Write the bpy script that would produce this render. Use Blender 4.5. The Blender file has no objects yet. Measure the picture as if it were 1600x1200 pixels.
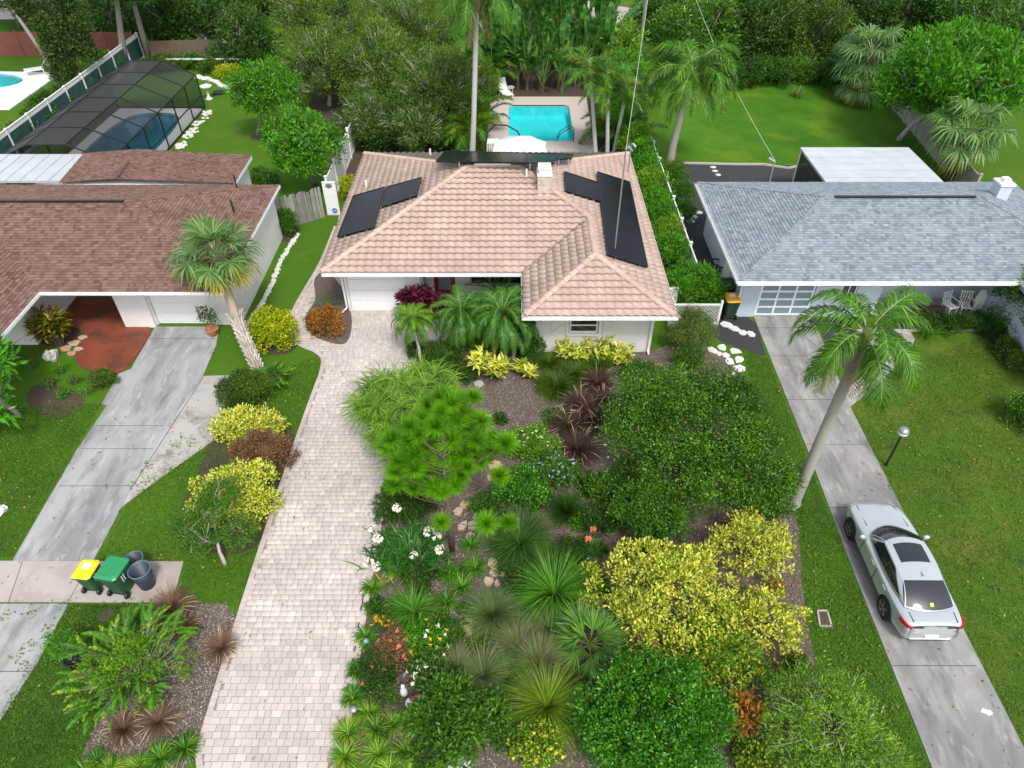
import bpy, math, random
import numpy as np
from mathutils import Vector, Matrix
S = bpy.context.scene
COL = S.collection
R = random.Random(11)
NR = np.random.default_rng(11)
rad = math.radians
U = R.uniform

# ------------------------------------------------------------------ camera, sky, sun, exposure
FPX, CH, PITCH = 1100.0, 18.5, rad(41.7)
cp, sp = math.cos(PITCH), math.sin(PITCH)
cam = bpy.data.cameras.new('camera')
cam.sensor_width = 36.0
cam.lens = 36.0 * FPX / 1600.0
cam.clip_start, cam.clip_end = 0.1, 2000
camo = bpy.data.objects.new('camera', cam)
COL.objects.link(camo)
camo.location = (0, 0, CH)
camo.rotation_euler = (rad(90) - PITCH, 0, 0)
S.camera = camo

SUN_EL, SUN_AZ = rad(54), rad(160)          # azimuth clockwise from +Y (the camera looks along +Y)
w = bpy.data.worlds.new('World')
S.world = w
w.use_nodes = True
wn = w.node_tree.nodes
bg = wn['Background']
sky = wn.new('ShaderNodeTexSky')
sky.sky_type = 'NISHITA'
sky.sun_disc = False
sky.sun_elevation = SUN_EL
sky.sun_rotation = SUN_AZ
sky.air_density, sky.dust_density, sky.ozone_density = 1.0, 2.0, 1.0
hs = wn.new('ShaderNodeHueSaturation')
hs.inputs['Saturation'].default_value = 0.35
w.node_tree.links.new(sky.outputs[0], hs.inputs['Color'])
w.node_tree.links.new(hs.outputs[0], bg.inputs['Color'])
bg.inputs['Strength'].default_value = 0.15
sl = bpy.data.lights.new('sun', 'SUN')
sl.energy = 1.5
sl.angle = rad(11)
sl.color = (1.0, 0.96, 0.89)
so = bpy.data.objects.new('sun', sl)
COL.objects.link(so)
sd = Vector((math.sin(SUN_AZ) * math.cos(SUN_EL), math.cos(SUN_AZ) * math.cos(SUN_EL), math.sin(SUN_EL)))
so.rotation_euler = sd.to_track_quat('Z', 'Y').to_euler()
so.location = (20, -20, 60)
S.view_settings.view_transform = 'Standard'
S.view_settings.look = 'None'
S.view_settings.gamma = 1.0
S.view_settings.use_curve_mapping = False
S.view_settings.exposure = 0.84
S.render.engine = 'CYCLES'
S.cycles.use_denoising = True
S.cycles.max_bounces = 6
S.cycles.diffuse_bounces = 3
S.cycles.glossy_bounces = 3
S.cycles.transparent_max_bounces = 16
S.cycles.caustics_reflective = False
S.cycles.caustics_refractive = False

# ------------------------------------------------------------------ helpers: survey of the photograph
def ray(u, v):
    a, b = (u - 800) / FPX, (v - 600) / FPX
    return np.array([a, cp - b * sp, -sp - b * cp])
def G(u, v, z=0.0):                     # the point at height z that the photograph shows at pixel u, v
    d = ray(u, v)
    t = (CH - z) / -d[2]
    return Vector((d[0] * t, d[1] * t, z))
def GY(u, v, Y):                        # the same on an upright plane at distance Y
    d = ray(u, v)
    t = Y / d[1]
    return Vector((d[0] * t, Y, CH + d[2] * t))
def GX(u, v, X):
    d = ray(u, v)
    t = X / d[0]
    return Vector((X, d[1] * t, CH + d[2] * t))
def ppm(u, v, z=0.0):                   # photograph pixels per metre there
    return FPX / ((CH - z) / -ray(u, v)[2])

# ------------------------------------------------------------------ helpers: objects
def wl(o):
    l = Vector((0, 0, 0))
    while o is not None:
        l = l + Vector(o.location)
        o = o.parent
    return l
def tag(o, label=None, cat=None, group=None, kind=None):
    if label: o['label'] = label
    if cat: o['category'] = cat
    if group: o['group'] = group
    if kind: o['kind'] = kind
    return o
def thing(name, label, cat, loc=(0, 0, 0), rz=0.0, group=None):
    o = bpy.data.objects.new(name, None)
    o.empty_display_size = 0.2
    COL.objects.link(o)
    o.location = loc
    o.rotation_euler = (0, 0, rz)
    return tag(o, label, cat, group)
def link(name, me, parent=None, loc=(0, 0, 0), rot=(0, 0, 0), sc=(1, 1, 1)):
    o = bpy.data.objects.new(name, me)
    COL.objects.link(o)
    if parent is not None: o.parent = parent
    o.location = loc
    o.rotation_euler = rot
    o.scale = sc
    return o
KIDS = {}
def copy_tree(o, parent=None):
    c = o.copy()
    COL.objects.link(c)
    c.parent = parent
    for ch in list(o.children):
        copy_tree(ch, c)
    return c
def dup(o, loc, rz=0.0, sc=1.0, label=None, group=None):
    c = copy_tree(o)
    c.location = loc
    c.rotation_euler = (0, 0, rz)
    c.scale = (sc, sc, sc) if not hasattr(sc, '__len__') else sc
    if label: c['label'] = label
    if group: c['group'] = group
    return c

class MB:                               # a mesh under construction
    def __init__(s): s.v, s.f, s.m = [], [], []
    def add(s, vs, fs, m=0):
        n = len(s.v)
        s.v += [tuple(p) for p in vs]
        s.f += [tuple(i + n for i in f) for f in fs]
        s.m += [m] * len(fs)
        return s
    def box(s, c, d, rz=0.0, m=0, taper=1.0):
        cx, cy, cz = c
        x, y, z = d[0] / 2, d[1] / 2, d[2] / 2
        ca, sa = math.cos(rz), math.sin(rz)
        vs = []
        for dz, k in ((-z, taper), (z, 1.0)):
            for dx, dy in ((-x, -y), (x, -y), (x, y), (-x, y)):
                dx, dy = dx * k, dy * k
                vs.append((cx + dx * ca - dy * sa, cy + dx * sa + dy * ca, cz + dz))
        return s.add(vs, [(3, 2, 1, 0), (4, 5, 6, 7), (0, 1, 5, 4), (1, 2, 6, 5), (2, 3, 7, 6), (3, 0, 4, 7)], m)
    def bb(s, x0, x1, y0, y1, z0, z1, m=0):
        return s.box(((x0 + x1) / 2, (y0 + y1) / 2, (z0 + z1) / 2), (x1 - x0, y1 - y0, z1 - z0), 0, m)
    def tube(s, pts, rs, n=8, m=0, cap=True):
        pts = [Vector(p) for p in pts]
        if not hasattr(rs, '__len__'): rs = [rs] * len(pts)
        b = len(s.v)
        up = Vector((0, 0, 1))
        prev = None
        for i, p in enumerate(pts):
            d = (pts[min(i + 1, len(pts) - 1)] - pts[max(i - 1, 0)])
            if d.length < 1e-9: d = Vector((0, 0, 1))
            d.normalize()
            if prev is None:
                a = d.cross(up)
                if a.length < 1e-3: a = d.cross(Vector((1, 0, 0)))
            else:
                a = prev - d * prev.dot(d)
                if a.length < 1e-6: a = d.cross(up)
            a.normalize()
            prev = a
            c = d.cross(a)
            for k in range(n):
                q = 2 * math.pi * k / n
                s.v.append(tuple(p + (a * math.cos(q) + c * math.sin(q)) * rs[i]))
        for i in range(len(pts) - 1):
            for k in range(n):
                k2 = (k + 1) % n
                s.f.append((b + i * n + k, b + i * n + k2, b + (i + 1) * n + k2, b + (i + 1) * n + k))
                s.m.append(m)
        if cap:
            s.f.append(tuple(b + k for k in reversed(range(n)))); s.m.append(m)
            s.f.append(tuple(b + (len(pts) - 1) * n + k for k in range(n))); s.m.append(m)
        return s
    def bar(s, p, q, wd, ht=None, m=0):  # square bar between two points
        p, q = Vector(p), Vector(q)
        ht = ht or wd
        d = (q - p).normalized()
        a = d.cross(Vector((0, 0, 1)))
        if a.length < 1e-3: a = Vector((1, 0, 0))
        a.normalize()
        c = a.cross(d)
        vs = []
        for o in (p, q):
            for i, j in ((-1, -1), (1, -1), (1, 1), (-1, 1)):
                vs.append(o + a * (i * wd / 2) + c * (j * ht / 2))
        return s.add(vs, [(3, 2, 1, 0), (4, 5, 6, 7), (0, 1, 5, 4), (1, 2, 6, 5), (2, 3, 7, 6), (3, 0, 4, 7)], m)
    def lathe(s, prof, n=16, c=(0, 0, 0), m=0, sx=1, sy=1):
        b = len(s.v)
        for r, z in prof:
            for k in range(n):
                q = 2 * math.pi * k / n
                s.v.append((c[0] + r * math.cos(q) * sx, c[1] + r * math.sin(q) * sy, c[2] + z))
        for i in range(len(prof) - 1):
            for k in range(n):
                k2 = (k + 1) % n
                s.f.append((b + i * n + k, b + i * n + k2, b + (i + 1) * n + k2, b + (i + 1) * n + k)); s.m.append(m)
        return s
    def prism(s, poly, z0, z1, m=0, bottom=False):   # poly: list of (x, y); top and sides
        n = len(poly)
        a = sum(poly[i][0] * poly[(i + 1) % n][1] - poly[(i + 1) % n][0] * poly[i][1] for i in range(n))
        if a < 0: poly = poly[::-1]
        vs = [(p[0], p[1], z0) for p in poly] + [(p[0], p[1], z1) for p in poly]
        fs = [tuple(range(n, 2 * n))] + [(i, (i + 1) % n, n + (i + 1) % n, n + i) for i in range(n)]
        if bottom: fs.append(tuple(reversed(range(n))))
        return s.add(vs, fs, m)
    def mesh(s, name, mats, smooth=False):
        me = bpy.data.meshes.new(name)
        me.from_pydata(s.v, [], s.f)
        for mt in (mats if isinstance(mats, (list, tuple)) else [mats]): me.materials.append(mt)
        if any(s.m): me.polygons.foreach_set('material_index', s.m)
        if smooth:
            me.polygons.foreach_set('use_smooth', [True] * len(s.f))
        me.update()
        return me
    def build(s, name, mats, parent=None, smooth=False, world=True, bevel=0.0):
        if parent is not None and world:
            o = wl(parent)
            s.v = [(p[0] - o.x, p[1] - o.y, p[2] - o.z) for p in s.v]
        ob = link(name, s.mesh(name, mats, smooth), parent)
        if bevel:
            md = ob.modifiers.new('edge', 'BEVEL')
            md.width = bevel; md.segments = 2; md.limit_method = 'ANGLE'
        return ob

def mesh_np(name, parts, mats):         # parts: list of (verts (n,3), quads (m,4), material index)
    vs, qs, mi, n = [], [], [], 0
    for v, q, m in parts:
        v = np.asarray(v, dtype=np.float64).reshape(-1, 3)
        q = np.asarray(q).reshape(-1, 4)
        vs.append(v); qs.append(q + n); mi.append(np.full(len(q), m, dtype=np.int32)); n += len(v)
    v = np.concatenate(vs); q = np.concatenate(qs).astype(np.int32); mi = np.concatenate(mi)
    me = bpy.data.meshes.new(name)
    me.vertices.add(len(v)); me.vertices.foreach_set('co', v.astype(np.float32).ravel())
    me.loops.add(q.size); me.loops.foreach_set('vertex_index', q.ravel())
    me.polygons.add(len(q)); me.polygons.foreach_set('loop_start', np.arange(0, q.size, 4, dtype=np.int32))
    for mt in (mats if isinstance(mats, (list, tuple)) else [mats]): me.materials.append(mt)
    me.polygons.foreach_set('material_index', mi)
    me.update(calc_edges=True)
    return me

def chaikin(p, k=2, closed=True):
    p = [Vector((q[0], q[1])) for q in p]
    for _ in range(k):
        n = len(p); o = [] if closed else [p[0]]
        for i in range(n if closed else n - 1):
            a, b = p[i], p[(i + 1) % n]
            o += [a * .75 + b * .25, a * .25 + b * .75]
        if not closed: o.append(p[-1])
        p = o
    return [(q.x, q.y) for q in p]
def gpoly(px, z=0.0): return [(G(u, v, z).x, G(u, v, z).y) for u, v in px]
def inside(poly, x, y):
    x, y = np.asarray(x), np.asarray(y)
    r = np.zeros(x.shape, bool)
    n = len(poly)
    for i in range(n):
        x0, y0 = poly[i]; x1, y1 = poly[(i + 1) % n]
        if y0 == y1: continue
        c = ((y0 > y) != (y1 > y)) & (x < (x1 - x0) * (y - y0) / (y1 - y0) + x0)
        r ^= c
    return r
def edge_dist(poly, x, y):
    d = np.full(np.shape(x), 1e9)
    n = len(poly)
    for i in range(n):
        x0, y0 = poly[i]; x1, y1 = poly[(i + 1) % n]
        dx, dy = x1 - x0, y1 - y0
        L2 = dx * dx + dy * dy + 1e-12
        t = np.clip(((x - x0) * dx + (y - y0) * dy) / L2, 0, 1)
        d = np.minimum(d, np.hypot(x - x0 - t * dx, y - y0 - t * dy))
    return d
def norm(a): return a / (np.linalg.norm(a, axis=-1, keepdims=True) + 1e-9)

# ------------------------------------------------------------------ materials
MATS = {}
def _new(name):
    m = bpy.data.materials.new(name)
    m.use_nodes = True
    nt = m.node_tree
    return m, nt, nt.nodes, nt.links, nt.nodes['Principled BSDF']
def ramp(nd, cols, pos=None, interp='LINEAR'):
    r = nd.new('ShaderNodeValToRGB')
    cr = r.color_ramp
    cr.interpolation = interp
    n = len(cols)
    while len(cr.elements) < n: cr.elements.new(0.5)
    for i, c in enumerate(cols):
        cr.elements[i].position = (i / max(1, n - 1)) if pos is None else pos[i]
        cr.elements[i].color = (c[0], c[1], c[2], 1)
    return r
def coords(nd, ln, kind='Object', sc=None):
    t = nd.new('ShaderNodeTexCoord')
    if sc is None: return t.outputs[kind]
    mp = nd.new('ShaderNodeMapping')
    mp.inputs['Scale'].default_value = sc
    ln.new(t.outputs[kind], mp.inputs['Vector'])
    return mp.outputs[0]
def noise(nd, ln, vec, scale, detail=4, rough=.55, dist=0.0):
    n = nd.new('ShaderNodeTexNoise')
    n.inputs['Scale'].default_value = scale
    n.inputs['Detail'].default_value = detail
    n.inputs['Roughness'].default_value = rough
    n.inputs['Distortion'].default_value = dist
    ln.new(vec, n.inputs['Vector'])
    return n.outputs['Fac']
def mixc(nd, ln, fac, a, b, mode='MIX'):
    m = nd.new('ShaderNodeMix')
    m.data_type = 'RGBA'; m.blend_type = mode
    for s_, v in ((m.inputs[0], fac), (m.inputs[6], a), (m.inputs[7], b)):
        if isinstance(v, (int, float)): s_.default_value = v
        elif isinstance(v, (tuple, list)): s_.default_value = (v[0], v[1], v[2], 1)
        else: ln.new(v, s_)
    return m.outputs[2]
def bump(nd, ln, b, h, strength, dist=.02):
    n = nd.new('ShaderNodeBump')
    n.inputs['Strength'].default_value = strength
    n.inputs['Distance'].default_value = dist
    ln.new(h, n.inputs['Height'])
    ln.new(n.outputs[0], b.inputs['Normal'])
def plain(name, col, rough=.6, metal=0.0, spec=.5, nz=.12, nsc=6.0, bmp=0.0):
    m, nt, nd, ln, b = _new(name)
    b.inputs['Roughness'].default_value = rough
    b.inputs['Metallic'].default_value = metal
    b.inputs['Specular IOR Level'].default_value = spec
    f = noise(nd, ln, coords(nd, ln), nsc, 5)
    r = ramp(nd, [tuple(c * (1 - nz) for c in col), tuple(min(1, c * (1 + nz)) for c in col)], [.3, .7])
    ln.new(f, r.inputs[0]); ln.new(r.outputs[0], b.inputs['Base Color'])
    if bmp:
        bump(nd, ln, b, noise(nd, ln, coords(nd, ln), nsc * 12, 3), bmp)
    return m
def rnd(nd, individual):
    if individual: return nd.new('ShaderNodeObjectInfo').outputs['Random']
    return nd.new('ShaderNodeNewGeometry').outputs['Random Per Island']
def pieces(name, cols, individual, rough=.8, blotch=.25, bsc=1.5, stain=None, spec=.3, fine=40., bmp=.25):
    m, nt, nd, ln, b = _new(name + ('_single' if individual else ''))
    b.inputs['Roughness'].default_value = rough
    b.inputs['Specular IOR Level'].default_value = spec
    r = ramp(nd, cols)
    ln.new(rnd(nd, individual), r.inputs[0])
    gm = nd.new('ShaderNodeNewGeometry').outputs['Position']
    f = noise(nd, ln, gm, bsc, 4)
    br = ramp(nd, [(1 - blotch,) * 3, (1 + blotch * .6,) * 3], [.3, .7])
    ln.new(f, br.inputs[0])
    c = mixc(nd, ln, 1.0, r.outputs[0], br.outputs[0], 'MULTIPLY')
    f2 = noise(nd, ln, gm, fine, 3)
    r2 = ramp(nd, [(.8,) * 3, (1.15,) * 3], [.3, .7])
    ln.new(f2, r2.inputs[0])
    c = mixc(nd, ln, .8, c, r2.outputs[0], 'MULTIPLY')
    if stain:
        f3 = noise(nd, ln, gm, .55, 6, .6)
        r3 = ramp(nd, [(0, 0, 0), (1, 1, 1)], [.55, .75])
        ln.new(f3, r3.inputs[0])
        c = mixc(nd, ln, r3.outputs[0], c, mixc(nd, ln, .5, c, stain))
    ln.new(c, b.inputs['Base Color'])
    if bmp: bump(nd, ln, b, f2, bmp, .01)
    return m
def leaf(name, cols, trans=.3, rough=.5, pos=None, clump=.28, csc=1.3, spec=.35):
    m, nt, nd, ln, b = _new(name)
    r = ramp(nd, cols, pos)
    ln.new(rnd(nd, False), r.inputs[0])
    f = noise(nd, ln, nd.new('ShaderNodeNewGeometry').outputs['Position'], csc, 3)
    cr = ramp(nd, [(1 - clump, 1 - clump, 1 - clump), (1 + clump, 1 + clump * .8, 1 + clump * .3)], [.32, .68])
    ln.new(f, cr.inputs[0])
    c = mixc(nd, ln, 1.0, r.outputs[0], cr.outputs[0], 'MULTIPLY')
    ln.new(c, b.inputs['Base Color'])
    b.inputs['Roughness'].default_value = rough
    b.inputs['Specular IOR Level'].default_value = spec
    t = nd.new('ShaderNodeBsdfTranslucent')
    ln.new(mixc(nd, ln, 1.0, c, (1.25, 1.25, .7), 'MULTIPLY'), t.inputs['Color'])
    mx = nd.new('ShaderNodeMixShader')
    mx.inputs[0].default_value = trans
    ln.new(b.outputs[0], mx.inputs[1]); ln.new(t.outputs[0], mx.inputs[2])
    ln.new(mx.outputs[0], nd['Material Output'].inputs['Surface'])
    return m
def ground(name, layers, fine_cols, fine=60., bmp=.4, rough=.9, spec=.2, st=None):
    """layers: (scale, lo, hi, colour) noise patches over a fine speckle of fine_cols"""
    m, nt, nd, ln, b = _new(name)
    v = coords(nd, ln)
    f = noise(nd, ln, v, fine, 4, .7)
    r = ramp(nd, fine_cols, [.3 + .4 * i / max(1, len(fine_cols) - 1) for i in range(len(fine_cols))])
    ln.new(f, r.inputs[0])
    c = r.outputs[0]
    vl = v if st is None else coords(nd, ln, 'Object', st)
    for sc, lo, hi, col, amt in layers:
        g = noise(nd, ln, vl, sc, 6, .6, .4)
        gr = ramp(nd, [(0, 0, 0), (amt, amt, amt)], [lo, hi])
        ln.new(g, gr.inputs[0])
        c = mixc(nd, ln, gr.outputs[0], c, col)
    ln.new(c, b.inputs['Base Color'])
    b.inputs['Roughness'].default_value = rough
    b.inputs['Specular IOR Level'].default_value = spec
    if bmp: bump(nd, ln, b, f, bmp, .03)
    return m
def bark(name, c0, c1, zs=9.0, bmp=.5):
    m, nt, nd, ln, b = _new(name)
    v = coords(nd, ln, 'Object', (3, 3, zs))
    f = noise(nd, ln, v, 3.0, 5, .6)
    r = ramp(nd, [c0, c1], [.3, .7])
    ln.new(f, r.inputs[0]); ln.new(r.outputs[0], b.inputs['Base Color'])
    b.inputs['Roughness'].default_value = .9
    b.inputs['Specular IOR Level'].default_value = .15
    bump(nd, ln, b, f, bmp, .03)
    return m
def glassy(name, col, rough=.06, spec=.8):
    m, nt, nd, ln, b = _new(name)
    b.inputs['Base Color'].default_value = (*col, 1)
    b.inputs['Roughness'].default_value = rough
    b.inputs['Specular IOR Level'].default_value = spec
    return m
def water(name, tint):
    m, nt, nd, ln, b = _new(name)
    nd.remove(b)
    t = nd.new('ShaderNodeBsdfTransparent'); t.inputs[0].default_value = (*tint, 1)
    g = nd.new('ShaderNodeBsdfGlossy'); g.inputs['Roughness'].default_value = .03
    f = nd.new('ShaderNodeFresnel'); f.inputs[0].default_value = 1.33
    bm = nd.new('ShaderNodeBump'); bm.inputs['Strength'].default_value = .15
    ln.new(noise(nd, ln, coords(nd, ln), 3.5, 3), bm.inputs['Height'])
    ln.new(bm.outputs[0], g.inputs['Normal']); ln.new(bm.outputs[0], f.inputs['Normal'])
    mx = nd.new('ShaderNodeMixShader')
    ln.new(f.outputs[0], mx.inputs[0]); ln.new(t.outputs[0], mx.inputs[1]); ln.new(g.outputs[0], mx.inputs[2])
    ln.new(mx.outputs[0], nd['Material Output'].inputs['Surface'])
    return m
def screen(name, col, alpha):
    m, nt, nd, ln, b = _new(name)
    b.inputs['Base Color'].default_value = (*col, 1)
    b.inputs['Roughness'].default_value = .6
    t = nd.new('ShaderNodeBsdfTransparent')
    mx = nd.new('ShaderNodeMixShader')
    mx.inputs[0].default_value = alpha
    ln.new(t.outputs[0], mx.inputs[1]); ln.new(b.outputs[0], mx.inputs[2])
    ln.new(mx.outputs[0], nd['Material Output'].inputs['Surface'])
    return m

M = {}
M['lawn'] = ground('lawn', [(.22, .42, .68, (.05, .14, .006), .75), (.5, .5, .75, (.12, .16, .018), .6), (1.6, .5, .72, (.055, .15, .01), .5), (5, .58, .8, (.10, .13, .03), .35)],
                   [(.03, .09, .004), (.058, .145, .006), (.10, .21, .012)], 55., .8)
M['lawn_back'] = ground('lawn_back', [(.14, .40, .66, (.025, .10, .003), .85), (.35, .48, .7, (.13, .20, .010), .7), (1.2, .5, .7, (.035, .13, .004), .6)], [(.035, .12, .003), (.06, .17, .005), (.09, .22, .01)], 50., .8)
M['lawn_right'] = ground('lawn_right', [(.25, .42, .68, (.04, .105, .005), .8), (.5, .5, .70, (.14, .165, .025), .8), (1.8, .52, .72, (.055, .16, .01), .5), (4, .57, .78, (.19, .18, .07), .55)], [(.038, .09, .005), (.068, .135, .009), (.11, .195, .018)], 55., .8)
M['mulch'] = ground('mulch', [(.5, .45, .7, (.13, .095, .078), .7), (1.5, .5, .7, (.20, .16, .14), .55), (9, .55, .7, (.28, .23, .20), .5)],
                    [(.055, .038, .03), (.12, .09, .072), (.23, .19, .165)], 45., .9)
M['concrete'] = ground('concrete', [(.6, .40, .62, (.15, .145, .143), .75), (1.4, .48, .68, (.11, .105, .105), .6), (3.0, .55, .7, (.46, .44, .42), .5), (8, .62, .74, (.085, .08, .08), .4)],
                       [(.29, .28, .27), (.36, .35, .335)], 70., .25, .85, .2, (1.3, .42, 1))
M['concrete_dark'] = ground('concrete_dark', [(.6, .42, .64, (.19, .193, .196), .75), (1.4, .5, .68, (.12, .123, .127), .6), (3.0, .55, .7, (.44, .45, .455), .6), (7, .6, .72, (.06, .06, .06), .3)],
                            [(.31, .315, .315), (.38, .385, .383)], 70., .25, .85, .2, (1.3, .42, 1))
M['concrete_pale'] = ground('concrete_pale', [(.7, .48, .66, (.24, .205, .19), .7), (1.4, .55, .68, (.12, .105, .10), .7), (3, .55, .7, (.5, .47, .44), .5)],
                            [(.36, .34, .32), (.44, .42, .395)], 70., .25, .85)
M['sidewalk'] = ground('sidewalk', [(.6, .48, .66, (.32, .24, .23), .7), (3, .55, .7, (.5, .45, .42), .4)], [(.36, .32, .30), (.45, .41, .385)], 70., .2, .85)
M['joint_sand'] = ground('joint_sand', [], [(.26, .225, .205), (.36, .32, .295)], 60., .3)
M['red_paint'] = ground('red_paint', [(.6, .42, .62, (.11, .035, .02), .8), (1.2, .5, .68, (.07, .03, .022), .7), (4, .55, .7, (.20, .09, .06), .4)], [(.20, .05, .027), (.26, .068, .036)], 30., .1, .6, .4)
M['dark_gravel'] = ground('dark_gravel', [(1.2, .5, .7, (.05, .05, .055), .5)], [(.018, .018, .021), (.05, .05, .055), (.13, .13, .14)], 75., 1.0)
M['soil'] = ground('soil', [(1.0, .5, .7, (.11, .08, .06), .6)], [(.05, .036, .026), (.10, .075, .058)], 50., .7)
M['deck'] = ground('deck', [(.8, .5, .7, (.52, .43, .38), .6)], [(.46, .40, .36), (.54, .47, .43)], 50., .2, .8)
M['white_deck'] = ground('white_deck', [], [(.68, .68, .68), (.76, .76, .76)], 20., .1, .7)
M['stucco'] = plain('stucco', (.72, .705, .68), .85, spec=.25, nz=.05, nsc=1.2, bmp=.25)
M['stucco_warm'] = plain('stucco_warm', (.74, .72, .67), .85, spec=.25, nz=.05, nsc=1.2, bmp=.25)
M['stucco_blue'] = plain('stucco_blue', (.50, .56, .64), .85, spec=.25, nz=.05, nsc=1.2, bmp=.25)
M['white'] = plain('white_paint', (.80, .80, .80), .45, nz=.03)
M['white_metal'] = plain('white_metal_roofing', (.46, .485, .505), .5, nz=.09, nsc=1.1)
M['vinyl'] = plain('white_vinyl', (.78, .78, .77), .4, nz=.04)
M['dark_metal'] = plain('dark_bronze_metal', (.022, .022, .024), .4, .3)
M['black'] = plain('black_plastic', (.012, .012, .013), .5)
M['grey_metal'] = plain('grey_metal', (.35, .36, .37), .4, .6)
M['panel'] = plain('solar_glass', (.004, .006, .009), .25, spec=.12, nz=.3, nsc=.8)
M['panel_frame'] = plain('panel_frame', (.02, .022, .025), .35, .5)
M['glass'] = glassy('window_glass', (.015, .02, .024))
M['car_glass'] = glassy('car_glass', (.012, .016, .02), .03, 1.0)
M['frost'] = glassy('frosted_glass', (.20, .27, .31), .25, .6)
M['red_door'] = plain('red_lacquer', (.34, .010, .010), .35, nz=.05)
M['brick'] = plain('chimney_block', (.50, .44, .36), .9, spec=.2, nz=.2, nsc=5, bmp=.5)
M['wood_grey'] = pieces('weathered_wood', [(.20, .19, .175), (.30, .285, .265), (.38, .36, .34)], True, .9, .2, 2.0)
M['red_fence'] = plain('rust_red_fence', (.20, .065, .045), .8, nz=.15, nsc=2)
M['deck_fence_dark'] = plain('teal_fence_screen', (.03, .085, .085), .7, nz=.3, nsc=2)
TILE = [(.42, .305, .25), (.44, .325, .268), (.455, .34, .285), (.425, .31, .255), (.475, .36, .305)]
M['tile'], M['tile_one'] = pieces('clay_tile', TILE, False, .75, .14, .9, (.40, .30, .22)), pieces('clay_tile', TILE, True, .75, .14, .9, (.40, .30, .22))
M['ridge'] = pieces('ridge_tile', [(.50, .365, .285), (.54, .41, .33), (.47, .34, .265)], True, .75, .15, 1.2, (.36, .28, .2))
BROWN = [(.115, .068, .058), (.185, .112, .092), (.22, .138, .112), (.15, .088, .074), (.25, .16, .13)]
M['shingle_brown'] = pieces('brown_shingle', BROWN, False, .95, .12, .6, None, .1, 60.)
BLUE = [(.165, .19, .22), (.235, .265, .30), (.275, .31, .345), (.195, .225, .26), (.32, .355, .39)]
M['shingle_blue'] = pieces('blue_grey_shingle', BLUE, False, .95, .1, .6, None, .1, 60.)
PAV = [(.45, .40, .37), (.51, .455, .42), (.56, .495, .455), (.46, .415, .395), (.50, .445, .405), (.61, .54, .495)]
M['paver'], M['paver_one'] = pieces('paver', PAV, False, .85, .16, .6, (.42, .38, .40), .25, 50.), pieces('paver', PAV, True, .85, .16, .6, (.42, .38, .40), .25, 50.)
M['paver_edge'] = pieces('edge_paver', [(.46, .385, .36), (.54, .455, .425)], False, .85, .16, .6)
M['flag'] = pieces('flagstone', [(.42, .25, .16), (.50, .34, .22), (.46, .36, .27), (.58, .42, .30)], True, .85, .2, 3.)
M['white_stone'] = plain('white_limestone', (.66, .65, .61), .9, spec=.2, nz=.25, nsc=9, bmp=.5)
M['stone_grey'] = plain('grey_stone', (.40, .385, .365), .9, spec=.2, nz=.3, nsc=6, bmp=.6)
M['terracotta'] = plain('terracotta', (.45, .17, .08), .8)
M['chips'] = pieces('mulch_chips', [(.08, .055, .042), (.19, .145, .12), (.31, .26, .225), (.46, .41, .36)], False, .9, .2, 1.)
M['bark_grey'] = bark('grey_bark', (.17, .15, .125), (.34, .31, .27))
M['bark_brown'] = bark('brown_bark', (.09, .065, .045), (.20, .155, .115))
M['bark_pale'] = bark('pale_bark', (.34, .31, .27), (.55, .51, .46))
M['palm_trunk'] = bark('palm_trunk', (.25, .235, .205), (.40, .375, .335), 22.)
M['palm_white'] = bark('royal_palm_trunk', (.40, .39, .37), (.52, .51, .49), 16., .15)
M['palm_tan'] = bark('palm_tan_trunk', (.30, .225, .165), (.46, .36, .28), 20.)
M['boot'] = pieces('palm_boot', [(.32, .29, .26), (.5, .47, .43), (.62, .59, .55)], False, .9)
M['pool_plaster'] = plain('pool_plaster', (.50, .80, .82), .8, nz=.06, nsc=1.)
M['pool_plaster_blue'] = plain('pool_plaster_blue', (.30, .62, .70), .8, nz=.1, nsc=1.)
M['pool_water'] = water('pool_water', (.26, .90, .92))
M['pool_water_blue'] = water('pool_water_blue', (.30, .68, .80))
M['screen'] = screen('insect_screen', (.03, .033, .036), .80)
M['screen_side'] = screen('insect_screen_side', (.03, .033, .036), .40)
M['canvas'] = plain('white_canvas', (.66, .665, .66), .8, nz=.05)
M['tyre'] = plain('tyre_rubber', (.013, .013, .014), .8)
M['rim'] = plain('alloy_rim', (.28, .29, .30), .3, .9)
M['car'] = plain('silver_white_paint', (.50, .54, .56), .2, .35, .6, .02)
_b = M['car'].node_tree.nodes['Principled BSDF']; _b.inputs['Coat Weight'].default_value = .7; _b.inputs['Coat Roughness'].default_value = .04
M['tail'] = plain('red_lamp', (.40, .008, .012), .15, nz=.1)
M['lamp_clear'] = plain('clear_lamp', (.6, .62, .65), .1, nz=.1)
M['bin_green'] = plain('bin_green', (.015, .085, .030), .5, nz=.15)
M['bin_dark'] = plain('bin_dark_green', (.010, .042, .022), .5, nz=.15)
M['lid_green'] = plain('lid_green', (.018, .235, .085), .4, nz=.08)
M['lid_yellow'] = plain('lid_yellow', (.78, .58, .015), .4, nz=.05)
M['lid_amber'] = plain('lid_amber', (.72, .36, .012), .4, nz=.05)
M['can_navy'] = plain('navy_plastic', (.030, .045, .070), .5, nz=.1)
M['sticker'] = plain('white_sticker', (.75, .76, .74), .5, nz=.06)
M['sign_blue'] = plain('sign_blue', (.03, .13, .55), .4)
M['brown_plastic'] = plain('brown_plastic', (.075, .05, .045), .7)
M['dark_wood'] = plain('dark_wood', (.045, .025, .02), .6)
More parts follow.
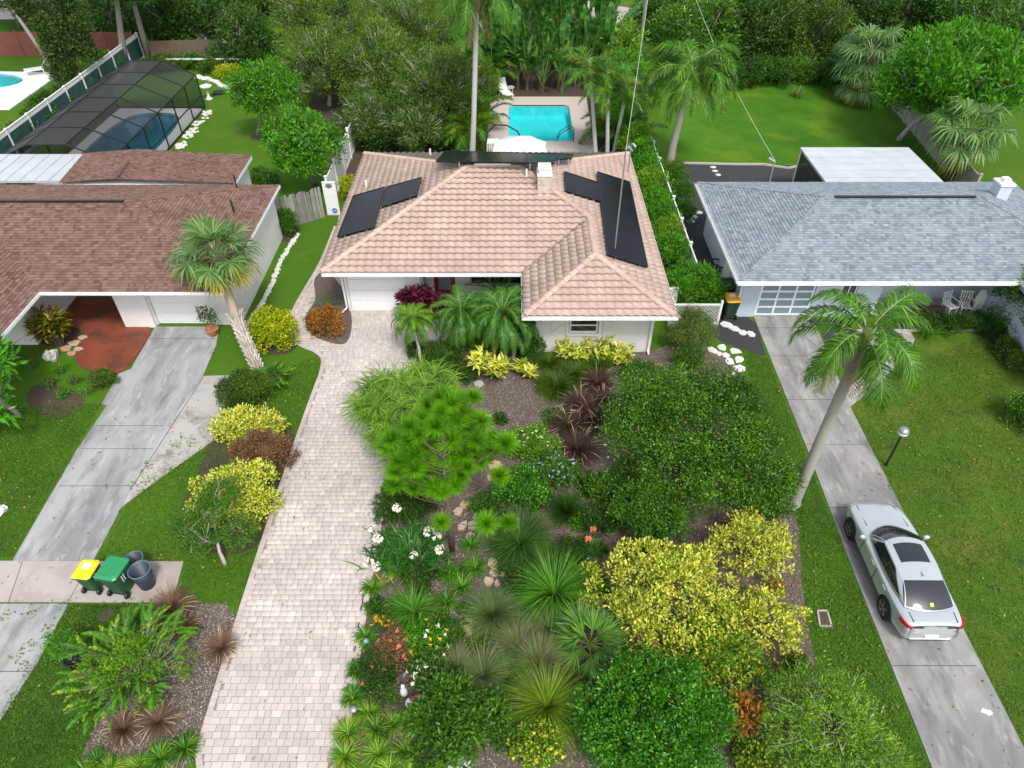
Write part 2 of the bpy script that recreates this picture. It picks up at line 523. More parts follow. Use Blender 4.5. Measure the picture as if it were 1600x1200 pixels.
M['magenta'] = plain('magenta_petal', (.55, .015, .26), .6)
M['globe'] = plain('globe_white', (.70, .71, .72), .3)
M['wire'] = plain('wire_sheath', (.55, .56, .55), .5)
# ------------------------------------------------------------------ ground, paving, water
def sheet(name, poly, z, mat, depth=.06, kind='structure', parent=None):
    return tag(MB().prism(poly, z - depth, z).build(name, mat, parent), kind=kind if parent is None else None)
def holed_ground(name, x0, x1, y0, y1, holes, z, mat):
    xs = sorted({x0, x1, *[h[0] for h in holes], *[h[1] for h in holes]})
    ys = sorted({y0, y1, *[h[2] for h in holes], *[h[3] for h in holes]})
    mb = MB()
    idx = {}
    for x in xs:
        for y in ys:
            idx[(x, y)] = len(mb.v); mb.v.append((x, y, z))
    for i in range(len(xs) - 1):
        for j in range(len(ys) - 1):
            cx, cy = (xs[i] + xs[i + 1]) / 2, (ys[j] + ys[j + 1]) / 2
            if any(h[0] < cx < h[1] and h[2] < cy < h[3] for h in holes): continue
            mb.f.append((idx[(xs[i], ys[j])], idx[(xs[i + 1], ys[j])], idx[(xs[i + 1], ys[j + 1])], idx[(xs[i], ys[j + 1])])); mb.m.append(0)
    return tag(mb.build(name, mat), kind='structure')

PA, PB = G(795, 222), G(888, 165)            # the garden pool's corners
POOL = (-.25, 4.05, PA.y, PB.y)
EP = (-26.9, -22.3, 38.0, 49.2)              # pool under the screen enclosure
FP = (-52.0, -37.0, 52.6, 57.8)              # neighbour's oval pool
holed_ground('lawn', -400, 400, -60, 600, [POOL, EP, FP], 0.0, M['lawn'])

def ring_deck(name, outer, inner, z, mat, depth=.1):
    n = len(inner)
    mb = MB()
    mb.add([(x, y, z) for x, y in outer] + [(x, y, z) for x, y in inner] + [(x, y, z - depth) for x, y in outer] + [(x, y, z - depth) for x, y in inner],
           [q for i in range(n) for q in ((i, (i + 1) % n, n + (i + 1) % n, n + i), (2 * n + i, 2 * n + (i + 1) % n, (i + 1) % n, i),
                                          (n + i, n + (i + 1) % n, 3 * n + (i + 1) % n, 3 * n + i))])
    return tag(mb.build(name, mat), kind='structure')
def ray_poly(poly, c, n):
    out = []
    for k in range(n):
        a = 2 * math.pi * (k + .5) / n
        d = Vector((math.cos(a), math.sin(a)))
        best = None
        for i in range(len(poly)):
            p, q = Vector(poly[i]), Vector(poly[(i + 1) % len(poly)])
            e = q - p
            den = d.x * e.y - d.y * e.x
            if abs(den) < 1e-9: continue
            r = p - Vector(c)
            t = (r.x * e.y - r.y * e.x) / den
            s_ = (r.x * d.y - r.y * d.x) / den
            if t > 0 and -1e-6 <= s_ <= 1 + 1e-6 and (best is None or t < best): best = t
        out.append((c[0] + d.x * best, c[1] + d.y * best))
    return out
def pool(hole, inner, deck, z, depth, wmat, pmat, dmat, label):
    x0, x1, y0, y1 = hole
    c = ((x0 + x1) / 2, (y0 + y1) / 2)
    n = 64
    inn = ray_poly(inner, c, n)
    ring_deck('pool_deck', ray_poly(deck, c, n), inn, z, dmat)
    mb = MB()
    mb.add([(x, y, z - .02) for x, y in inn] + [(x, y, -depth) for x, y in inn],
           [tuple(range(n, 2 * n))] + [(i, n + i, n + (i + 1) % n, (i + 1) % n) for i in range(n)])
    t = thing('swimming_pool', label, 'pool', (c[0], c[1], -depth))
    mb.build('pool_shell', pmat, t)
    MB().add([(x, y, z - .12) for x, y in inn], [tuple(range(n))]).build('pool_water', wmat, t)
    return t
x0, x1, y0, y1 = POOL
rect = lambda h: [(h[0], h[2]), (h[1], h[2]), (h[1], h[3]), (h[0], h[3])]
def ellipse(h, n=64, p=2.0, k=1.0):
    cx, cy, rx, ry = (h[0] + h[1]) / 2, (h[2] + h[3]) / 2, (h[1] - h[0]) / 2 * k, (h[3] - h[2]) / 2 * k
    o = []
    for i in range(n):
        a = 2 * math.pi * i / n
        o.append((cx + rx * math.copysign(abs(math.cos(a)) ** (2 / p), math.cos(a)), cy + ry * math.copysign(abs(math.sin(a)) ** (2 / p), math.sin(a))))
    return o
gp = pool(POOL, rect((x0 + .03, x1 - .03, y0 + .03, y1 - .03)), [(x0 - 1.5, y0 - 4.2), (x1 + 1.1, y0 - 4.2), (x1 + 1.35, y1 + 1.6), (x0 - 1.3, y1 + 1.6)], .06, .75,
          M['pool_water'], M['pool_plaster'], M['deck'], 'rectangular turquoise pool in the beige deck behind the tile-roofed house')
pool(EP, ellipse(EP, 64, 3.5, .97), rect((-27.6, -21.7, 36.3, 49.8)), .06, 1.4, M['pool_water_blue'], M['pool_plaster_blue'], M['white_deck'],
     'rounded blue pool under the black insect screen enclosure')
pool(FP, ellipse(FP, 64, 2.0, .97), [(-56, G(15, 172).y), (G(15, 172).x, G(15, 172).y), (G(97, 114).x, G(97, 114).y), (-56, G(97, 114).y + .8)], .06, 1.5, M['pool_water'], M['pool_plaster'], M['white_deck'],
     'oval turquoise pool in a white deck beyond the white fence')

# ---- beds
bed_px = [(517, 1225), (545, 1080), (562, 960), (585, 830), (600, 735), (612, 640), (640, 585), (660, 556), (690, 545), (760, 545), (838, 556), (1015, 552), (1050, 535), (1120, 540),
          (1165, 600), (1215, 700), (1248, 815), (1252, 900), (1262, 985), (1280, 1060), (1310, 1225)]
BED = chaikin(gpoly(bed_px), 2)
sheet('planting_bed', BED, .012, M['mulch'])
bedl_px = [(382, 946), (270, 940), (255, 960), (210, 1010), (160, 1110), (110, 1225), (300, 1225), (350, 1060)]
BEDL = chaikin(gpoly(bedl_px), 1)
sheet('planting_bed', BEDL, .012, M['mulch'])
BEDD = chaikin(gpoly([(488, 432), (520, 425), (552, 486), (547, 540), (515, 538), (482, 522), (476, 500), (484, 484), (495, 470)]), 2)
BEDM = [chaikin(gpoly(p), 2) for p in ([(335, 650), (395, 630), (450, 650), (465, 700), (440, 790), (400, 860), (345, 870), (285, 850), (275, 800), (320, 720)],
                                       [(388, 535), (425, 560), (470, 545), (462, 510), (410, 500)], [(420, 360), (445, 382), (470, 370), (462, 335), (425, 335)],
                                       [(38, 630), (70, 655), (118, 650), (140, 625), (95, 600), (50, 600)], [(55, 510), (60, 540), (115, 545), (135, 520), (90, 495)])]
for p in BEDM: sheet('planting_bed', p, .010, M['soil'])
# ---- driveways and walks
LD = gpoly([(20, 877), (120, 705), (205, 577), (243, 511), (343, 511), (338, 540), (316, 590), (262, 665), (205, 765), (146, 877)])
sheet('driveway', LD, .03, M['concrete_dark'])
sheet('driveway', gpoly([(318, 588), (358, 587), (352, 640), (332, 690), (240, 755), (186, 796), (205, 765), (262, 665)]), .026, M['concrete_pale'])
sheet('driveway', gpoly([(185, 585), (205, 577), (168, 634), (159, 632)]), .028, M['concrete_dark'])
SW = gpoly([(-60, 877), (287, 878), (270, 942), (-60, 941)])
sheet('sidewalk', SW, .034, M['sidewalk'])
sheet('driveway', gpoly([(-60, 944), (107, 944), (60, 1035), (0, 1128), (-60, 1225)]), .03, M['concrete_dark'])
RD = gpoly([(1177, 494), (1268, 494), (1330, 640), (1475, 925), (1628, 1225), (1466, 1225), (1330, 885), (1260, 700)])
sheet('lawn', gpoly([(1330, 645), (1400, 572), (1440, 525), (2400, 500), (3400, 1225), (1622, 1225), (1475, 925)]), .004, M['lawn_right'])
sheet('lawn', chaikin(gpoly([(1050, 257), (1232, 263), (1290, 262), (1520, 262), (1440, 170), (1350, 118), (1230, 108), (1080, 108), (1020, 140)]), 1), .004, M['lawn_back'])
sheet('driveway', RD, .03, M['concrete'])
sheet('planting_bed', [(-5, 52.3), (7, 52.3), (8, 60), (-6, 60)], .008, M['soil'])
sheet('planting_bed', [(4.9, 40), (7.5, 40), (8.2, 26), (8.2, 52), (5.2, 52)], .008, M['soil'])
sheet('planting_bed', [(-9.6, 37.5), (-2.2, 37.5), (-2.0, 50), (-5, 60), (-16, 60), (-14, 48)], .008, M['soil'])
sheet('walkway', chaikin(gpoly([(1322, 640), (1350, 620), (1400, 572), (1432, 535), (1420, 515), (1300, 515), (1310, 545), (1395, 545), (1370, 575), (1322, 605)]), 1), .022, M['concrete_pale'])
# saw cuts across the slabs: shallow dark joints
jm = plain('slab_joint', (.06, .058, .055), .9)
jb = MB()
for (ua, va, ub, vb) in [(150, 666, 255, 666), (128, 702, 240, 702), (92, 760, 206, 760), (234, 530, 337, 530), (1204, 557, 1297, 557), (1226, 625, 1323, 625), (1252, 695, 1352, 695), (1288, 794, 1404, 794),
                         (1393, 1041, 1525, 1043), (1181, 513, 1275, 513), (-40, 1050, 50, 1051)]:
    a, b = G(ua, va), G(ub, vb)
    jb.bb(a.x, b.x, a.y - .009, a.y + .009, .028, .0335)
for a, b in ((G(318, 590), G(205, 765)), (G(1230, 560), G(1236, 572))):
    jb.bar((a.x, a.y, .028), (b.x, b.y, .028), .02, .012)
for u0, u1 in ((107, 126), (14, 20)):
    a, b = G(u0, 942), G(u1 + 16, 878)
    jb.bar((a.x, a.y, .032), (b.x, b.y, .032), .02, .006)
tag(jb.build('slab_joints', jm), kind='structure')
sheet('patio', chaikin(gpoly([(88, 455), (202, 455), (206, 512), (244, 512), (212, 560), (188, 586), (165, 580), (135, 580), (117, 565), (118, 545), (138, 520), (97, 505)]), 1), .038, M['red_paint'])
sheet('gravel_bed', chaikin(gpoly([(1100, 470), (1130, 498), (1178, 494), (1192, 540), (1198, 560), (1160, 545), (1125, 535), (1105, 510)]), 1), .014, M['dark_gravel'])
sheet('gravel_bed', gpoly([(1062, 256), (1230, 258), (1262, 262), (1280, 285), (1100, 285), (1130, 420), (1140, 500), (1105, 470), (1060, 330)]), .012, M['dark_gravel'])
sheet('gravel_bed', chaikin(gpoly([(1275, 500), (1320, 500), (1372, 560), (1330, 585), (1300, 560)]), 1), .014, M['dark_gravel'])
sheet('planting_bed', gpoly([(1395, 516), (1545, 516), (1587, 574), (1640, 574), (1640, 480), (1400, 480)]), .014, M['soil'])
eb = MB()
ps = [G(*p) for p in ((1393, 518), (1546, 517), (1587, 576), (1640, 576))]
for a, b in zip(ps, ps[1:]): eb.bar((a.x, a.y, .04), (b.x, b.y, .04), .09, .13)
tag(eb.build('concrete_edging', M['sidewalk']), 'low pale concrete edging round the shrub bed of the grey-roofed house', 'edging')
eb = MB()
ps = [G(*p) for p in ((1066, 256), (1155, 258), (1192, 258), (1232, 264), (1258, 258), (1275, 262))]
for a, b in zip(ps, ps[1:]): eb.bar((a.x, a.y, .04), (b.x, b.y, .04), .1, .14)
tag(eb.build('lawn_edging', M['deck']), 'pale wavy edging between the back lawn and the dark gravel', 'edging')
sheet('garden_path', chaikin(gpoly([(668, 200), (680, 205), (700, 240), (690, 250), (672, 225)]), 1), .014, M['soil'])
sheet('far_drive', gpoly([(905, 0), (1000, 15), (1010, 40), (975, 48), (925, 25)]), .02, M['concrete_pale'])

# ---- the paver driveway: every paver is a block
drive_px = [(296, 1240), (345, 1075), (384, 946), (445, 755), (487, 632), (512, 566), (500, 549), (468, 538), (455, 520), (458, 492), (478, 455), (503, 415), (521, 370), (536, 330), (548, 320), (560, 420), (560, 485), (690, 485),
            (690, 470), (712, 470), (716, 500), (700, 520), (672, 556), (652, 590), (625, 655), (602, 735), (588, 830), (564, 960), (547, 1080), (520, 1240)]
DRIVE = chaikin(gpoly(drive_px), 2)
sand = sheet('driveway', DRIVE, .012, M['joint_sand'])
def paver_mesh(name, wx, wy, h=.03, g=.004, b=.009):
    mb = MB()
    x, y = wx / 2 - g, wy / 2 - g
    vs = [(-x, -y, 0), (x, -y, 0), (x, y, 0), (-x, y, 0), (-x, -y, h - b * .6), (x, -y, h - b * .6), (x, y, h - b * .6), (-x, y, h - b * .6),
          (-x + b, -y + b, h), (x - b, -y + b, h), (x - b, y - b, h), (-x + b, y - b, h)]
    fs = [(0, 1, 5, 4), (1, 2, 6, 5), (2, 3, 7, 6), (3, 0, 4, 7), (4, 5, 9, 8), (5, 6, 10, 9), (6, 7, 11, 10), (7, 4, 8, 11), (8, 9, 10, 11)]
    return mb.add(vs, fs).mesh(name, M['paver_one'])
ROWH = .178
WID = [.178, .178, .23, .268]
pmesh = {wd: paver_mesh('paver', wd, ROWH) for wd in set(WID)}
cand = []
ya, yb = min(p[1] for p in DRIVE), max(p[1] for p in DRIVE)
xa, xb = min(p[0] for p in DRIVE), max(p[0] for p in DRIVE)
y = ya
while y < yb:
    x = xa + U(-.2, 0)
    while x < xb:
        wd = R.choice(WID)
        cand.append((x + wd / 2, y + ROWH / 2, wd)); x += wd
    y += ROWH
c = np.array(cand)
ok = inside(DRIVE, c[:, 0], c[:, 1]) & (edge_dist(DRIVE, c[:, 0], c[:, 1]) > .0)
c = c[ok]
c = c[np.argsort(np.hypot(c[:, 1], c[:, 0] * .6))]
vis = [r for r in c if r[1] > G(800, 1200).y - .1]
near, far = vis[:300], vis[300:]
for x, y, wd in near:
    link('paver', pmesh[wd], sand, (x, y, .012 + U(-.003, .004)), (U(-.008, .008), U(-.008, .008), U(-.012, .012)))
P0, Q0 = [], []
base = {wd: (np.array([v.co[:] for v in me.vertices]), np.array([p.vertices[:] for p in me.polygons])) for wd, me in pmesh.items()}
for k, (x, y, wd) in enumerate(far):
    v, q = base[wd]
    P0.append(v + np.array([x, y, .012 + U(-.003, .004)])); Q0.append(q + 12 * k)
me = mesh_np('paver_field', [(np.concatenate(P0), np.concatenate(Q0), 0)], M['paver'])
tag(link('paver_field', me, sand), kind='stuff')
mb = MB()
for i in range(len(DRIVE)):
    a, b = Vector(DRIVE[i]), Vector(DRIVE[(i + 1) % len(DRIVE)])
    if a.y > 33 or (a.y > 25.4 and a.x > -7.6): continue
    d = b - a
    L = d.length
    if L < .02: continue
    k = max(1, round(L / .2)); d.normalize(); nn = Vector((-d.y, d.x))
    ang = math.atan2(d.y, d.x)
    for j in range(k):
        p = a + d * (L * (j + .5) / k) + nn * .08
        mb.box((p.x, p.y, .030), (L / k - .008, .16, .036), ang)
tag(mb.build('edge_pavers', M['paver_edge'], sand), kind='stuff')
sheet('planting_bed', BEDD, .06, M['mulch'], .08)

# ------------------------------------------------------------------ roofs
def plane_frame(poly):
    P = [Vector(p) for p in poly]
    n = Vector((0, 0, 0))
    for i in range(len(P)):
        a, b = P[i], P[(i + 1) % len(P)]
        n += Vector(((a.y - b.y) * (a.z + b.z), (a.z - b.z) * (a.x + b.x), (a.x - b.x) * (a.y + b.y)))
    n.normalize()
    if n.z < 0: n = -n
    u = (Vector((0, 0, 1)) - n * n.z).normalized()
    e = u.cross(n).normalized()
    o = P[0]
    q = [((p - o).dot(e), (p - o).dot(u)) for p in P]
    s0, t0 = min(a for a, b in q), min(b for a, b in q)
    o = o + e * s0 + u * t0
    q = [(a - s0, b - t0) for a, b in q]
    ar = sum(q[i][0] * q[(i + 1) % len(q)][1] - q[(i + 1) % len(q)][0] * q[i][1] for i in range(len(q)))
    if ar < 0: q = q[::-1]
    hp = []
    for i in range(len(q)):
        a, b = Vector(q[i]), Vector(q[(i + 1) % len(q)])
        d = (b - a).normalized()
        hp.append((a, Vector((-d.y, d.x))))
    return o, e, u, n, q, hp
def clampv(p, hp):
    for a, nn in hp:
        d = (p - a).dot(nn)
        if d < 0: p = p - nn * d
    return p
def clip(poly, hp):
    for a, nn in hp:
        out = []
        for i in range(len(poly)):
            p, q = poly[i], poly[(i + 1) % len(poly)]
            dp, dq = (p - a).dot(nn), (q - a).dot(nn)
            if dp >= 0: out.append(p)
            if (dp >= 0) != (dq >= 0): out.append(p + (q - p) * (dp / (dp - dq)))
        poly = out
        if len(poly) < 3: return []
    return poly
TW, TL = .335, .335
def tile_shape(n=9):
    vs = []
    prof = [(i / (n - 1), .058 * (.5 - .5 * math.cos(2 * math.pi * i / (n - 1)))) for i in range(n)]
    for x, h in prof: vs.append((x * TW, -.055, h + .084))
    for x, h in prof: vs.append((x * TW, TL, h + .010))
    for x, h in prof: vs.append((x * TW, -.052, h + .072))
    for x, h in prof: vs.append((x * TW, .22, h + .026))
    fs = [(i, i + 1, n + i + 1, n + i) for i in range(n - 1)] + [(2 * n + i, 2 * n + i + 1, i + 1, i) for i in range(n - 1)] + [(3 * n + i, 3 * n + i + 1, 2 * n + i + 1, 2 * n + i) for i in range(n - 1)]
    return vs, fs
TSH = tile_shape()
def tile_roof(roof, polys, shift=0):
    one = MB().add(*TSH).mesh('tile', M['tile_one'], True)
    off = wl(roof)
    singles, mb = [], MB()
    for poly in polys:
        o, e, u, n, q, hp = plane_frame(poly)
        S1, T1 = max(a for a, b in q), max(b for a, b in q)
        for r in range(int(T1 / TL) + 1):
            for k in range(-1, int(S1 / TW) + 1):
                s0, t0 = k * TW + shift, r * TL
                cs = [Vector((s0 + a * TW, t0 + b * TL)) for a in (0, 1) for b in (0, 1)]
                cs.append(Vector((s0 + TW / 2, t0 + TL / 2)))
                ins = [all((p - a).dot(nn) >= -1e-4 for a, nn in hp) for p in cs]
                if not any(ins): continue
                if all(ins):
                    p = o + e * s0 + u * t0
                    singles.append((p.x * p.x * .3 + p.y * p.y, p, e, u, n))
                else:
                    lst = []
                    for x, y, z in TSH[0]:
                        c = clampv(Vector((s0 + x, t0 + y)), hp[0:]) if not (t0 == 0 and y < 0) else clampv(Vector((s0 + x, 0.0)), hp) + Vector((0, y))
                        lst.append(o + e * c.x + u * c.y + n * z)
                    mb.add(lst, TSH[1])
    singles.sort(key=lambda a: a[0])
    for i, (_, p, e, u, n) in enumerate(singles):
        j = n * U(-.003, .004)
        if i < 300:
            ob = link('tile', one, roof)
            ob.matrix_basis = Matrix(((e.x, u.x, n.x, p.x - off.x + j.x), (e.y, u.y, n.y, p.y - off.y + j.y), (e.z, u.z, n.z, p.z - off.z + j.z), (0, 0, 0, 1)))
        else:
            mb.add([p + e * x + u * y + n * z + j for x, y, z in TSH[0]], TSH[1])
    tag(mb.build('tile_field', M['tile'], roof, True), kind='stuff')
def ridge_tiles(roof, lines):
    mb = MB()
    n = 7
    L = .40
    vs = []
    for xx, k in ((-.03, 1.12), (L, .92)):
        for i in range(n):
            a = math.pi * (i / (n - 1))
            vs.append((xx, .125 * k * math.cos(a), .10 * k * math.sin(a) - .01 + (.014 if xx < 0 else 0)))
    for i in range(n):
        a = math.pi * (i / (n - 1))
        vs.append((-.03, .105 * math.cos(a), .08 * math.sin(a) - .01))
    fs = [(i, n + i, n + i + 1, i + 1) for i in range(n - 1)] + [(i + 1, 2 * n + i + 1, 2 * n + i, i) for i in range(n - 1)]
    me = mb.add(vs, fs).mesh('ridge_tile', M['ridge'], False)
    off = wl(roof)
    for p, q in lines:
        p, q = Vector(p), Vector(q)
        d = q - p
        k = max(1, round(d.length / .36))
        st = d.length / k
        d.normalize()
        y = Vector((0, 0, 1)).cross(d).normalized()
        z = d.cross(y)
        for i in range(k):
            c = p + d * (st * i) + Vector((0, 0, .055)) - off
            ob = link('ridge_tile', me, roof)
            ob.matrix_basis = Matrix(((d.x, y.x, z.x, c.x), (d.y, y.y, z.y, c.y), (d.z, y.z, z.z, c.z), (0, 0, 0, 1)))
def shingle_roof(roof, polys, mat, caps, ex=.145, lo=.13, hi=.36):
    mb = MB()
    for poly in polys:
        o, e, u, n, q, hp = plane_frame(poly)
        S1, T1 = max(a for a, b in q), max(b for a, b in q)
        for r in range(int(T1 / ex) + 1):
            s_ = -U(0, .3)
            while s_ < S1:
                wd = U(lo, hi)
                c = clip([Vector((s_, r * ex)), Vector((s_ + wd, r * ex)), Vector((s_ + wd, (r + 1) * ex)), Vector((s_, (r + 1) * ex))], hp)
                s_ += wd
                if len(c) < 3: continue
                th = .022 + R.choice((0, .008))
                top = [o + e * p.x + u * p.y + n * (th + (.004 - th) * (p.y - r * ex) / ex) for p in c]
                low = [o + e * p.x + u * p.y - n * .002 for p in c]
                k = len(c)
                fs = [tuple(range(k))]
                for i in range(k):
                    if (c[i].y + c[(i + 1) % k].y) / 2 < r * ex + .06: fs.append((i, k + i, k + (i + 1) % k, (i + 1) % k))
                mb.add(top + low, fs)
    for p, q, na, nb in caps:             # folded cap shingles along hips and ridges
        p, q = Vector(p), Vector(q)
        d = q - p
        k = int(d.length / .16)
        d.normalize()
        for i in range(k):
            a = p + d * (d.length * i * .16); b = a + d * .17
            za, zb = .045, .03
            vs = []
            for c, z in ((a, za), (b, zb)):
                for sv, off in ((na, .13), (None, 0), (nb, .13)):
                    x = c + (Vector(sv) * off if sv is not None else Vector((0, 0, 0))) + Vector((0, 0, z))
                    vs.append(x)
            mb.add(vs, [(0, 1, 4, 3), (1, 2, 5, 4)])
    tag(mb.build('shingles', mat, roof), kind='stuff')
def roof_deck(house, polys, mat, eave_poly, ez, name='roof'):
    mb = MB()
    for p in polys: mb.add(p, [tuple(range(len(p)))])
    mb.add([(x, y, ez - .18) for x, y in eave_poly], [tuple(range(len(eave_poly)))], 1)
    n = len(eave_poly)
    for i in range(n):
        a, b = eave_poly[i], eave_poly[(i + 1) % n]
        mb.add([(*a, ez - .18), (*b, ez - .18), (*b, ez), (*a, ez)], [(0, 1, 2, 3)], 1)
    return mb.build(name, [mat, M['white']], house)
def gutter(roof, pts, z, outs, w_=.13):
    mb = MB()
    for (a, b), (ox, oy) in zip(zip(pts, pts[1:]), outs):
        a, b = Vector((a[0] + ox * (w_ / 2 + .004), a[1] + oy * (w_ / 2 + .004), 0)), Vector((b[0] + ox * (w_ / 2 + .004), b[1] + oy * (w_ / 2 + .004), 0))
        A, B = a + Vector((0, 0, z - .11)), b + Vector((0, 0, z - .11))
        mb.bar(A, B, w_, .012)
        for sgn, h in ((-1, .10), (1, .09)):
            o = Vector((ox, oy, 0)) * (sgn * (w_ / 2 - .008))
            mb.bar(a + o + Vector((0, 0, z - .045)), b + o + Vector((0, 0, z - .045)), .014, h)
    return mb.build('gutter', M['white'], roof)
def wall_run(mb, p0, p1, z0, z1, th, ops=(), m=0):
    p0, p1 = Vector((*p0, 0)), Vector((*p1, 0))
    d = p1 - p0
    L = d.length
    d.normalize()
    ang = math.atan2(d.y, d.x)
    def blk(a, b, za, zb):
        if b - a < 1e-3 or zb - za < 1e-3: return
        c = p0 + d * ((a + b) / 2)
        mb.box((c.x, c.y, (za + zb) / 2), (b - a, th, zb - za), ang, m)
    x = 0
    for a, b, zb, zt in sorted(ops):
        blk(x, a, z0, z1); blk(a, b, z0, zb); blk(a, b, zt, z1); x = b
    blk(x, L, z0, z1)
def window(house, p0, p1, zb, zt, cols=2, rows=1, name='window', fr=None, pane=None, sill=True, b=.05):
    p0, p1 = Vector((*p0, 0)), Vector((*p1, 0))
    d = (p1 - p0); L = d.length; d.normalize()
    ang = math.atan2(d.y, d.x)
    mb = MB()
    def bx(a, c, za, zc, t): 
        m_ = p0 + d * ((a + c) / 2)
        mb.box((m_.x, m_.y, (za + zc) / 2), (c - a, t, zc - za), ang)
    for i in range(cols + 1):
        x = b / 2 + (L - b) * i / cols
        bx(x - b / 2, x + b / 2, zb, zt, .07)
    for j in range(rows + 1):
        z = zb + b / 2 + (zt - zb - b) * j / rows
        for i in range(cols):
            bx(b + (L - b) * i / cols, (L - b) * (i + 1) / cols, z - b / 2, z + b / 2, .068)
    f = mb.build(name, fr or M['white'], house)
    nrm = Vector((d.y, -d.x, 0))
    for i in range(cols):
        for j in range(rows):
            xa, xb = b + (L - b) * i / cols, (L - b) * (i + 1) / cols
            za, zc = zb + b + (zt - zb - b) * j / rows, zb + (zt - zb - b) * (j + 1) / rows
            c = p0 + d * ((xa + xb) / 2)
            MB().box((c.x, c.y, (za + zc) / 2), (xb - xa, .016, zc - za), ang).build('pane', pane or M['glass'], f)
    if sill:
        c = p0 + d * (L / 2) + nrm * .09
        MB().box((c.x, c.y, zb - .04), (L + .16, .16, .07), ang).build('sill', M['white'], f)
    return f

# ================================================================== the tile-roofed house
EZ = 2.7
sl_ = 1 / 3
Lx, Rx, By, Fy, Wy, Wx = -7.8, 6.15, 36.1, 24.6, 21.6, .5
hd = (By - Fy) / 2
hw = (Rx - Wx) / 2
Vz = EZ + hw * sl_
rl, rr = (Lx + hd, Fy + hd, EZ + hd * sl_), (Rx - hd, Fy + hd, EZ + hd * sl_)
vt = (Rx - hw, Fy + hw, Vz)
wf = (Rx - hw, Wy + hw, Vz)
house = thing('tile_roofed_house', 'white stuccoed house under a pinkish clay tile hip roof with black solar panels', 'house', (-.8, 29.5, 0))
main_polys = [[(Lx, Fy, EZ), (Wx, Fy, EZ), vt, rr, rl], [(Wx, Fy, EZ), (Wx, Wy, EZ), wf, vt], [(Wx, Wy, EZ), (Rx, Wy, EZ), wf],
              [(Rx, vt[1], EZ), (Rx, By, EZ), rr, vt], [(Rx, Wy, EZ), (Rx, vt[1], EZ), vt, wf], [(Rx, By, EZ), (Lx, By, EZ), rl, rr], [(Lx, By, EZ), (Lx, Fy, EZ), rl]]
eave = [(Lx, Fy), (Wx, Fy), (Wx, Wy), (Rx, Wy), (Rx, By), (Lx, By)]
roof = roof_deck(house, main_polys, M['ridge'], eave, EZ)
tile_roof(roof, main_polys)
ridge_tiles(roof, [((Lx, Fy, EZ), rl), ((Lx, By, EZ), rl), (rl, rr), ((Rx, By, EZ), rr), (vt, rr), (wf, vt), ((Wx, Wy, EZ), wf), ((Rx, Wy, EZ), wf)])
gutter(roof, [(Lx, Fy), (Wx, Fy)], EZ, [(0, -1)])
gutter(roof, [(Wx, Fy - .13), (Wx, Wy)], EZ, [(-1, 0)])
gutter(roof, [(Wx - .13, Wy), (Rx + .13, Wy)], EZ, [(0, -1)])
gutter(roof, [(Rx, Wy), (Rx, By)], EZ, [(1, 0)])
MB().bar((rl[0] + .35, rl[1] - .02, rl[2] + .19), (rl[0] + 2.0, rl[1] - .02, rl[2] + .19), .22, .08).build('ridge_vent', M['white'], roof)
GWY = 25.7                                  # garage wall
wallm = MB()
wallm.bb(Lx + .55, Lx + .75, GWY + .1, By - .6, 0, 2.52)
wall_run(wallm, (Lx + .55, GWY), (-3.95, GWY), 0, 2.52, .2, [(.12, 2.62, 0, 2.2)])
wallm.bb(-4.05, -3.85, GWY + .1, 26.6, 0, 2.52)
wall_run(wallm, (-4.05, 26.7), (1.1, 26.7), 0, 2.52, .2, [(.55, 1.5, .14, 2.25), (2.15, 4.85, .75, 2.2)])
wallm.bb(.95, 1.15, 22.97, 26.6, 0, 2.52)
wall_run(wallm, (.95, 22.87), (5.72, 22.87), 0, 2.52, .2, [(1.35, 2.55, .98, 2.06)])
wallm.bb(5.52, 5.72, 22.97, By - .6, 0, 2.52)
wallm.bb(Lx + .75, 5.52, By - .8, By - .6, 0, 2.52)
wallm.build('wall', M['stucco'], house)
rm = MB()                                    # dim rooms behind the glass
rm.bb(-1.95, .95, 28.4, 28.5, 0, 2.5); rm.bb(2.1, 3.7, 24.4, 24.5, 0, 2.5)
rm.build('inner_wall', M['dark_wood'], house)
gd = MB()
for i in range(4): gd.bb(-7.12, -4.64, GWY - .03, GWY + .02, .03 + i * .545, .56 + i * .545)
gd.bb(-7.12, -4.64, GWY + .02, GWY + .05, .02, 2.2)
gd.build('garage_door', M['white'], house)
# red front door with a frosted light
dr = MB()
dx0, dx1, dz0, dz1, dy = -3.48, -2.57, .16, 2.22, 26.66
dr.bb(dx0, dx0 + .17, dy, dy + .06, dz0, dz1); dr.bb(dx1 - .17, dx1, dy, dy + .06, dz0, dz1)
dr.bb(dx0 + .17, dx1 - .17, dy, dy + .06, dz0, dz0 + .3); dr.bb(dx0 + .17, dx1 - .17, dy, dy + .06, dz1 - .18, dz1)
door = dr.build('door', M['red_door'], house)
MB().bb(dx0 + .17, dx1 - .17, dy + .02, dy + .04, dz0 + .3, dz1 - .18).build('pane', M['frost'], door)
MB().tube([(dx1 - .09, dy - .05, .95), (dx1 - .09, dy - .05, 1.45)], .018).tube([(dx1 - .09, dy - .05, .98), (dx1 - .09, dy + .01, .98)], .014).tube([(dx1 - .09, dy - .05, 1.42), (dx1 - .09, dy + .01, 1.42)], .014).build('handle', M['grey_metal'], door)
MB().bb(-3.85, -2.3, 25.95, 26.59, .012, .14).build('doorstep', M['sidewalk'], house)
MB().bb(-3.35, -2.7, 26.1, 26.5, .141, .155).build('doormat', M['frost'], house)
window(house, (-1.88, 26.68), (.78, 26.68), .77, 2.18, 3, 1, sill=True)
fw = window(house, (2.33, 22.84), (3.47, 22.84), 1.0, 2.04, 1, 3, b=.06)
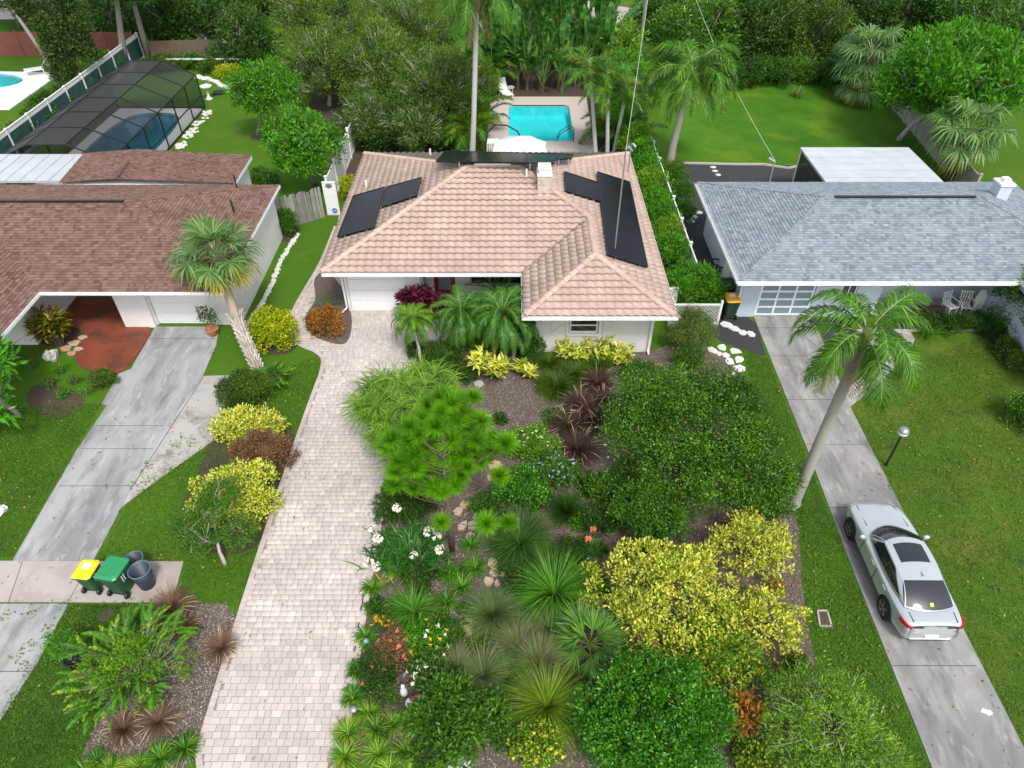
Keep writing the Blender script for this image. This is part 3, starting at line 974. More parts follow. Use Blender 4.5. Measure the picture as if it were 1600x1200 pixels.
tr = MB()
tr.bb(2.18, 2.30, 22.70, 22.768, .92, 2.12); tr.bb(3.50, 3.62, 22.70, 22.768, .92, 2.12); tr.bb(2.30, 3.50, 22.70, 22.768, 2.06, 2.12)
tr.build('window_trim', M['stucco_warm'], fw)
for sx in (1.62, 3.70):                      # planked shutters with a Z brace
    sh = MB()
    for k in range(3): sh.bb(sx + k * .16, sx + k * .16 + .145, 22.735, 22.768, .92, 2.12)
    for z in (1.02, 1.5, 1.96): sh.bb(sx, sx + .465, 22.705, 22.733, z, z + .09)
    sh.bar((sx + .05, 22.717, 1.13), (sx + .41, 22.717, 1.48), .07, .024); sh.bar((sx + .05, 22.717, 1.61), (sx + .41, 22.717, 1.94), .07, .024)
    sh.build('shutter', M['stucco_warm'], house)
MB().tube([(5.62, 22.70, 2.45), (5.62, 22.70, .25), (5.62, 22.45, .12)], .04).build('downpipe', M['white'], house)
MB().tube([(Lx + .5, 25.5, 2.45), (Lx + .5, 25.5, .3), (Lx + .25, 25.3, .14), (Lx + .05, 25.2, .1)], .045).build('downpipe', M['white'], house)
# side gate wall right of the wing
MB().bb(5.73, 7.15, 25.2, 25.35, 0, 1.5).build('side_wall', M['stucco_warm'], house)
ch = GY(858, 312, 28.0)
cx, cy0, cy1, cz0, cz1 = 1.42, 28.75, 29.55, 3.7, 5.55
chm = MB()
for i in range(4): chm.bb(cx - .30, cx + .30, cy0, cy1, 4.10 + i * .2, 4.10 + i * .2 + .19)
chm.bb(cx - .285, cx + .285, cy0 + .015, cy1 - .015, 3.6, 4.92)
chim = chm.build('chimney', M['brick'], roof)
MB().bb(cx - .33, cx + .33, cy0 - .03, cy1 + .03, 4.925, 4.985).bb(cx - .25, cx + .25, cy0 + .1, cy0 + .16, 4.985, 5.18).bb(cx - .25, cx + .25, cy1 - .16, cy1 - .1, 4.985, 5.18).bb(cx - .28, cx + .28, cy0 + .05, cy1 - .05, 5.18, 5.22).build('chimney_cap', M['stucco_warm'], chim)
MB().bb(cx - .36, cx + .36, cy0 - .09, cy0 - .002, 3.97, 4.12).build('flashing', M['white'], chim)
for px, py in ((-7.0, 31.6), (-4.2, 34.9), (.6, 35.2), (.65, 29.7)):
    pz = min((px - Lx) if px < -2 else 9, By - py if py > 30.3 else py - Fy) * sl_ + EZ
    MB().tube([(px, py, pz - .05), (px, py, pz + .42)], .045).build('vent_pipe', M['white'], roof)
# solar panels: laid on rails on each slope, located from their corners in the photograph
def slope_pt(u, v, plane):                   # plane through (p, n)
    p, n = plane
    d = Vector(ray(u, v)); o = Vector((0, 0, CH))
    t = (p - o).dot(n) / d.dot(n)
    return o + d * t
def solar(px, poly, lift, n_seams):
    o, e, u, n, q, hp = plane_frame(poly)
    pts = [slope_pt(a, b, (o + n * lift, n)) for a, b in px]
    mb = MB()
    top = pts; low = [p - n * .05 for p in pts]
    k = len(pts)
    mb.add(top + low, [tuple(range(k))] + [(i, (i + 1) % k, k + (i + 1) % k, k + i) for i in range(k)] + [tuple(range(2 * k - 1, k - 1, -1))])
    ob = mb.build('solar_panel', M['panel'], roof)
    fr = MB()
    for i in range(k): fr.bar(pts[i] + n * .004, pts[(i + 1) % k] + n * .004, .035, .03)
    for f in n_seams:
        a = pts[0].lerp(pts[1], f); b = pts[3].lerp(pts[2], f)
        fr.bar(a + n * .004, b + n * .004, .03, .022)
    fr.build('panel_frame', M['panel_frame'], ob)
    ft = MB()
    for i in range(k):
        for f in (.2, .8):
            c = pts[i].lerp(pts[(i + 1) % k], f)
            ft.tube([c - n * .02, c - n * (lift - .01)], .022, 6)
    ft.build('mounting_foot', M['grey_metal'], ob)
    return ob
solar([(527, 370), (584, 355), (601, 292), (552, 306)], main_polys[6], .22, [])
solar([(596, 323), (651, 305), (659, 277), (604, 292)], main_polys[6], .22, [])
solar([(882, 268), (935, 285), (939, 314), (884, 298)], main_polys[3], .22, [])
solar([(950, 398), (1012, 417), (984, 284), (933, 268)], main_polys[3], .22, [])
solar([(681, 252), (866, 255), (872, 240), (695, 236)], main_polys[5], .27, [.25, .5, .75])
solar([(868, 249), (893, 247), (897, 241), (872, 240)], main_polys[5], .25, [])
mst = GY(985, 290, 33.6)
MB().tube([(5.85, 33.6, 2.7), (5.85, 33.6, 4.3)], .035).tube([(5.85, 33.6, 4.3), (5.92, 33.5, 4.38), (6.05, 33.4, 4.25)], .05).build('service_mast', M['grey_metal'], roof)

# ================================================================== the brown-roofed house
lh = thing('brown_roofed_house', 'white house with brown shingle roof and red painted carport floor', 'house', (-20, 28, 0))
bx1, byF, byB = -11.5, 23.2, 32.5
hz = EZ + (byB - byF) / 2 / 3
ry = (byF + byB) / 2
rx1 = bx1 - (byB - byF) / 2
wx = -18.7                                   # right eave of the forward wing
e2 = 6.5
pF = [(wx, byF, EZ), (bx1, byF, EZ), (rx1, ry, hz), (wx - (ry - byF), ry, hz)]
bp = [pF, [(bx1, byF, EZ), (bx1, byB, EZ), (rx1, ry, hz)], [(bx1, byB, EZ), (-34, byB, EZ), (-34, ry, hz), (rx1, ry, hz)],
      [(wx, byF - 4.5, EZ), (wx, byF, EZ), (wx - (ry - byF), ry, hz), (wx - (ry - byF), byF - 4.5, hz)],
      [(wx - (ry - byF), byF - 4.5, hz), (wx - (ry - byF), ry, hz), (-34, ry, hz), (-34, byF - 4.5, hz)]]
lroof = roof_deck(lh, bp, M['shingle_brown'], [(wx, byF), (bx1, byF), (bx1, byB), (-34, byB), (-34, byF - 4.5), (wx, byF - 4.5)], EZ)
k3 = .9487
caps = [((bx1, byF, EZ), (rx1, ry, hz), (0, 1, -.0), (-1, 0, 0)), ((rx1, ry, hz), (-34, ry, hz), (0, -1, -.3), (0, 1, -.3)), ((bx1, byB, EZ), (rx1, ry, hz), (-1, 0, 0), (0, -1, 0))]
caps = [((bx1, byF, EZ), (rx1, ry, hz), (-.95, .0, -.0), (0, .95, -.0)), ((rx1, ry, hz), (-34, ry, hz), (0, -.95, -.3), (0, .95, -.3)), ((bx1, byB, EZ), (rx1, ry, hz), (0, -.95, .0), (-.95, 0, .0))]
shingle_roof(lroof, bp, M['shingle_brown'], caps, .145, .09, .25)
MB().bar((-24.5, ry - .12, hz + .05), (rx1 - .5, ry - .12, hz + .05), .13, .05).build('ridge_vent', M['dark_metal'], lroof)
gutter(lroof, [(wx, byF), (bx1 + .1, byF)], EZ, [(0, -1)], .05)
gutter(lroof, [(wx, byF - 4.5), (wx, byF - .05)], EZ, [(1, 0)], .05)
gutter(lroof, [(bx1, byF), (bx1, byB)], EZ, [(1, 0)], .05)
for px, py in ((-13.2, 31.5), (-12.6, 29.0)):
    MB().tube([(px, py, EZ + .2), (px, py, EZ + 1.0)], .04).build('vent_pipe', M['black'], lroof)
# rear wing: low brown roof and the white metal lanai roof
rw = [[(-19.5, 32.65, 2.95), (-13.75, 32.65, 2.72), (-13.6, 35.4, 2.95), (-19.5, 35.6, 3.2)], [(-22.45, 32.65, 2.75), (-19.5, 32.65, 2.95), (-19.5, 35.6, 3.2), (-22.45, 35.6, 2.95)]]
rr_ = MB()
for p in rw: rr_.add(p, [(0, 1, 2, 3)])
rr_.add([(-22.45, 32.65, 2.6), (-13.75, 32.65, 2.55), (-13.6, 35.4, 2.75), (-22.45, 35.6, 2.75)], [(0, 1, 2, 3)], 1)
rr_.add([(-13.75, 32.65, 2.55), (-13.6, 35.4, 2.75), (-13.6, 35.4, 2.95), (-13.75, 32.65, 2.72)], [(0, 1, 2, 3)], 1)
rear = rr_.build('rear_roof', [M['shingle_brown'], M['white']], lh)
shingle_roof(rear, rw, M['shingle_brown'], [], .145, .09, .25)
MB().bar((-19.5, 32.7, 2.99), (-19.5, 34.2, 3.12), .12, .05).build('flashing', M['brown_plastic'], rear)
lan = MB()
lan.bb(-34, -22.5, 32.9, 36.05, 2.62, 2.74)
for k in range(16): lan.bb(-33.9 + k * .72, -33.86 + k * .72, 32.9, 36.0, 2.745, 2.775)
lan.build('lanai_roof', M['white_metal'], lh)
lw = MB()
lw.bb(-20.2, -19.95, 23.25, 27.0, 0, 2.52)                      # carport side wall
lw.bb(-34, -20.2, 23.25, 23.45, 0, 2.52)
lw.bb(-19.95, -14.0, 26.9, 27.1, 0, 2.52)                       # carport back wall
lw.bb(-16.75, -15.45, 24.45, 26.9, 0, 2.52)                     # store between carport and garage
wall_run(lw, (-15.45, 24.75), (-12.0, 24.75), 0, 2.52, .2, [(.05, 2.5, 0, 2.2)])
lw.bb(-12.0, -11.8, 24.65, byB - .4, 0, 2.52)
lw.bb(-34, -12.0, byB - .6, byB - .4, 0, 2.52)
lw.bb(-22.3, -13.9, 35.0, 35.2, 0, 2.6); lw.bb(-14.0, -13.9, 32.1, 35.0, 0, 2.55)
lw.build('wall', M['stucco'], lh)
gd = MB()
for i in range(4): gd.bb(-15.38, -12.97, 24.72, 24.77, .03 + i * .545, .56 + i * .545)
gd.bb(-15.38, -12.97, 24.77, 24.8, .02, 2.2)
gd.build('garage_door', M['white'], lh)

# ================================================================== the grey-blue-roofed house
bh = thing('grey_roofed_house', 'pale blue house with blue-grey shingle roof and glazed garage door', 'house', (15, 28, 0))
gx0, gx1, gyF, gyB = 9.2, 24.9, 23.95, 32.8
gr = (gyB - gyF) / 2
gz = EZ + gr / 3
gry = (gyF + gyB) / 2
gp_ = [[(gx0, gyF, EZ), (gx1, gyF, EZ), (gx1 - gr, gry, gz), (gx0 + gr, gry, gz)], [(gx1, gyF, EZ), (gx1, gyB, EZ), (gx1 - gr, gry, gz)],
       [(gx1, gyB, EZ), (gx0, gyB, EZ), (gx0 + gr, gry, gz), (gx1 - gr, gry, gz)], [(gx0, gyB, EZ), (gx0, gyF, EZ), (gx0 + gr, gry, gz)]]
broof = roof_deck(bh, gp_, M['shingle_blue'], [(gx0, gyF), (gx1, gyF), (gx1, gyB), (gx0, gyB)], EZ)
caps = [((gx0, gyF, EZ), (gx0 + gr, gry, gz), (.95, 0, 0), (0, .95, 0)), ((gx0, gyB, EZ), (gx0 + gr, gry, gz), (.95, 0, 0), (0, -.95, 0)), ((gx0 + gr, gry, gz), (gx1 - gr, gry, gz), (0, -.95, -.3), (0, .95, -.3)),
        ((gx1, gyF, EZ), (gx1 - gr, gry, gz), (-.95, 0, 0), (0, .95, 0))]
shingle_roof(broof, gp_, M['shingle_blue'], caps, .14, .09, .25)
MB().bar((gx0 + gr + .4, gry - .1, gz + .05), (gx1 - gr - .3, gry - .1, gz + .05), .12, .05).build('ridge_vent', M['dark_metal'], broof)
gutter(broof, [(gx0 - .1, gyF), (gx1, gyF)], EZ, [(0, -1)])
gutter(broof, [(gx0, gyB), (gx0, gyF)], EZ, [(-1, 0)])
cb = GY(1565, 300, 29.2)
bc = MB().bb(cb.x - .27, cb.x + .27, 29.0, 29.6, 3.2, 4.35).build('chimney', M['stucco_blue'], broof)
MB().bb(cb.x - .33, cb.x + .33, 28.94, 29.66, 4.353, 4.44).bb(cb.x - .15, cb.x + .15, 29.15, 29.45, 4.44, 4.6).build('chimney_cap', M['white'], bc)
MB().tube([(12.6, gyB - .5, EZ), (12.6, gyB - .5, 4.0)], .035).tube([(12.6, gyB - .5, 4.0), (12.3, gyB - .4, 4.15)], .06).build('service_mast', M['grey_metal'], broof)
BY = 25.35
bw = MB()
bw.bb(9.9, 10.1, BY + .1, gyB - .4, 0, 2.52)
wall_run(bw, (9.9, BY), (15.9, BY), 0, 2.52, .2, [(.78, 3.16, 0, 2.16), (4.25, 4.95, 1.0, 2.2)])
bw.bb(15.7, 15.9, BY + .1, 26.6, 0, 2.52)
wall_run(bw, (15.7, 26.7), (20.9, 26.7), 0, 2.52, .2, [(1.5, 4.6, 1.1, 2.3)])
bw.bb(20.8, 21.0, 19.5, 26.6, 0, 2.52)
bw.bb(10.1, 24.3, gyB - .6, gyB - .4, 0, 2.52)
bw.build('wall', M['stucco_blue'], bh)
gd2 = window(bh, (10.7, BY - .02), (13.04, BY - .02), .04, 2.14, 3, 5, 'garage_door', M['white'], M['frost'], False, .085)
window(bh, (14.17, BY - .02), (14.83, BY - .02), 1.02, 2.18, 2, 1)
window(bh, (17.22, 26.68), (20.28, 26.68), 1.12, 2.28, 4, 1, b=.08)
MB().bb(10.03, 10.13, 26.9 + .0, 27.0, 0, .01).bb(9.86, 9.895, 27.2, 28.1, .05, 2.1).build('side_door', M['white'], bh)
MB().tube([(9.82, 25.2, 2.45), (9.82, 25.2, .1)], .045).build('downpipe', M['white'], bh)
MB().bb(15.9, 20.8, 25.3, 26.6, .0, .05).build('porch_floor', M['concrete_pale'], bh)
wr = MB().add([(20.4, 19.0, EZ), (20.4, gyF - .14, EZ), (24.0, gyF - .14, EZ + 1.2), (24.0, 19.0, EZ + 1.2)], [(0, 1, 2, 3)]).add([(20.4, 19.0, EZ - .18), (20.4, gyF - .14, EZ - .18), (26, gyF - .14, EZ - .18), (26, 19.0, EZ - .18)], [(0, 1, 2, 3)]).add([(20.4, 19, EZ - .18), (20.4, gyF - .14, EZ - .18), (20.4, gyF - .14, EZ), (20.4, 19, EZ)], [(0, 1, 2, 3)])
wr.build('wing_roof', M['shingle_blue'], bh)
# flat white patio roof behind it
pr = thing('patio_roof', 'flat white metal patio roof behind the grey shingle roof', 'patio roof', (18.6, 35, 0))
mb = MB().bb(15.7, 21.6, 33.0, 37.2, 2.5, 2.62)
for k in range(5): mb.bb(15.75, 21.55, 33.5 + k * .8, 33.54 + k * .8, 2.625, 2.64)
mb.build('roof', M['white_metal'], pr)
for x, y in ((15.8, 37.1), (18.6, 37.1), (21.5, 37.1), (15.8, 33.1), (21.5, 33.1)):
    MB().bb(x - .05, x + .05, y - .05, y + .05, 0, 2.49).build('post', M['white'], pr)
for y0_, y1_ in ((33.2, 37.0),): MB().bb(15.77, 15.8, y0_, y1_, .1, 2.45).build('insect_screen', M['screen'], pr)

# ================================================================== pool enclosure
en = thing('pool_enclosure', 'black insect screen pool enclosure behind the brown-roofed house', 'pool enclosure', (-24.6, 43, 0))
ex0, ex1, ey0, ey1 = -27.7, -21.6, 36.2, 49.9
hx0, hx1, ht, hl = -25.7, -23.6, 3.2, 2.3
fb = MB()
def eb_(p, q, t=.07):
    m_ = MB(); m_.bar(p, q, t); return m_
ys = [ey0 + (ey1 - ey0) * k / 6 for k in range(7)]
for y in ys:
    for p, q in (((ex1, y, .06), (ex1, y, hl)), ((ex0, y, .06), (ex0, y, hl))): eb_(p, q).build('post', M['dark_metal'], en)
    for p, q in (((ex1, y, hl), (hx1, y, ht)), ((hx1, y, ht), (hx0, y, ht)), ((hx0, y, ht), (ex0, y, hl))): eb_(p, q, .06).build('rafter', M['dark_metal'], en)
for x, z in ((ex1, hl), (hx1, ht), (hx0, ht), (ex0, hl), (ex1, .1), (ex1, .95)): eb_((x, ey0, z), (x, ey1, z), .06).build('rail', M['dark_metal'], en)
eb_((ex0, ey1, .1), (ex1, ey1, .1), .06).build('rail', M['dark_metal'], en)
eb_((ex1, ys[0], .1), (ex1, ys[1], hl), .05).build('brace', M['dark_metal'], en)
for i in range(6):
    a, b = ys[i] + .04, ys[i + 1] - .04
    MB().add([(ex1, a, .1), (ex1, b, .1), (ex1, b, hl), (ex1, a, hl)], [(0, 1, 2, 3)]).build('screen_panel', M['screen_side'], en)
    MB().add([(ex1, a, hl), (ex1, b, hl), (hx1, b, ht), (hx1, a, ht)], [(0, 1, 2, 3)]).build('screen_panel', M['screen_side'], en)
    MB().add([(hx1, a, ht), (hx1, b, ht), (hx0, b, ht), (hx0, a, ht)], [(0, 1, 2, 3)]).build('screen_panel', M['screen'], en)
    MB().add([(hx0, a, ht), (hx0, b, ht), (ex0, b, hl), (ex0, a, hl)], [(0, 1, 2, 3)]).build('screen_panel', M['screen'], en)
    MB().add([(ex0, a, .1), (ex0, b, .1), (ex0, b, hl), (ex0, a, hl)], [(0, 1, 2, 3)]).build('screen_panel', M['screen'], en)
MB().add([(ex0, ey1, .1), (ex1, ey1, .1), (ex1, ey1, hl), (hx1, ey1, ht), (hx0, ey1, ht), (ex0, ey1, hl)], [(0, 1, 2, 3, 4, 5)]).build('screen_panel', M['screen_side'], en)

# ================================================================== fences
def fence(name, label, p0, p1, h, span, board=.15, rails=(), mat=None, pm=None, gap=0.0, cap=True, cat='fence', thick=.03, kind='panel'):
    p0, p1 = Vector((*p0, 0)), Vector((*p1, 0))
    d = p1 - p0; L = d.length; d.normalize()
    ang = math.atan2(d.y, d.x)
    mat = mat or M['vinyl']; pm = pm or mat
    t = thing(name, label, cat, ((p0.x + p1.x) / 2, (p0.y + p1.y) / 2, 0))
    k = max(1, round(L / span))
    for i in range(k + 1):
        c = p0 + d * (L * i / k)
        mb = MB().box((c.x, c.y, (h + .12) / 2), (.12, .12, h + .12), ang)
        if cap: mb.box((c.x, c.y, h + .14), (.16, .16, .05), ang)
        mb.build('post', mat, t)
    for i in range(k):
        a = p0 + d * (L * i / k + .062); l = L / k - .124
        for z in rails:
            c = a + d * (l / 2)
            MB().box((c.x, c.y, z), (l, .06, .12), ang).build('rail', mat, t)
        mb = MB()
        n = max(1, int(l / (board + gap)))
        top = (rails[-1] - .061) if rails else h
        bot = (rails[0] + .061) if rails else .03
        for j in range(n):
            c = a + d * (l * (j + .5) / n)
            mb.box((c.x, c.y, (top + bot) / 2), (l / n - .008 - gap, thick, top - bot), ang)
        tag(mb.build(kind, pm, t), kind='stuff')
    return t
fence('vinyl_fence', 'white vinyl fence between the two pools with dark green screening', (-30.2, 39), (-30.2, 61), 1.8, 2.4, .15, (.15, 1.68), None, M['deck_fence_dark'])
tp = thing('fence_trellis', 'white open trellis along the top of the pool fence', 'trellis', (-30.2, 50, 0))
for y in np.arange(39.1, 61, .32): pass
lat = MB()
for k in range(140): lat.bar((-30.2, 39.1 + k * .155, 1.745), (-30.2, 39.1 + k * .155, 1.86), .05)
lat.bb(-30.24, -30.16, 39.1, 60.9, 1.862, 1.93); lat.bb(-30.22, -30.18, 39.1, 60.9, 0.0, .05)
tag(lat.build('lattice', M['vinyl'], tp), kind='stuff')
fence('board_fence', 'rust red board fence beyond the oval pool', (-52, 61.4), (-30.8, 61.4), 1.9, 2.4, .14, (), M['red_fence'], cap=False)
fence('board_fence', 'old brown board fence beside the garden statue', (-29.0, 60.0), (-23.2, 60.6), 1.6, 2.2, .16, (), M['bark_brown'], cap=False)
t = thing('rail_fence', 'low thin white rail in front of the old brown boards', 'fence', (-24.5, 58, 0))
for k in range(5): MB().bb(-28.5 + k * 2 - .04, -28.5 + k * 2 + .04, 57.96, 58.04, 0, .8).build('post', M['stone_grey'], t)
MB().bb(-28.6, -20.4, 57.94, 58.06, .802, .9).build('rail', M['vinyl'], t)
fence('vinyl_fence', 'white vinyl privacy fence running back from the white gate', (-9.9, 35.2), (-9.9, 46.0), 1.75, 2.3, .15, (.12, 1.7))
fence('vinyl_fence', 'white capped vinyl fence behind the hedge beside the blue house', (8.35, 26.6), (8.35, 52.0), 1.45, 2.35, .15, (.12, 1.4))
fence('block_fence', 'tan weathered panel fence behind the fan palm clump', (25.4, 36.0), (27.0, 52.0), 1.5, 2.4, .3, (.12, 1.45), M['sidewalk'])
wf_ = thing('plank_fence', 'weathered grey plank fence between the brown roof and the white gate', 'fence', (-10.9, 34.5, 0))
a, b = G(428, 362), G(508, 340)
ang = math.atan2(b.y - a.y, b.x - a.x)
pm_ = [MB().box((0, 0, .88), (.155, .024, 1.76), 0).mesh('plank', M['wood_grey']), MB().add([(-.077, -.012, 0), (.077, -.012, 0), (.077, .012, 0), (-.077, .012, 0), (-.077, -.012, 1.68), (.04, -.012, 1.74), (.04, .012, 1.74), (-.077, .012, 1.68)], [(0, 1, 5, 4), (1, 2, 6, 5), (2, 3, 7, 6), (3, 0, 4, 7), (4, 5, 6, 7)]).mesh('plank', M['wood_grey'])]
NP = 19
for i in range(NP):
    c = a.lerp(b, (i + .5) / NP)
    o = wl(wf_)
    link('plank', pm_[i % 2], wf_, (c.x - o.x, c.y - o.y + (i % 2) * .03, U(-.04, .0) + .02), (U(-.02, .02), U(-.03, .03), ang), (U(.85, 1.02), 1, U(.94, 1.03)))
MB().bar((a.x, a.y + .07, .5), (b.x, b.y + .07, .5), .05, .09).bar((a.x, a.y + .07, 1.4), (b.x, b.y + .07, 1.4), .05, .09).build('rail', M['bark_grey'], wf_)
gt = thing('garden_gate', 'white gate panel with a flower fretwork and round blue sign', 'gate', (-9.5, 34.45, 0))
ga, gb = G(511, 340), G(533, 335)
gtm = MB().bb(ga.x, gb.x, 34.42, 34.48, .03, 1.95)
for k in range(4): gtm.bb(ga.x + .02 + k * (gb.x - ga.x) / 4, ga.x - .01 + (k + 1) * (gb.x - ga.x) / 4, 34.40, 34.419, .1, 1.5)
gtm.bb(ga.x, gb.x, 34.395, 34.419, 1.52, 1.58); gtm.bb(ga.x, gb.x, 34.395, 34.419, 1.88, 1.95)
gtm.build('panel', M['vinyl'], gt)
gc = (ga.x + gb.x) / 2
fl = MB()
for k in range(14):
    q = 2 * math.pi * k / 14
    fl.box((gc + .15 * math.cos(q), 34.392, 1.73 + .10 * math.sin(q)), (.045, .01, .045))
    if k % 2: fl.box((gc + .06 * math.cos(q), 34.392, 1.73 + .045 * math.sin(q)), (.04, .01, .04))
fl.build('fretwork', M['black'], gt)
pl_ = MB().tube([(gc + .08, 34.395, .32), (gc + .08, 34.38, .32)], .14, 18)
pl_.build('sign', M['sign_blue'], gt)
MB().bb(gc + .0, gc + .16, 34.374, 34.379, .30, .34).build('sign_stripe', M['white'], gt)
lg = thing('lattice_screen', 'low white lattice screen beside the bins', 'lattice', (8.0, 25.0, 0))
la, lb = G(1046, 508), G(1118, 508)
lm = MB()
z0, z1, y = .15, 1.05, la.y
nx = 14
for k in range(-7, 15):
    for sgn in (1, -1):
        xs_ = la.x + (lb.x - la.x) * k / nx
        p, q = [xs_, z0], [xs_ + (z1 - z0), z1]
        if sgn < 0: p, q = [xs_ + (z1 - z0), z0], [xs_, z1]
        # clip to the panel
        P_, Q_ = Vector((p[0], y + (.006 * sgn), p[1])), Vector((q[0], y + (.006 * sgn), q[1]))
        lo, hi = la.x, lb.x
        def at(xx): return P_.lerp(Q_, (xx - P_.x) / (Q_.x - P_.x))
        if max(P_.x, Q_.x) <= lo or min(P_.x, Q_.x) >= hi: continue
        A_ = at(min(max(P_.x, lo), hi)); B_ = at(min(max(Q_.x, lo), hi))
        if (A_ - B_).length > .05: lm.bar(A_, B_, .03, .01)
lm.build('lattice', M['vinyl'], lg)
MB().bb(la.x, lb.x, y - .03, y + .03, 1.052, 1.12).bb(la.x, lb.x, y - .03, y + .03, .06, .148).build('rail', M['vinyl'], lg)
for x in (la.x - .05, lb.x + .05): MB().bb(x - .045, x + .045, y - .045, y + .045, 0, 1.3).build('post', M['vinyl'], lg)
# ================================================================== the parked car
def build_car():
    pr_, pf_ = G(1383, 962), G(1331, 834)
    hd_ = math.atan2(pf_.y - pr_.y, pf_.x - pr_.x)
    f = Vector((math.cos(hd_), math.sin(hd_), 0)); rt = Vector((f.y, -f.x, 0))
    mid = (pr_ + pf_) / 2 + rt * .70 - f * .02
    t = thing('parked_car', 'silver white sedan with dark glass roof parked on the concrete drive', 'car', (mid.x, mid.y, .03), hd_ + rad(1))
    t.scale = (.955,) * 3
    K = 10
    st = [(2.36, .50, .60, .50, .30), (2.33, .66, .66, .56, .25), (2.22, .79, .73, .64, .21), (2.0, .865, .80, .71, .19), (1.72, .90, .855, .77, .18), (1.45, .915, .895, .81, .18), (1.1, .92, .935, .845, .18),
          (.75, .925, .965, .87, .18), (.3, .925, .98, .885, .18), (-.3, .925, .99, .90, .18), (-.9, .925, 1.0, .915, .18), (-1.4, .92, 1.02, .935, .18), (-1.75, .905, 1.045, .95, .19), (-2.0, .88, 1.05, .955, .22), (-2.2, .84, 1.045, .95, .26), (-2.32, .79, 1.03, .93, .30), (-2.36, .70, .98, .88, .36)]
    mb = MB()
    for x, wd, zt, zs, zb in st:
        half = [(0, zb), (wd * .8, zb), (wd * .955, zb + .07), (wd * 1.0, zb + (zs - zb) * .38), (wd * .982, zb + (zs - zb) * .62), (wd * .995, zs - .07), (wd * .965, zs + .005), (wd * .86, zs + (zt - zs) * .62), (wd * .48, zt - .006), (0, zt)]
        bx_ = lambda z: x - (.085 * max(0, min(1, (.80 - z) / .12)) * max(0, min(1, (-x - 2.0) / .3)) if x < -2.0 else 0)
        ring = [(bx_(z), y, z) for y, z in half] + [(bx_(z), -y, z) for y, z in reversed(half[1:-1])]
        mb.v += ring
    n = 2 * K - 2
    for i in range(len(st) - 1):
        for k in range(n):
            mb.f.append((i * n + k, i * n + (k + 1) % n, (i + 1) * n + (k + 1) % n, (i + 1) * n + k)); mb.m.append(0)
    mb.f.append(tuple(range(n))); mb.m.append(0)
    mb.f.append(tuple((len(st) - 1) * n + k for k in reversed(range(n)))); mb.m.append(0)
    body = mb.build('body', M['car'], t, True, False)
    md = body.modifiers.new('smooth', 'SUBSURF'); md.levels = md.render_levels = 2
    L_ = lambda a, b, s: tuple(p + (q - p) * s for p, q in zip(a, b))
    wb = lambda s: (1.12 - .38 * s * s, .735 * s, .985 - .01 * s * s)
    wt = lambda s: (.36 - .14 * s * s, .60 * s, 1.405 - .045 * s * s)
    rb = lambda s: (-1.97 + .16 * s * s, .71 * s, 1.07 - .02 * s * s)
    rtp = lambda s: (-1.14 + .03 * s * s, .59 * s, 1.40 - .05 * s * s)
    def ws(s, v): p = L_(wb(s), wt(s), v); k = 4 * v * (1 - v); return (p[0] + .03 * k, p[1], p[2] + .035 * k)
    def rw_(s, v): p = L_(rb(s), rtp(s), v); k = 4 * v * (1 - v); return (p[0] - .03 * k, p[1], p[2] + .04 * k)
    def rf(s, v): p = L_(rtp(s), wt(s), v); k = 4 * v * (1 - v); return (p[0], p[1] * (1 + .05 * k), p[2] + .035 * k)
    def sd_(sg):
        def g(s, v):                        # s 0 front, 1 rear
            a, b = wb(1), rb(1); c, d = wt(1), rtp(1)
            p = L_(L_(a, b, s), L_(c, d, s), v); k = 4 * s * (1 - s)
            bul = (.085 * (1 - v) + .03 * v) * k + .018 * 4 * v * (1 - v)
            return (p[0], sg * (p[1] + bul), p[2] + .035 * k * v)
        return g
    def patch(g, s0, s1, v0, v1, nu=10, nv=6, off=(0, 0, 0), trim=None):
        m_ = MB()
        for j in range(nv + 1):
            for i in range(nu + 1):
                s, v = s0 + (s1 - s0) * i / nu, v0 + (v1 - v0) * j / nv
                if trim: s, v = trim(s, v)
                p = g(s, v)
                m_.v.append((p[0] + off[0], p[1] + off[1], p[2] + off[2]))
        for j in range(nv):
            for i in range(nu):
                a = j * (nu + 1) + i
                m_.f.append((a, a + 1, a + nu + 2, a + nu + 1)); m_.m.append(0)
        return m_
    cab = MB()
    for g, a, b in ((ws, -1, 1), (rw_, -1, 1), (rf, -1, 1), (sd_(1), 0, 1), (sd_(-1), 0, 1)):
        q = patch(g, a, b, 0, 1, 14, 8); cab.add(q.v, q.f)
    cab.build('roof', M['car'], t, True, False)
    patch(ws, -.96, .96, .03, .97, 14, 6, (.006, 0, .010)).build('windshield', M['car_glass'], t, True, False)
    rg = patch(rw_, -.96, .96, .03, .985, 14, 6, (-.006, 0, .010)).build('rear_window', M['car_glass'], t, True, False)
    patch(rf, -.70, .70, .40, .86, 10, 6, (0, 0, .008)).build('sunroof', M['car_glass'], t, True, False)
    p = rw_(-.06, .2)
    patch(rw_, -.10, .04, .15, .27, 2, 2, (-.009, 0, .014)).build('sticker', M['lid_yellow'], rg, False, False)
    for sg in (1, -1):
        g = sd_(sg)
        tf = lambda s, v: (s, v if s < .30 else v)
        patch(g, .06, .483, .08, .92, 8, 5, (0, .007 * sg, .004)).build('side_window', M['car_glass'], t, True, False)
        patch(g, .49, .93, .08, .92, 8, 5, (0, .007 * sg, .004), lambda s, v: (s, .08 + (v - .08) * (1 - max(0, (s - .68) / .22) ** 1.6 * .85))).build('side_window', M['car_glass'], t, True, False)
        dr_ = MB()
        for xa in (.62, -.42): dr_.bar((xa, .928 * sg, .30), (xa + (.0 if xa > -1 else -.12), .918 * sg, .90), .012, .012)
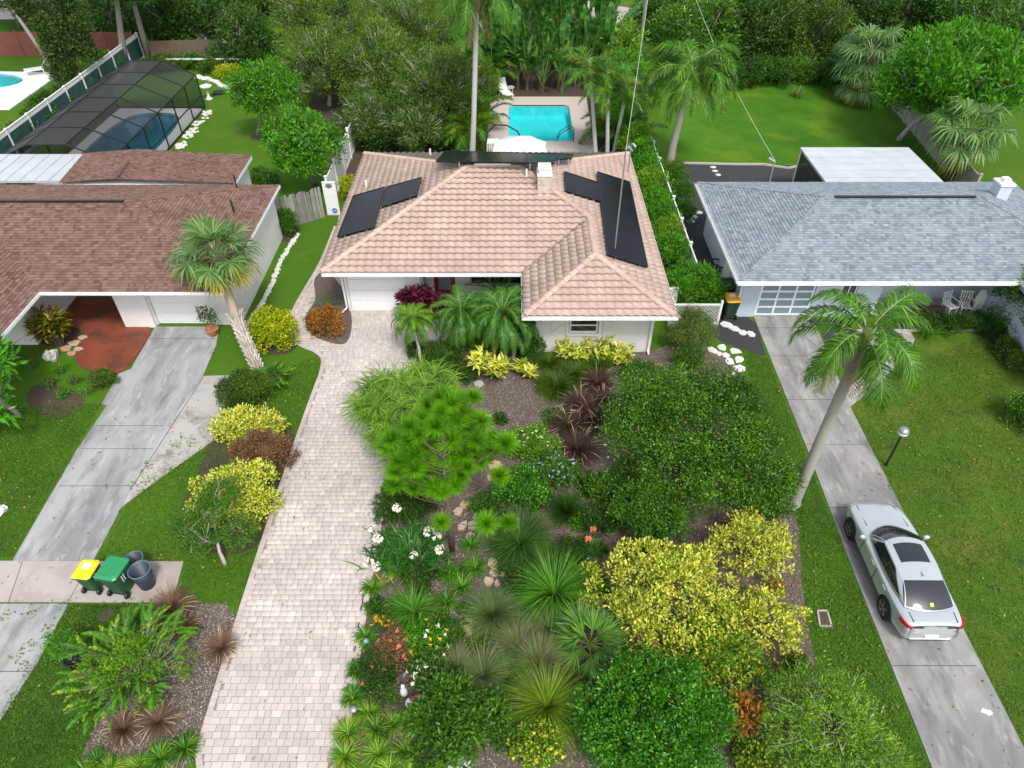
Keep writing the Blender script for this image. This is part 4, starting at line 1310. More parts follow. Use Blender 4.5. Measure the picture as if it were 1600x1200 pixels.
        dr_.bar((-1.96, sg * .64, 1.022), (-2.28, sg * .62, 1.012), .014, .03).bar((1.15, sg * .66, .905), (2.1, sg * .60, .75), .014, .03)
        dr_.build('panel_gap', M['dark_metal'], t, False, False)
        for xa in (-.25, -1.12): MB().bb(xa, xa + .2, sg * .915 if sg > 0 else -.945, .945 if sg > 0 else -.915, .80, .835).build('door_handle', M['car'], t, False, False, .008)
        mm = MB().lathe([(.0, -.10), (.07, -.09), (.10, -.02), (.095, .05), (.0, .08)], 10, (0, 0, 0), 0, .7, 1.1)
        mo = mm.build('mirror', M['car'], t, True, False); mo.location = (.66, sg * 1.0, 1.0)
        MB().bar((.66, sg * .88, .95), (.66, sg * .97, .97), .05, .04).build('mirror_arm', M['black'], t, False, False)
        hl_ = MB().add([(2.08, sg * .845, .74), (2.27, sg * .74, .70), (2.345, sg * .60, .665), (2.36, sg * .60, .58), (2.28, sg * .76, .60), (2.10, sg * .868, .64)], [(0, 1, 2, 3, 4, 5)]).build('headlight', M['lamp_clear'], t, False, False)
        hl_.location = (-.05, -sg * .03, -.02)
        tl = MB()
        for P_ in (((-2.05, .893), (-2.22, .842), (-2.335, .775), (-2.372, .66)),):
            zz = ((.97, .80), (.975, .80), (.965, .80), (.93, .82))
            tl.add([(x, sg * (y - .014), z[0] - .03) for (x, y), z in zip(P_, zz)] + [(x - .004, sg * (y + .004), z[1] + .04) for (x, y), z in zip(P_, zz)], [(0, 1, 5, 4), (1, 2, 6, 5), (2, 3, 7, 6)])
        ob = tl.build('taillight', M['tail'], t, False, False)
        sm = ob.modifiers.new('thick', 'SOLIDIFY'); sm.thickness = .05; sm.offset = 0
        MB().bar((-2.378, sg * .66, .90), (-2.385, sg * .34, .89), .02, .035).build('taillight_bar', M['dark_metal'], t, False, False)
    MB().box((-2.425, 0, .50), (.06, .40, .12)).build('licence_plate', M['sticker'], t, False, False)
    MB().box((-2.40, 0, .34), (.08, 1.2, .08)).build('bumper_insert', M['black'], t, False, False)
    MB().add([(-.86, -.02, 1.432), (-1.04, -.025, 1.425), (-1.06, 0, 1.49), (-1.04, .025, 1.425)], [(0, 1, 2), (0, 2, 3), (1, 3, 2)]).build('antenna_fin', M['car'], t, False, False)
    for x in (1.45, -1.42):
        for sg in (1, -1):
            MB().tube([(x, sg * .60, .345), (x, sg * .928, .345)], .385, 28).build('wheel_arch', M['black'], t, False, False)
            wh = MB().lathe([(.20, -.11), (.30, -.115), (.335, -.08), (.338, 0), (.335, .08), (.30, .115), (.235, .118), (.22, .06)], 28).build('wheel', M['tyre'], t, True, False)
            wh.location = (x, sg * .838, .335); wh.rotation_euler = (-sg * math.pi / 2, 0, 0)
            rm_ = MB().lathe([(.0, .085), (.06, .09), (.055, .07)], 12).lathe([(.235, .112), (.215, .10), (.205, .05)], 28)
            for k in range(5):
                q = 2 * math.pi * k / 5
                rm_.bar((.04 * math.cos(q), .04 * math.sin(q), .085), (.22 * math.cos(q), .22 * math.sin(q), .10), .06, .02)
            ro = rm_.build('rim', M['rim'], wh, False, False)
            dk = MB().tube([(0, 0, .02), (0, 0, .045)], .215, 24).build('brake_disc', M['dark_metal'], wh, False, False)
    return t
build_car()

# ================================================================== bins
def bin_(label, loc, rz, bodym, lidm, s=1.0, sticker=False):
    t = thing('wheelie_bin', label, 'bin', loc, rz)
    w_, d_, h_ = .56 * s, .66 * s, 1.0 * s
    mb = MB()
    lv = [(.10, .76, .70), (.55, .90, .88), (.86, 1.0, 1.0), (.88, 1.06, 1.05), (.94, 1.06, 1.05)]
    for z, kx, ky in lv:
        x, y = w_ / 2 * kx, d_ / 2 * ky
        c = .06
        mb.v += [(a, b, z * h_) for a, b in ((-x + c, -y), (x - c, -y), (x, -y + c), (x, y - c), (x - c, y), (-x + c, y), (-x, y - c), (-x, -y + c))]
    for i in range(len(lv) - 1):
        for k in range(8): mb.f.append((i * 8 + k, i * 8 + (k + 1) % 8, i * 8 + 8 + (k + 1) % 8, i * 8 + 8 + k)); mb.m.append(0)
    mb.f.append(tuple(range(7, -1, -1))); mb.m.append(0)
    mb.build('bin_body', bodym, t, False, False)
    lm_ = MB()
    x, y = w_ / 2 * 1.12, d_ / 2 * 1.10
    c = .07
    rings = [(1.0, .945, 0), (1.0, .965, 0), (.93, .99, 0), (.78, 1.02, .0), (.72, 1.012, .0)]
    for k_, z, _ in rings:
        a, b = x * k_, y * k_
        lm_.v += [(p, q, z * h_) for p, q in ((-a + c, -b), (a - c, -b), (a, -b + c), (a, b - c), (a - c, b), (-a + c, b), (-a, b - c), (-a, -b + c))]
    for i in range(len(rings) - 1):
        for k in range(8): lm_.f.append((i * 8 + k, i * 8 + (k + 1) % 8, i * 8 + 8 + (k + 1) % 8, i * 8 + 8 + k)); lm_.m.append(0)
    lm_.f.append(tuple((len(rings) - 1) * 8 + k for k in range(8))); lm_.m.append(0)
    lm_.f.append(tuple(range(7, -1, -1))); lm_.m.append(0)
    lid = lm_.build('lid', lidm, t, False, False)
    if sticker: MB().bb(-.13 * s, .13 * s, -.02 * s, .20 * s, 1.014 * h_, 1.018 * h_).build('sticker', M['sticker'], lid, False, False)
    MB().tube([(-w_ * .45, -d_ * .57, .93 * h_), (w_ * .45, -d_ * .57, .93 * h_)], .016, 8).build('handle', bodym, t, False, False)
    st_ = MB()
    for k in (-.05, .03): st_.bb(w_ / 2 * 1.015, w_ / 2 * 1.03, -.10 + k, -.07 + k, .60 * h_, .84 * h_)
    st_.build('side_print', M['sticker'], t, False, False)
    for sg in (-1, 1):
        wh = MB().lathe([(.03, -.03), (.10, -.035), (.115, 0), (.10, .035), (.03, .03)], 16).build('wheel', M['black'], t, False, False)
        wh.location = (sg * (w_ * .40 + .03), -d_ * .36, .115); wh.rotation_euler = (0, math.pi / 2, 0)
    MB().tube([(-w_ * .4, -d_ * .36, .115), (w_ * .4, -d_ * .36, .115)], .014, 8).build('axle', M['black'], t, False, False)
    return t
b1 = G(148, 927); b2 = G(191, 932)
bin_('dark green wheelie bin with a yellow lid bearing a white sticker', (b1.x, b1.y + .22, .034), rad(-6), M['bin_green'], M['lid_yellow'], .92, True)
bin_('large dark green wheelie bin with a bright green lid', (b2.x, b2.y + .25, .034), rad(-10), M['bin_green'], M['lid_green'], 1.1)
b3 = G(1138, 497)
bin_('dark green wheelie bin with an amber lid beside the blue house', (b3.x, b3.y + .1, .014), rad(2), M['bin_dark'], M['lid_amber'], 1.05, True)
b4 = G(1132, 478)
bin_('dark green wheelie bin with a dark lid behind the amber-lidded bin', (b4.x + .05, b4.y + .35, .014), rad(2), M['bin_dark'], M['bin_dark'], 1.05, False)
def can(label, u, v, s, tilt=0):
    p = G(u, v)
    t = thing('trash_can', label, 'trash can', (p.x, p.y, .034), 0)
    MB().lathe([(0, .0), (.20 * s, .0), (.27 * s, .68 * s), (.262 * s, .68 * s), (.19 * s, .02), (0, .02)], 24).build('can_body', M['can_navy'], t, True, False)
    MB().lathe([(.262 * s, .665 * s), (.292 * s, .665 * s), (.292 * s, .70 * s), (.262 * s, .70 * s), (.262 * s, .665 * s)], 24).build('rim', plain('can_rim', (.10, .13, .17), .5), t, True, False)
    for sg in (-1, 1): MB().tube([(sg * .27 * s, -.07, .56 * s), (sg * .32 * s, -.06, .55 * s), (sg * .32 * s, .06, .55 * s), (sg * .27 * s, .07, .56 * s)], .014, 6).build('handle', M['can_navy'], t, False, False)
    return t
can('open navy trash can standing nearer the purple grass tuft', 232, 914, 1.12)
can('open navy trash can half hidden behind the other trash can', 221, 895, 1.0)

# ================================================================== small things
p = G(1384, 727)
t = thing('lamp_post', 'black garden lamp post with a round white globe on the lawn', 'lamp post', (p.x, p.y, 0))
MB().tube([(0, 0, 0), (0, 0, 1.5)], .04, 10).tube([(0, 0, 0), (0, 0, .05)], .07, 10).build('post', M['black'], t, False, False)
MB().lathe([(.05, 1.5), (.12, 1.53), (.165, 1.60), (.175, 1.67), (.16, 1.70)], 20).build('globe', M['globe'], t, True, False)
MB().lathe([(.16, 1.70), (.178, 1.70), (.178, 1.73), (.14, 1.80), (.07, 1.845), (0, 1.85)], 20).build('globe_cap', M['grey_metal'], t, True, False)
a, b, c, d = [G(*q) for q in ((1277, 955), (1292, 955), (1299, 979), (1281, 979))]
t = thing('meter_cover', 'brown meter box cover in a pale concrete frame set in the lawn', 'cover', ((a.x + c.x) / 2, (a.y + c.y) / 2, 0))
fm = MB()
for x, y in ((a, b), (b, c), (c, d), (d, a)): fm.bar((x.x, x.y, .02), (y.x, y.y, .02), .05, .045)
fm.build('frame', M['sidewalk'], t)
MB().prism([(q.x, q.y) for q in (a, b, c, d)], 0, .028).build('lid', M['brown_plastic'], t)
p = G(166, 961)
tag(MB().tube([(p.x, p.y, 0), (p.x, p.y, .025)], .21, 18).build('valve_cover', M['brown_plastic']), 'round brown valve cover in the grass below the bins', 'cover')
p = G(1540, 1113)
tag(MB().prism([(p.x + x, p.y + y) for x, y in ((-.14, 0), (-.05, .10), (.03, .05), (.13, .04), (.15, -.05), (.03, -.10), (-.04, -.04))], .03, .036).build('paper_scrap', M['sticker']), 'white paper scrap lying on the concrete drive below the car', 'litter')
def rock(name, label, cat, u, v, r, mat, h=.6, sx=1.0, sy=1.0, seed=0, group=None, z=0.0, rz=0):
    rr = random.Random(seed)
    p = G(u, v, z)
    mb = MB()
    n, m_ = 12, 6
    ph = [rr.uniform(0, 6.28) for _ in range(8)]
    for j in range(m_ + 1):
        el = math.pi * j / m_ - math.pi / 2
        for k in range(n):
            az = 2 * math.pi * k / n
            q = r * (1 + .14 * math.sin(3 * az + ph[0] + j) + .10 * math.sin(5 * az + ph[1] - 2 * j) + rr.uniform(-.06, .06))
            mb.v.append((q * math.cos(el) * math.cos(az) * sx, q * math.cos(el) * math.sin(az) * sy, max(-.02, q * h * (math.sin(el) + .5))))
    for j in range(m_):
        for k in range(n): mb.f.append((j * n + k, j * n + (k + 1) % n, (j + 1) * n + (k + 1) % n, (j + 1) * n + k)); mb.m.append(0)
    me = mb.mesh(name, mat)
    o = link(name, me, None, (p.x, p.y, z), (0, 0, rz))
    return tag(o, label, cat, group)
rock('boulder', 'mottled grey rounded rock on the grass by the red carport floor', 'rock', 82, 560, .30, M['stone_grey'], .8, seed=3)
rock('boulder', 'pale smooth rock at the bottom edge below the round green shrub', 'rock', 720, 1203, .32, M['white_stone'], .6, seed=4)
rock('boulder', 'white rock at the far edge of the grass beside the dark drive', 'rock', 0, 800, .24, M['white_stone'], .7, seed=5)
# the row of white edging stones down the side lawn
sm_ = []
for k in range(4):
    o = rock('edging_stone', None, None, 0, 0, .14, M['white_stone'], .75, U(.8, 1.2), U(.8, 1.2), 20 + k)
    sm_.append(o.data); bpy.data.objects.remove(o)
line = [G(*q) for q in ((466, 366), (452, 388), (437, 412), (428, 438), (418, 460), (404, 484), (388, 508))]
tot = sum((b - a).length for a, b in zip(line, line[1:]))
k = 0
for a, b in zip(line, line[1:]):
    L = (b - a).length
    n = round(L / .155)
    for i in range(n):
        c = a.lerp(b, (i + .5) / n)
        o = link('edging_stone', sm_[k % 4], None, (c.x + U(-.04, .04), c.y + U(-.03, .03), 0), (0, 0, U(0, 6.28)), (U(.55, .95),) * 3)
        tag(o, 'white limestone lump in the winding row along the side lawn', 'stone', 'white edging stones along the side lawn'); k += 1
line = [G(*q) for q in ((306, 122), (320, 124), (338, 130), (352, 138), (380, 139))]
for a, b in zip(line, line[1:]):
    n = max(2, round((b - a).length / .3))
    for i in range(n):
        c = a.lerp(b, (i + .5) / n)
        o = link('edging_stone', sm_[k % 4], None, (c.x, c.y + U(-.06, .06), 0), (0, 0, U(0, 6.28)), (U(1.1, 1.7),) * 3)
        tag(o, 'white limestone lump edging the back garden bed by the bird baths', 'stone', 'white edging stones of the back bed'); k += 1
a, b = G(318, 172), G(270, 232)
for i in range(60):
    c = a.lerp(b, U(0, 1))
    o = link('edging_stone', sm_[i % 4], None, (c.x + U(.1, .75), c.y, 0), (0, 0, U(0, 6.28)), (U(.6, 1.2), U(.6, 1.2), .5))
    tag(o, 'loose white stone in the strip along the screen enclosure', 'stone', 'loose white stones along the pool enclosure')
# stepping stones
def flagst(name, label, cat, u, v, rw, rh, mat, seed, group=None, z=.0, h=.05, rz=0, sharp=False):
    rr = random.Random(seed)
    p = G(u, v)
    k = ppm(u, v)
    n = 6 if sharp else 9
    poly = []
    for i in range(n):
        a_ = 2 * math.pi * i / n + rr.uniform(-.2, .2)
        q = rr.uniform(.85, 1.12)
        poly.append((rw / k * q * math.cos(a_), rh / k * q * math.sin(a_) * 1.5))
    if sharp: poly = [(x * rr.uniform(.8, 1.2), y * rr.uniform(.8, 1.2)) for x, y in poly]
    else: poly = chaikin(poly, 1)
    c_, s_ = math.cos(rz), math.sin(rz)
    poly = [(x * c_ - y * s_, x * s_ + y * c_) for x, y in poly]
    n = len(poly)
    mb = MB().prism(poly, 0, h - .012)
    mb.add([(x, y, h - .012) for x, y in poly] + [(x * .93, y * .93, h) for x, y in poly], [(i, (i + 1) % n, n + (i + 1) % n, n + i) for i in range(n)] + [tuple(range(n, 2 * n))])
    o = link(name, mb.mesh(name, mat), None, (p.x, p.y, z))
    return tag(o, label, cat, group)
for i, (u, v, a, b) in enumerate([(1135, 508, 10, 5), (1148, 515, 8, 5), (1160, 521, 7, 5), (1173, 523, 6, 6)]):
    flagst('stepping_stone', 'pale stepping stone on the dark gravel below the amber-lidded bin', 'stepping stone', u, v, a, b, M['white_stone'], i, 'stepping stones on the dark gravel', .014, .05, U(-.3, .3), True)
for i, (u, v, a, b) in enumerate([(1128, 543, 8, 5), (1148, 549, 9, 5), (1114, 548, 7, 7), (1134, 556, 7, 4), (1155, 562, 8, 6), (1140, 565, 8, 5), (1156, 576, 8, 6), (1124, 553, 6, 3), (1145, 585, 5, 3)]):
    flagst('stepping_stone', 'white irregular flat stone set in the grass beside the big dark shrub', 'stepping stone', u, v, a, b, M['white_stone'], 30 + i, 'flat white stones in the grass', 0, .04, U(0, 3), True)
for i, (u, v, a, b) in enumerate([(1114, 262, 5, 2), (1117, 268, 5, 2), (1122, 274, 5, 2), (1080, 346, 6, 4), (1085, 340, 5, 3), (1092, 333, 6, 3), (1076, 347, 4, 3)]):
    flagst('stepping_stone', 'pale stepping stone in the dark side gravel of the blue house', 'stepping stone', u, v, a, b, M['white_stone'], 60 + i, 'stepping stones in the side gravel', .012)
for i, (u, v, a, b) in enumerate([(104, 545, 9, 5), (118, 536, 9, 5), (112, 553, 8, 4), (128, 528, 8, 4), (122, 546, 8, 4)]):
    flagst('flagstone', 'tan flagstone laid beside the red carport floor', 'flagstone', u, v, a, b, M['flag'], 80 + i, 'tan flagstones by the red floor', .0, .05, U(-.2, .2), True)
for i, (u, v, a, b) in enumerate([(757, 655, 8, 10), (768, 690, 10, 9), (773, 728, 11, 8), (768, 748, 10, 6), (716, 800, 8, 6), (727, 790, 9, 5), (745, 806, 12, 5), (757, 808, 9, 5), (722, 823, 10, 5), (738, 822, 11, 6), (759, 828, 7, 6),
                                    (773, 895, 9, 6), (785, 899, 6, 5), (763, 909, 9, 6), (778, 913, 7, 5), (730, 963, 6, 10), (731, 986, 9, 8), (744, 1001, 9, 6), (768, 880, 9, 6), (735, 840, 10, 6)]):
    flagst('flagstone', 'orange tan flagstone of the winding garden path between grass tufts', 'flagstone', u, v, a, b, M['flag'], 100 + i, 'tan flagstones of the garden path', .012, .06, U(0, 3), True)
for i, (u, v, a, b) in enumerate([(672, 205, 4, 3), (680, 218, 4, 3), (688, 232, 5, 3)]):
    flagst('flagstone', 'tan stone on the narrow path behind the tile-roofed house', 'flagstone', u, v, a, b, M['flag'], 140 + i, 'stones of the back path', .014, .05)
flagst('stepping_stone', 'pale rough stone by the young palm at the entry walk', 'stone', 700, 553, 12, 6, M['stone_grey'], 150, None, .012, .1)
flagst('stepping_stone', 'small grey stone at the foot of the yellow ginger plant', 'stone', 748, 602, 8, 4, M['stone_grey'], 151, None, .012, .12)

# potted plants' pots, garden ornaments
p = G(334, 524)
t_pot = thing('terracotta_pot', 'terracotta pot with a leafy shrub at the corner of the dark drive', 'potted plant', (p.x, p.y, .03))
MB().lathe([(0, 0), (.15, 0), (.24, .22), (.25, .30), (.285, .31), (.285, .37), (.245, .37), (.23, .31), (0, .30)], 22).build('pot', M['terracotta'], t_pot, True, False)
p = G(124, 1036)
t_pot2 = thing('black_pot', 'black nursery pot holding a small leafy sapling on the grass', 'potted plant', (p.x, p.y, 0))
MB().lathe([(0, 0), (.22, 0), (.27, .34), (.29, .34), (.29, .38), (.26, .38), (.25, .30), (0, .28)], 20).build('pot', M['black'], t_pot2, True, False)
p = G(632, 1085)
t = thing('garden_statue', 'slim white bird statue standing on the mulch', 'statue', (p.x, p.y, .012))
MB().lathe([(0, 0), (.09, 0), (.105, .10), (.10, .2), (.07, .32), (.04, .38), (.055, .44), (.035, .50), (0, .51)], 14).build('statue_body', M['stucco'], t, True, False)
MB().lathe([(.02, 0), (.012, .06), (0, .08)], 8, (0, 0, 0)).build('beak', M['stone_grey'], t, False, False).location = (-.03, .02, .46)
p = G(641, 1103)
t = thing('garden_ornament', 'white egg shaped ornament beside the magenta flower', 'ornament', (p.x, p.y, .012))
MB().lathe([(0, 0), (.08, .01), (.12, .12), (.10, .24), (.05, .31), (0, .33)], 14).build('egg', M['stucco'], t, True, False)
MB().lathe([(.06, 0), (.09, 0), (.09, .02), (.06, .02)], 12).build('base', M['stone_grey'], t, False, False)
p = G(651, 1100)
t = thing('flower', 'single magenta flower beside the white egg ornament', 'flower', (p.x, p.y, .012))
MB().tube([(0, 0, 0), (.01, 0, .3)], .008, 6).build('stem', M['bin_green'], t, False, False)
mb = MB()
for k in range(7):
    q = 2 * math.pi * k / 7
    c_, s_ = math.cos(q), math.sin(q)
    mb.add([(.01, 0, .30), (.01 + .07 * c_ - .035 * s_, .07 * s_ + .035 * c_, .33), (.01 + .13 * c_, .13 * s_, .31), (.01 + .07 * c_ + .035 * s_, .07 * s_ - .035 * c_, .33)], [(0, 1, 2, 3)])
mb.build('petals', M['magenta'], t, False, False)
p = G(555, 1116)
t = thing('path_light', 'small grey path light at the driveway edge between grass tufts', 'path light', (p.x, p.y, .012))
MB().tube([(0, 0, 0), (0, 0, .25)], .02, 8).build('stake', M['black'], t, False, False)
MB().lathe([(.03, .25), (.10, .27), (.11, .30), (.06, .34), (.0, .35)], 14).build('lamp_head', M['grey_metal'], t, True, False)
p = G(575, 1012)
t = thing('glass_orb', 'small grey glass ball on a stake among driveway tufts', 'ornament', (p.x, p.y, .012))
MB().tube([(0, 0, 0), (0, 0, .3)], .015, 8).build('stake', M['black'], t, False, False)
MB().lathe([(0, .28), (.06, .30), (.085, .36), (.06, .42), (0, .44)], 14).build('ball', M['frost'], t, True, False)
def birdbath(label, u, v, s):
    p = G(u, v)
    t = thing('bird_bath', label, 'bird bath', (p.x, p.y, 0))
    MB().lathe([(0, 0), (.22 * s, 0), (.20 * s, .07), (.10 * s, .14), (.075 * s, .35), (.09 * s, .6 * s)], 16).build('pedestal', M['white_stone'], t, True, False)
    MB().lathe([(.09 * s, .6 * s), (.30 * s, .68 * s), (.34 * s, .76 * s), (.31 * s, .76 * s), (.2 * s, .70 * s), (0, .69 * s)], 18).build('bowl', M['white_stone'], t, True, False)
    return t
birdbath('wide white bird bath on the grass beside the screen enclosure', 327, 155, 1.25)
birdbath('slim white bird bath behind the wide one', 324, 137, .9)
p = G(342, 146)
tag(MB().tube([(p.x, p.y, 0), (p.x, p.y, .12)], .42, 18).build('planter_ring', M['dark_metal']), 'low dark round planter beside the white bird baths', 'planter')
p = G(318, 78)
t = thing('garden_statue', 'white crouching statue on a stone block in the back garden', 'statue', (p.x, p.y, 0))
MB().bb(p.x - .5, p.x + .5, p.y - .35, p.y + .35, 0, .7).build('plinth', M['stone_grey'], t)
MB().tube([(-.45, 0, .75), (-.2, 0, .95), (.15, 0, 1.0), (.45, 0, .8)], [.12, .24, .28, .16], 10).tube([(-.25, 0, 1.0), (-.38, 0, 1.35)], [.14, .10], 10).tube([(-.42, 0, 1.35), (-.42, 0, 1.55)], [.13, .09], 10).build('figure', M['white_stone'], t, True, False)

# ---- pool furniture
def lounger(label, u, v, rz, mat, s=1.0):
    p = G(u, v)
    t = thing('sun_lounger', label, 'sun lounger', (p.x, p.y, .06), rz)
    mb = MB()
    for k in range(9): mb.bb(-.31, .31, -.9 + k * .135, -.9 + k * .135 + .115, .36, .40)
    tag(mb.build('seat', mat, t, False, False))
    mb = MB()
    for k in range(6):
        y, z = .33 + k * .085, .40 + k * .115
        mb.add([(-.31, y, z), (.31, y, z), (.31, y + .075, z + .1), (-.31, y + .075, z + .1), (-.31, y + .025, z - .02), (.31, y + .025, z - .02), (.31, y + .1, z + .08), (-.31, y + .1, z + .08)], [(0, 1, 2, 3), (7, 6, 5, 4), (0, 4, 5, 1), (2, 6, 7, 3)])
    mb.build('backrest', mat, t, False, False)
    MB().bb(-.35, -.315, -.95, .4, .32, .40).bb(.315, .35, -.95, .4, .32, .40).build('frame', mat, t, False, False)
    for x in (-.3, .3):
        for y in (-.8, .35): MB().bb(x - .025, x + .025, y - .025, y + .025, 0, .32).build('leg', mat, t, False, False)
    return t
lounger('white slatted sun lounger on the pool deck under the big leaves', 789, 152, rad(20), M['white'])
lounger('white and dark lounger by the oval pool', 62, 116, rad(-60), M['white'])
def side_table(label, u, v, r, mat, topm):
    p = G(u, v)
    t = thing('side_table', label, 'table', (p.x, p.y, .06))
    MB().tube([(0, 0, .42), (0, 0, .45)], r, 18).build('table_top', topm, t, False, False)
    for k in range(4):
        q = math.pi / 4 + k * math.pi / 2
        MB().bar((r * .8 * math.cos(q), r * .8 * math.sin(q), 0), (r * .7 * math.cos(q), r * .7 * math.sin(q), .42), .03).build('leg', mat, t, False, False)
side_table('low white table beside the sun lounger on the pool deck', 797, 147, .32, M['white'], M['white'])
side_table('pale round table beside the oval pool', 86, 111, .5, M['white'], M['white'])
uc = G(812, 229, 2.35)
t = thing('patio_umbrella', 'large white octagonal patio umbrella with a dark curved arm by the pool', 'umbrella', (uc.x - 1.9, uc.y + .6, .06))
Ur = 1.62
ax = Vector((uc.x, uc.y, 2.95))
for k in range(8):
    q0, q1 = 2 * math.pi * (k + .5) / 8, 2 * math.pi * (k + 1.5) / 8
    a = Vector((uc.x + Ur * math.cos(q0), uc.y + Ur * math.sin(q0), 2.35)); b = Vector((uc.x + Ur * math.cos(q1), uc.y + Ur * math.sin(q1), 2.35))
    m_ = (a + b) / 2; m_ = m_ + (ax - m_) * .05
    MB().add([ax, a, m_, b, a - Vector((0, 0, .14)), m_ - Vector((0, 0, .14)), b - Vector((0, 0, .14))], [(0, 1, 2), (0, 2, 3), (1, 4, 5, 2), (2, 5, 6, 3)]).build('canopy_panel', M['canvas'], t)
mp = Vector((uc.x - 1.9, uc.y + .6, 0))
MB().tube([mp + Vector((0, 0, .06)), mp + Vector((0, 0, 2.2)), mp + Vector((.12, -.03, 2.9)), mp + Vector((.55, -.17, 3.4)), mp + Vector((1.2, -.38, 3.45)), mp + Vector((1.75, -.55, 3.2)), (uc.x, uc.y, 2.98)], .04, 8).build('mast', M['dark_metal'], t)
MB().bar((mp.x - .45, mp.y, .1), (mp.x + .45, mp.y, .1), .09, .07).bar((mp.x, mp.y - .45, .1), (mp.x, mp.y + .45, .1), .09, .07).build('base', M['dark_metal'], t)
p = G(770, 222, .9)
t = thing('bar_table', 'white slatted bar table at the corner of the pool deck', 'table', (p.x, p.y, .06))
MB().bb(-.38, .38, -.35, .35, .86, .92).build('table_top', M['white'], t, False, False)
for k in range(6): MB().bb(-.36 + k * .14, -.32 + k * .14, -.33, -.30, 0, .86).build('slat', M['white'], t, False, False)
for x in (-.34, .34): MB().bb(x - .025, x + .025, .28, .33, 0, .86).build('leg', M['white'], t, False, False)
p = G(893, 222)
t = thing('pool_handrail', 'dark handrail loops at the near corner of the garden pool', 'handrail', (p.x, p.y, .06))
for dx in (0, .42):
    MB().tube([(p.x + .1 + dx * .1, p.y - .15 + dx, .06), (p.x + .1 + dx * .1, p.y - .15 + dx, .8), (p.x - .2, p.y - .1 + dx, .95), (p.x - .75, p.y - .05 + dx, .55), (p.x - .95, p.y - .05 + dx, .12)], .025, 8).build('rail', M['dark_metal'], t)
# ---- porch things
p = G(1121, 428)
t = thing('adirondack_chair', 'dark brown slatted garden chair against the side wall of the blue house', 'chair', (p.x, p.y, .012), rad(-95))
mb = MB()
for k in range(5): mb.add([(-.28 + k * .115, .18, .32), (-.18 + k * .115, .18, .32), (-.18 + k * .115, .55, 1.0), (-.28 + k * .115, .55, 1.0), (-.28 + k * .115, .21, .30), (-.18 + k * .115, .21, .30), (-.18 + k * .115, .58, .98), (-.28 + k * .115, .58, .98)], [(0, 1, 2, 3), (7, 6, 5, 4), (0, 3, 7, 4), (1, 5, 6, 2), (2, 6, 7, 3)])
mb.build('backrest', M['dark_wood'], t, False, False)
mb = MB()
for k in range(5): mb.bb(-.29, .29, -.35 + k * .11, -.25 + k * .11, .36 - k * .02, .385 - k * .02)
mb.build('seat', M['dark_wood'], t, False, False)
for sg in (-1, 1):
    MB().bb(sg * .36 - .06, sg * .36 + .06, -.42, .35, .56, .585).build('armrest', M['dark_wood'], t, False, False)
    MB().bb(sg * .33 - .02, sg * .33 + .02, -.38, -.28, 0, .56).build('leg', M['dark_wood'], t, False, False)
    MB().bar((sg * .33, .35, .0), (sg * .33, .25, .56), .04, .09).build('leg', M['dark_wood'], t, False, False)
def porch_chair(label, u, v, rz):
    p = G(u, v)
    t = thing('porch_chair', label, 'chair', (p.x, p.y, .05), rz)
    mb = MB()
    for k in range(5):
        mb.bb(-.22 + k * .09, -.17 + k * .09, -.22, .22, .42, .445)
    mb.bb(-.25, .25, -.25, -.20, .415, .45).bb(-.25, .25, .20, .25, .415, .45)
    mb.build('seat', M['white'], t, False, False)
    mb = MB()
    for k in range(5): mb.bar((-.2 + k * .1, .24, .45), (-.22 + k * .11, .36, .92), .035, .02)
    mb.bar((-.27, .37, .93), (.27, .37, .93), .05, .05)
    mb.build('backrest', M['white'], t, False, False)
    for x in (-.22, .22):
        for y in (-.22, .24): MB().bb(x - .02, x + .02, y - .02, y + .02, 0, .42).build('leg', M['white'], t, False, False)
        MB().bar((x * 1.2, -.22, .64), (x * 1.2, .28, .66), .04, .03).bar((x * 1.2, -.2, .42), (x * 1.2, -.2, .64), .03).build('armrest', M['white'], t, False, False)
porch_chair('white openwork porch chair nearer the palm under the dark windows', 1478, 491, rad(20))
porch_chair('white openwork porch chair beside the leaning tan board', 1502, 491, rad(-8))
p = G(1523, 493)
t = thing('leaning_board', 'pale tan board leaning beside the white porch chairs', 'board', (p.x, p.y, .05))
MB().add([(-.2, 0, 0), (.2, 0, 0), (.24, .15, .8), (.12, .22, 1.15), (-.12, .22, 1.15), (-.24, .15, .8), (-.2, .04, 0), (.2, .04, 0), (.24, .19, .8), (.12, .26, 1.15), (-.12, .26, 1.15), (-.24, .19, .8)],
         [(0, 1, 2, 5), (5, 2, 3, 4), (6, 11, 8, 7), (11, 10, 9, 8), (1, 7, 8, 2), (2, 8, 9, 3), (3, 9, 10, 4), (4, 10, 11, 5), (5, 11, 6, 0), (0, 6, 7, 1)]).build('board', M['stucco_warm'], t, False, False)
MB().bb(-.1, .1, .3, .34, 0, .06).build('foot', M['stone_grey'], t, False, False)
p = G(1449, 495)
t = thing('bench', 'low dark bench under the palm at the porch edge', 'bench', (p.x, p.y, .05))
MB().bb(-.5, .5, -.2, .2, .38, .44).build('seat', M['dark_wood'], t, False, False)
for x in (-.42, .42): MB().bb(x - .04, x + .04, -.17, .17, 0, .38).build('leg', M['dark_wood'], t, False, False)

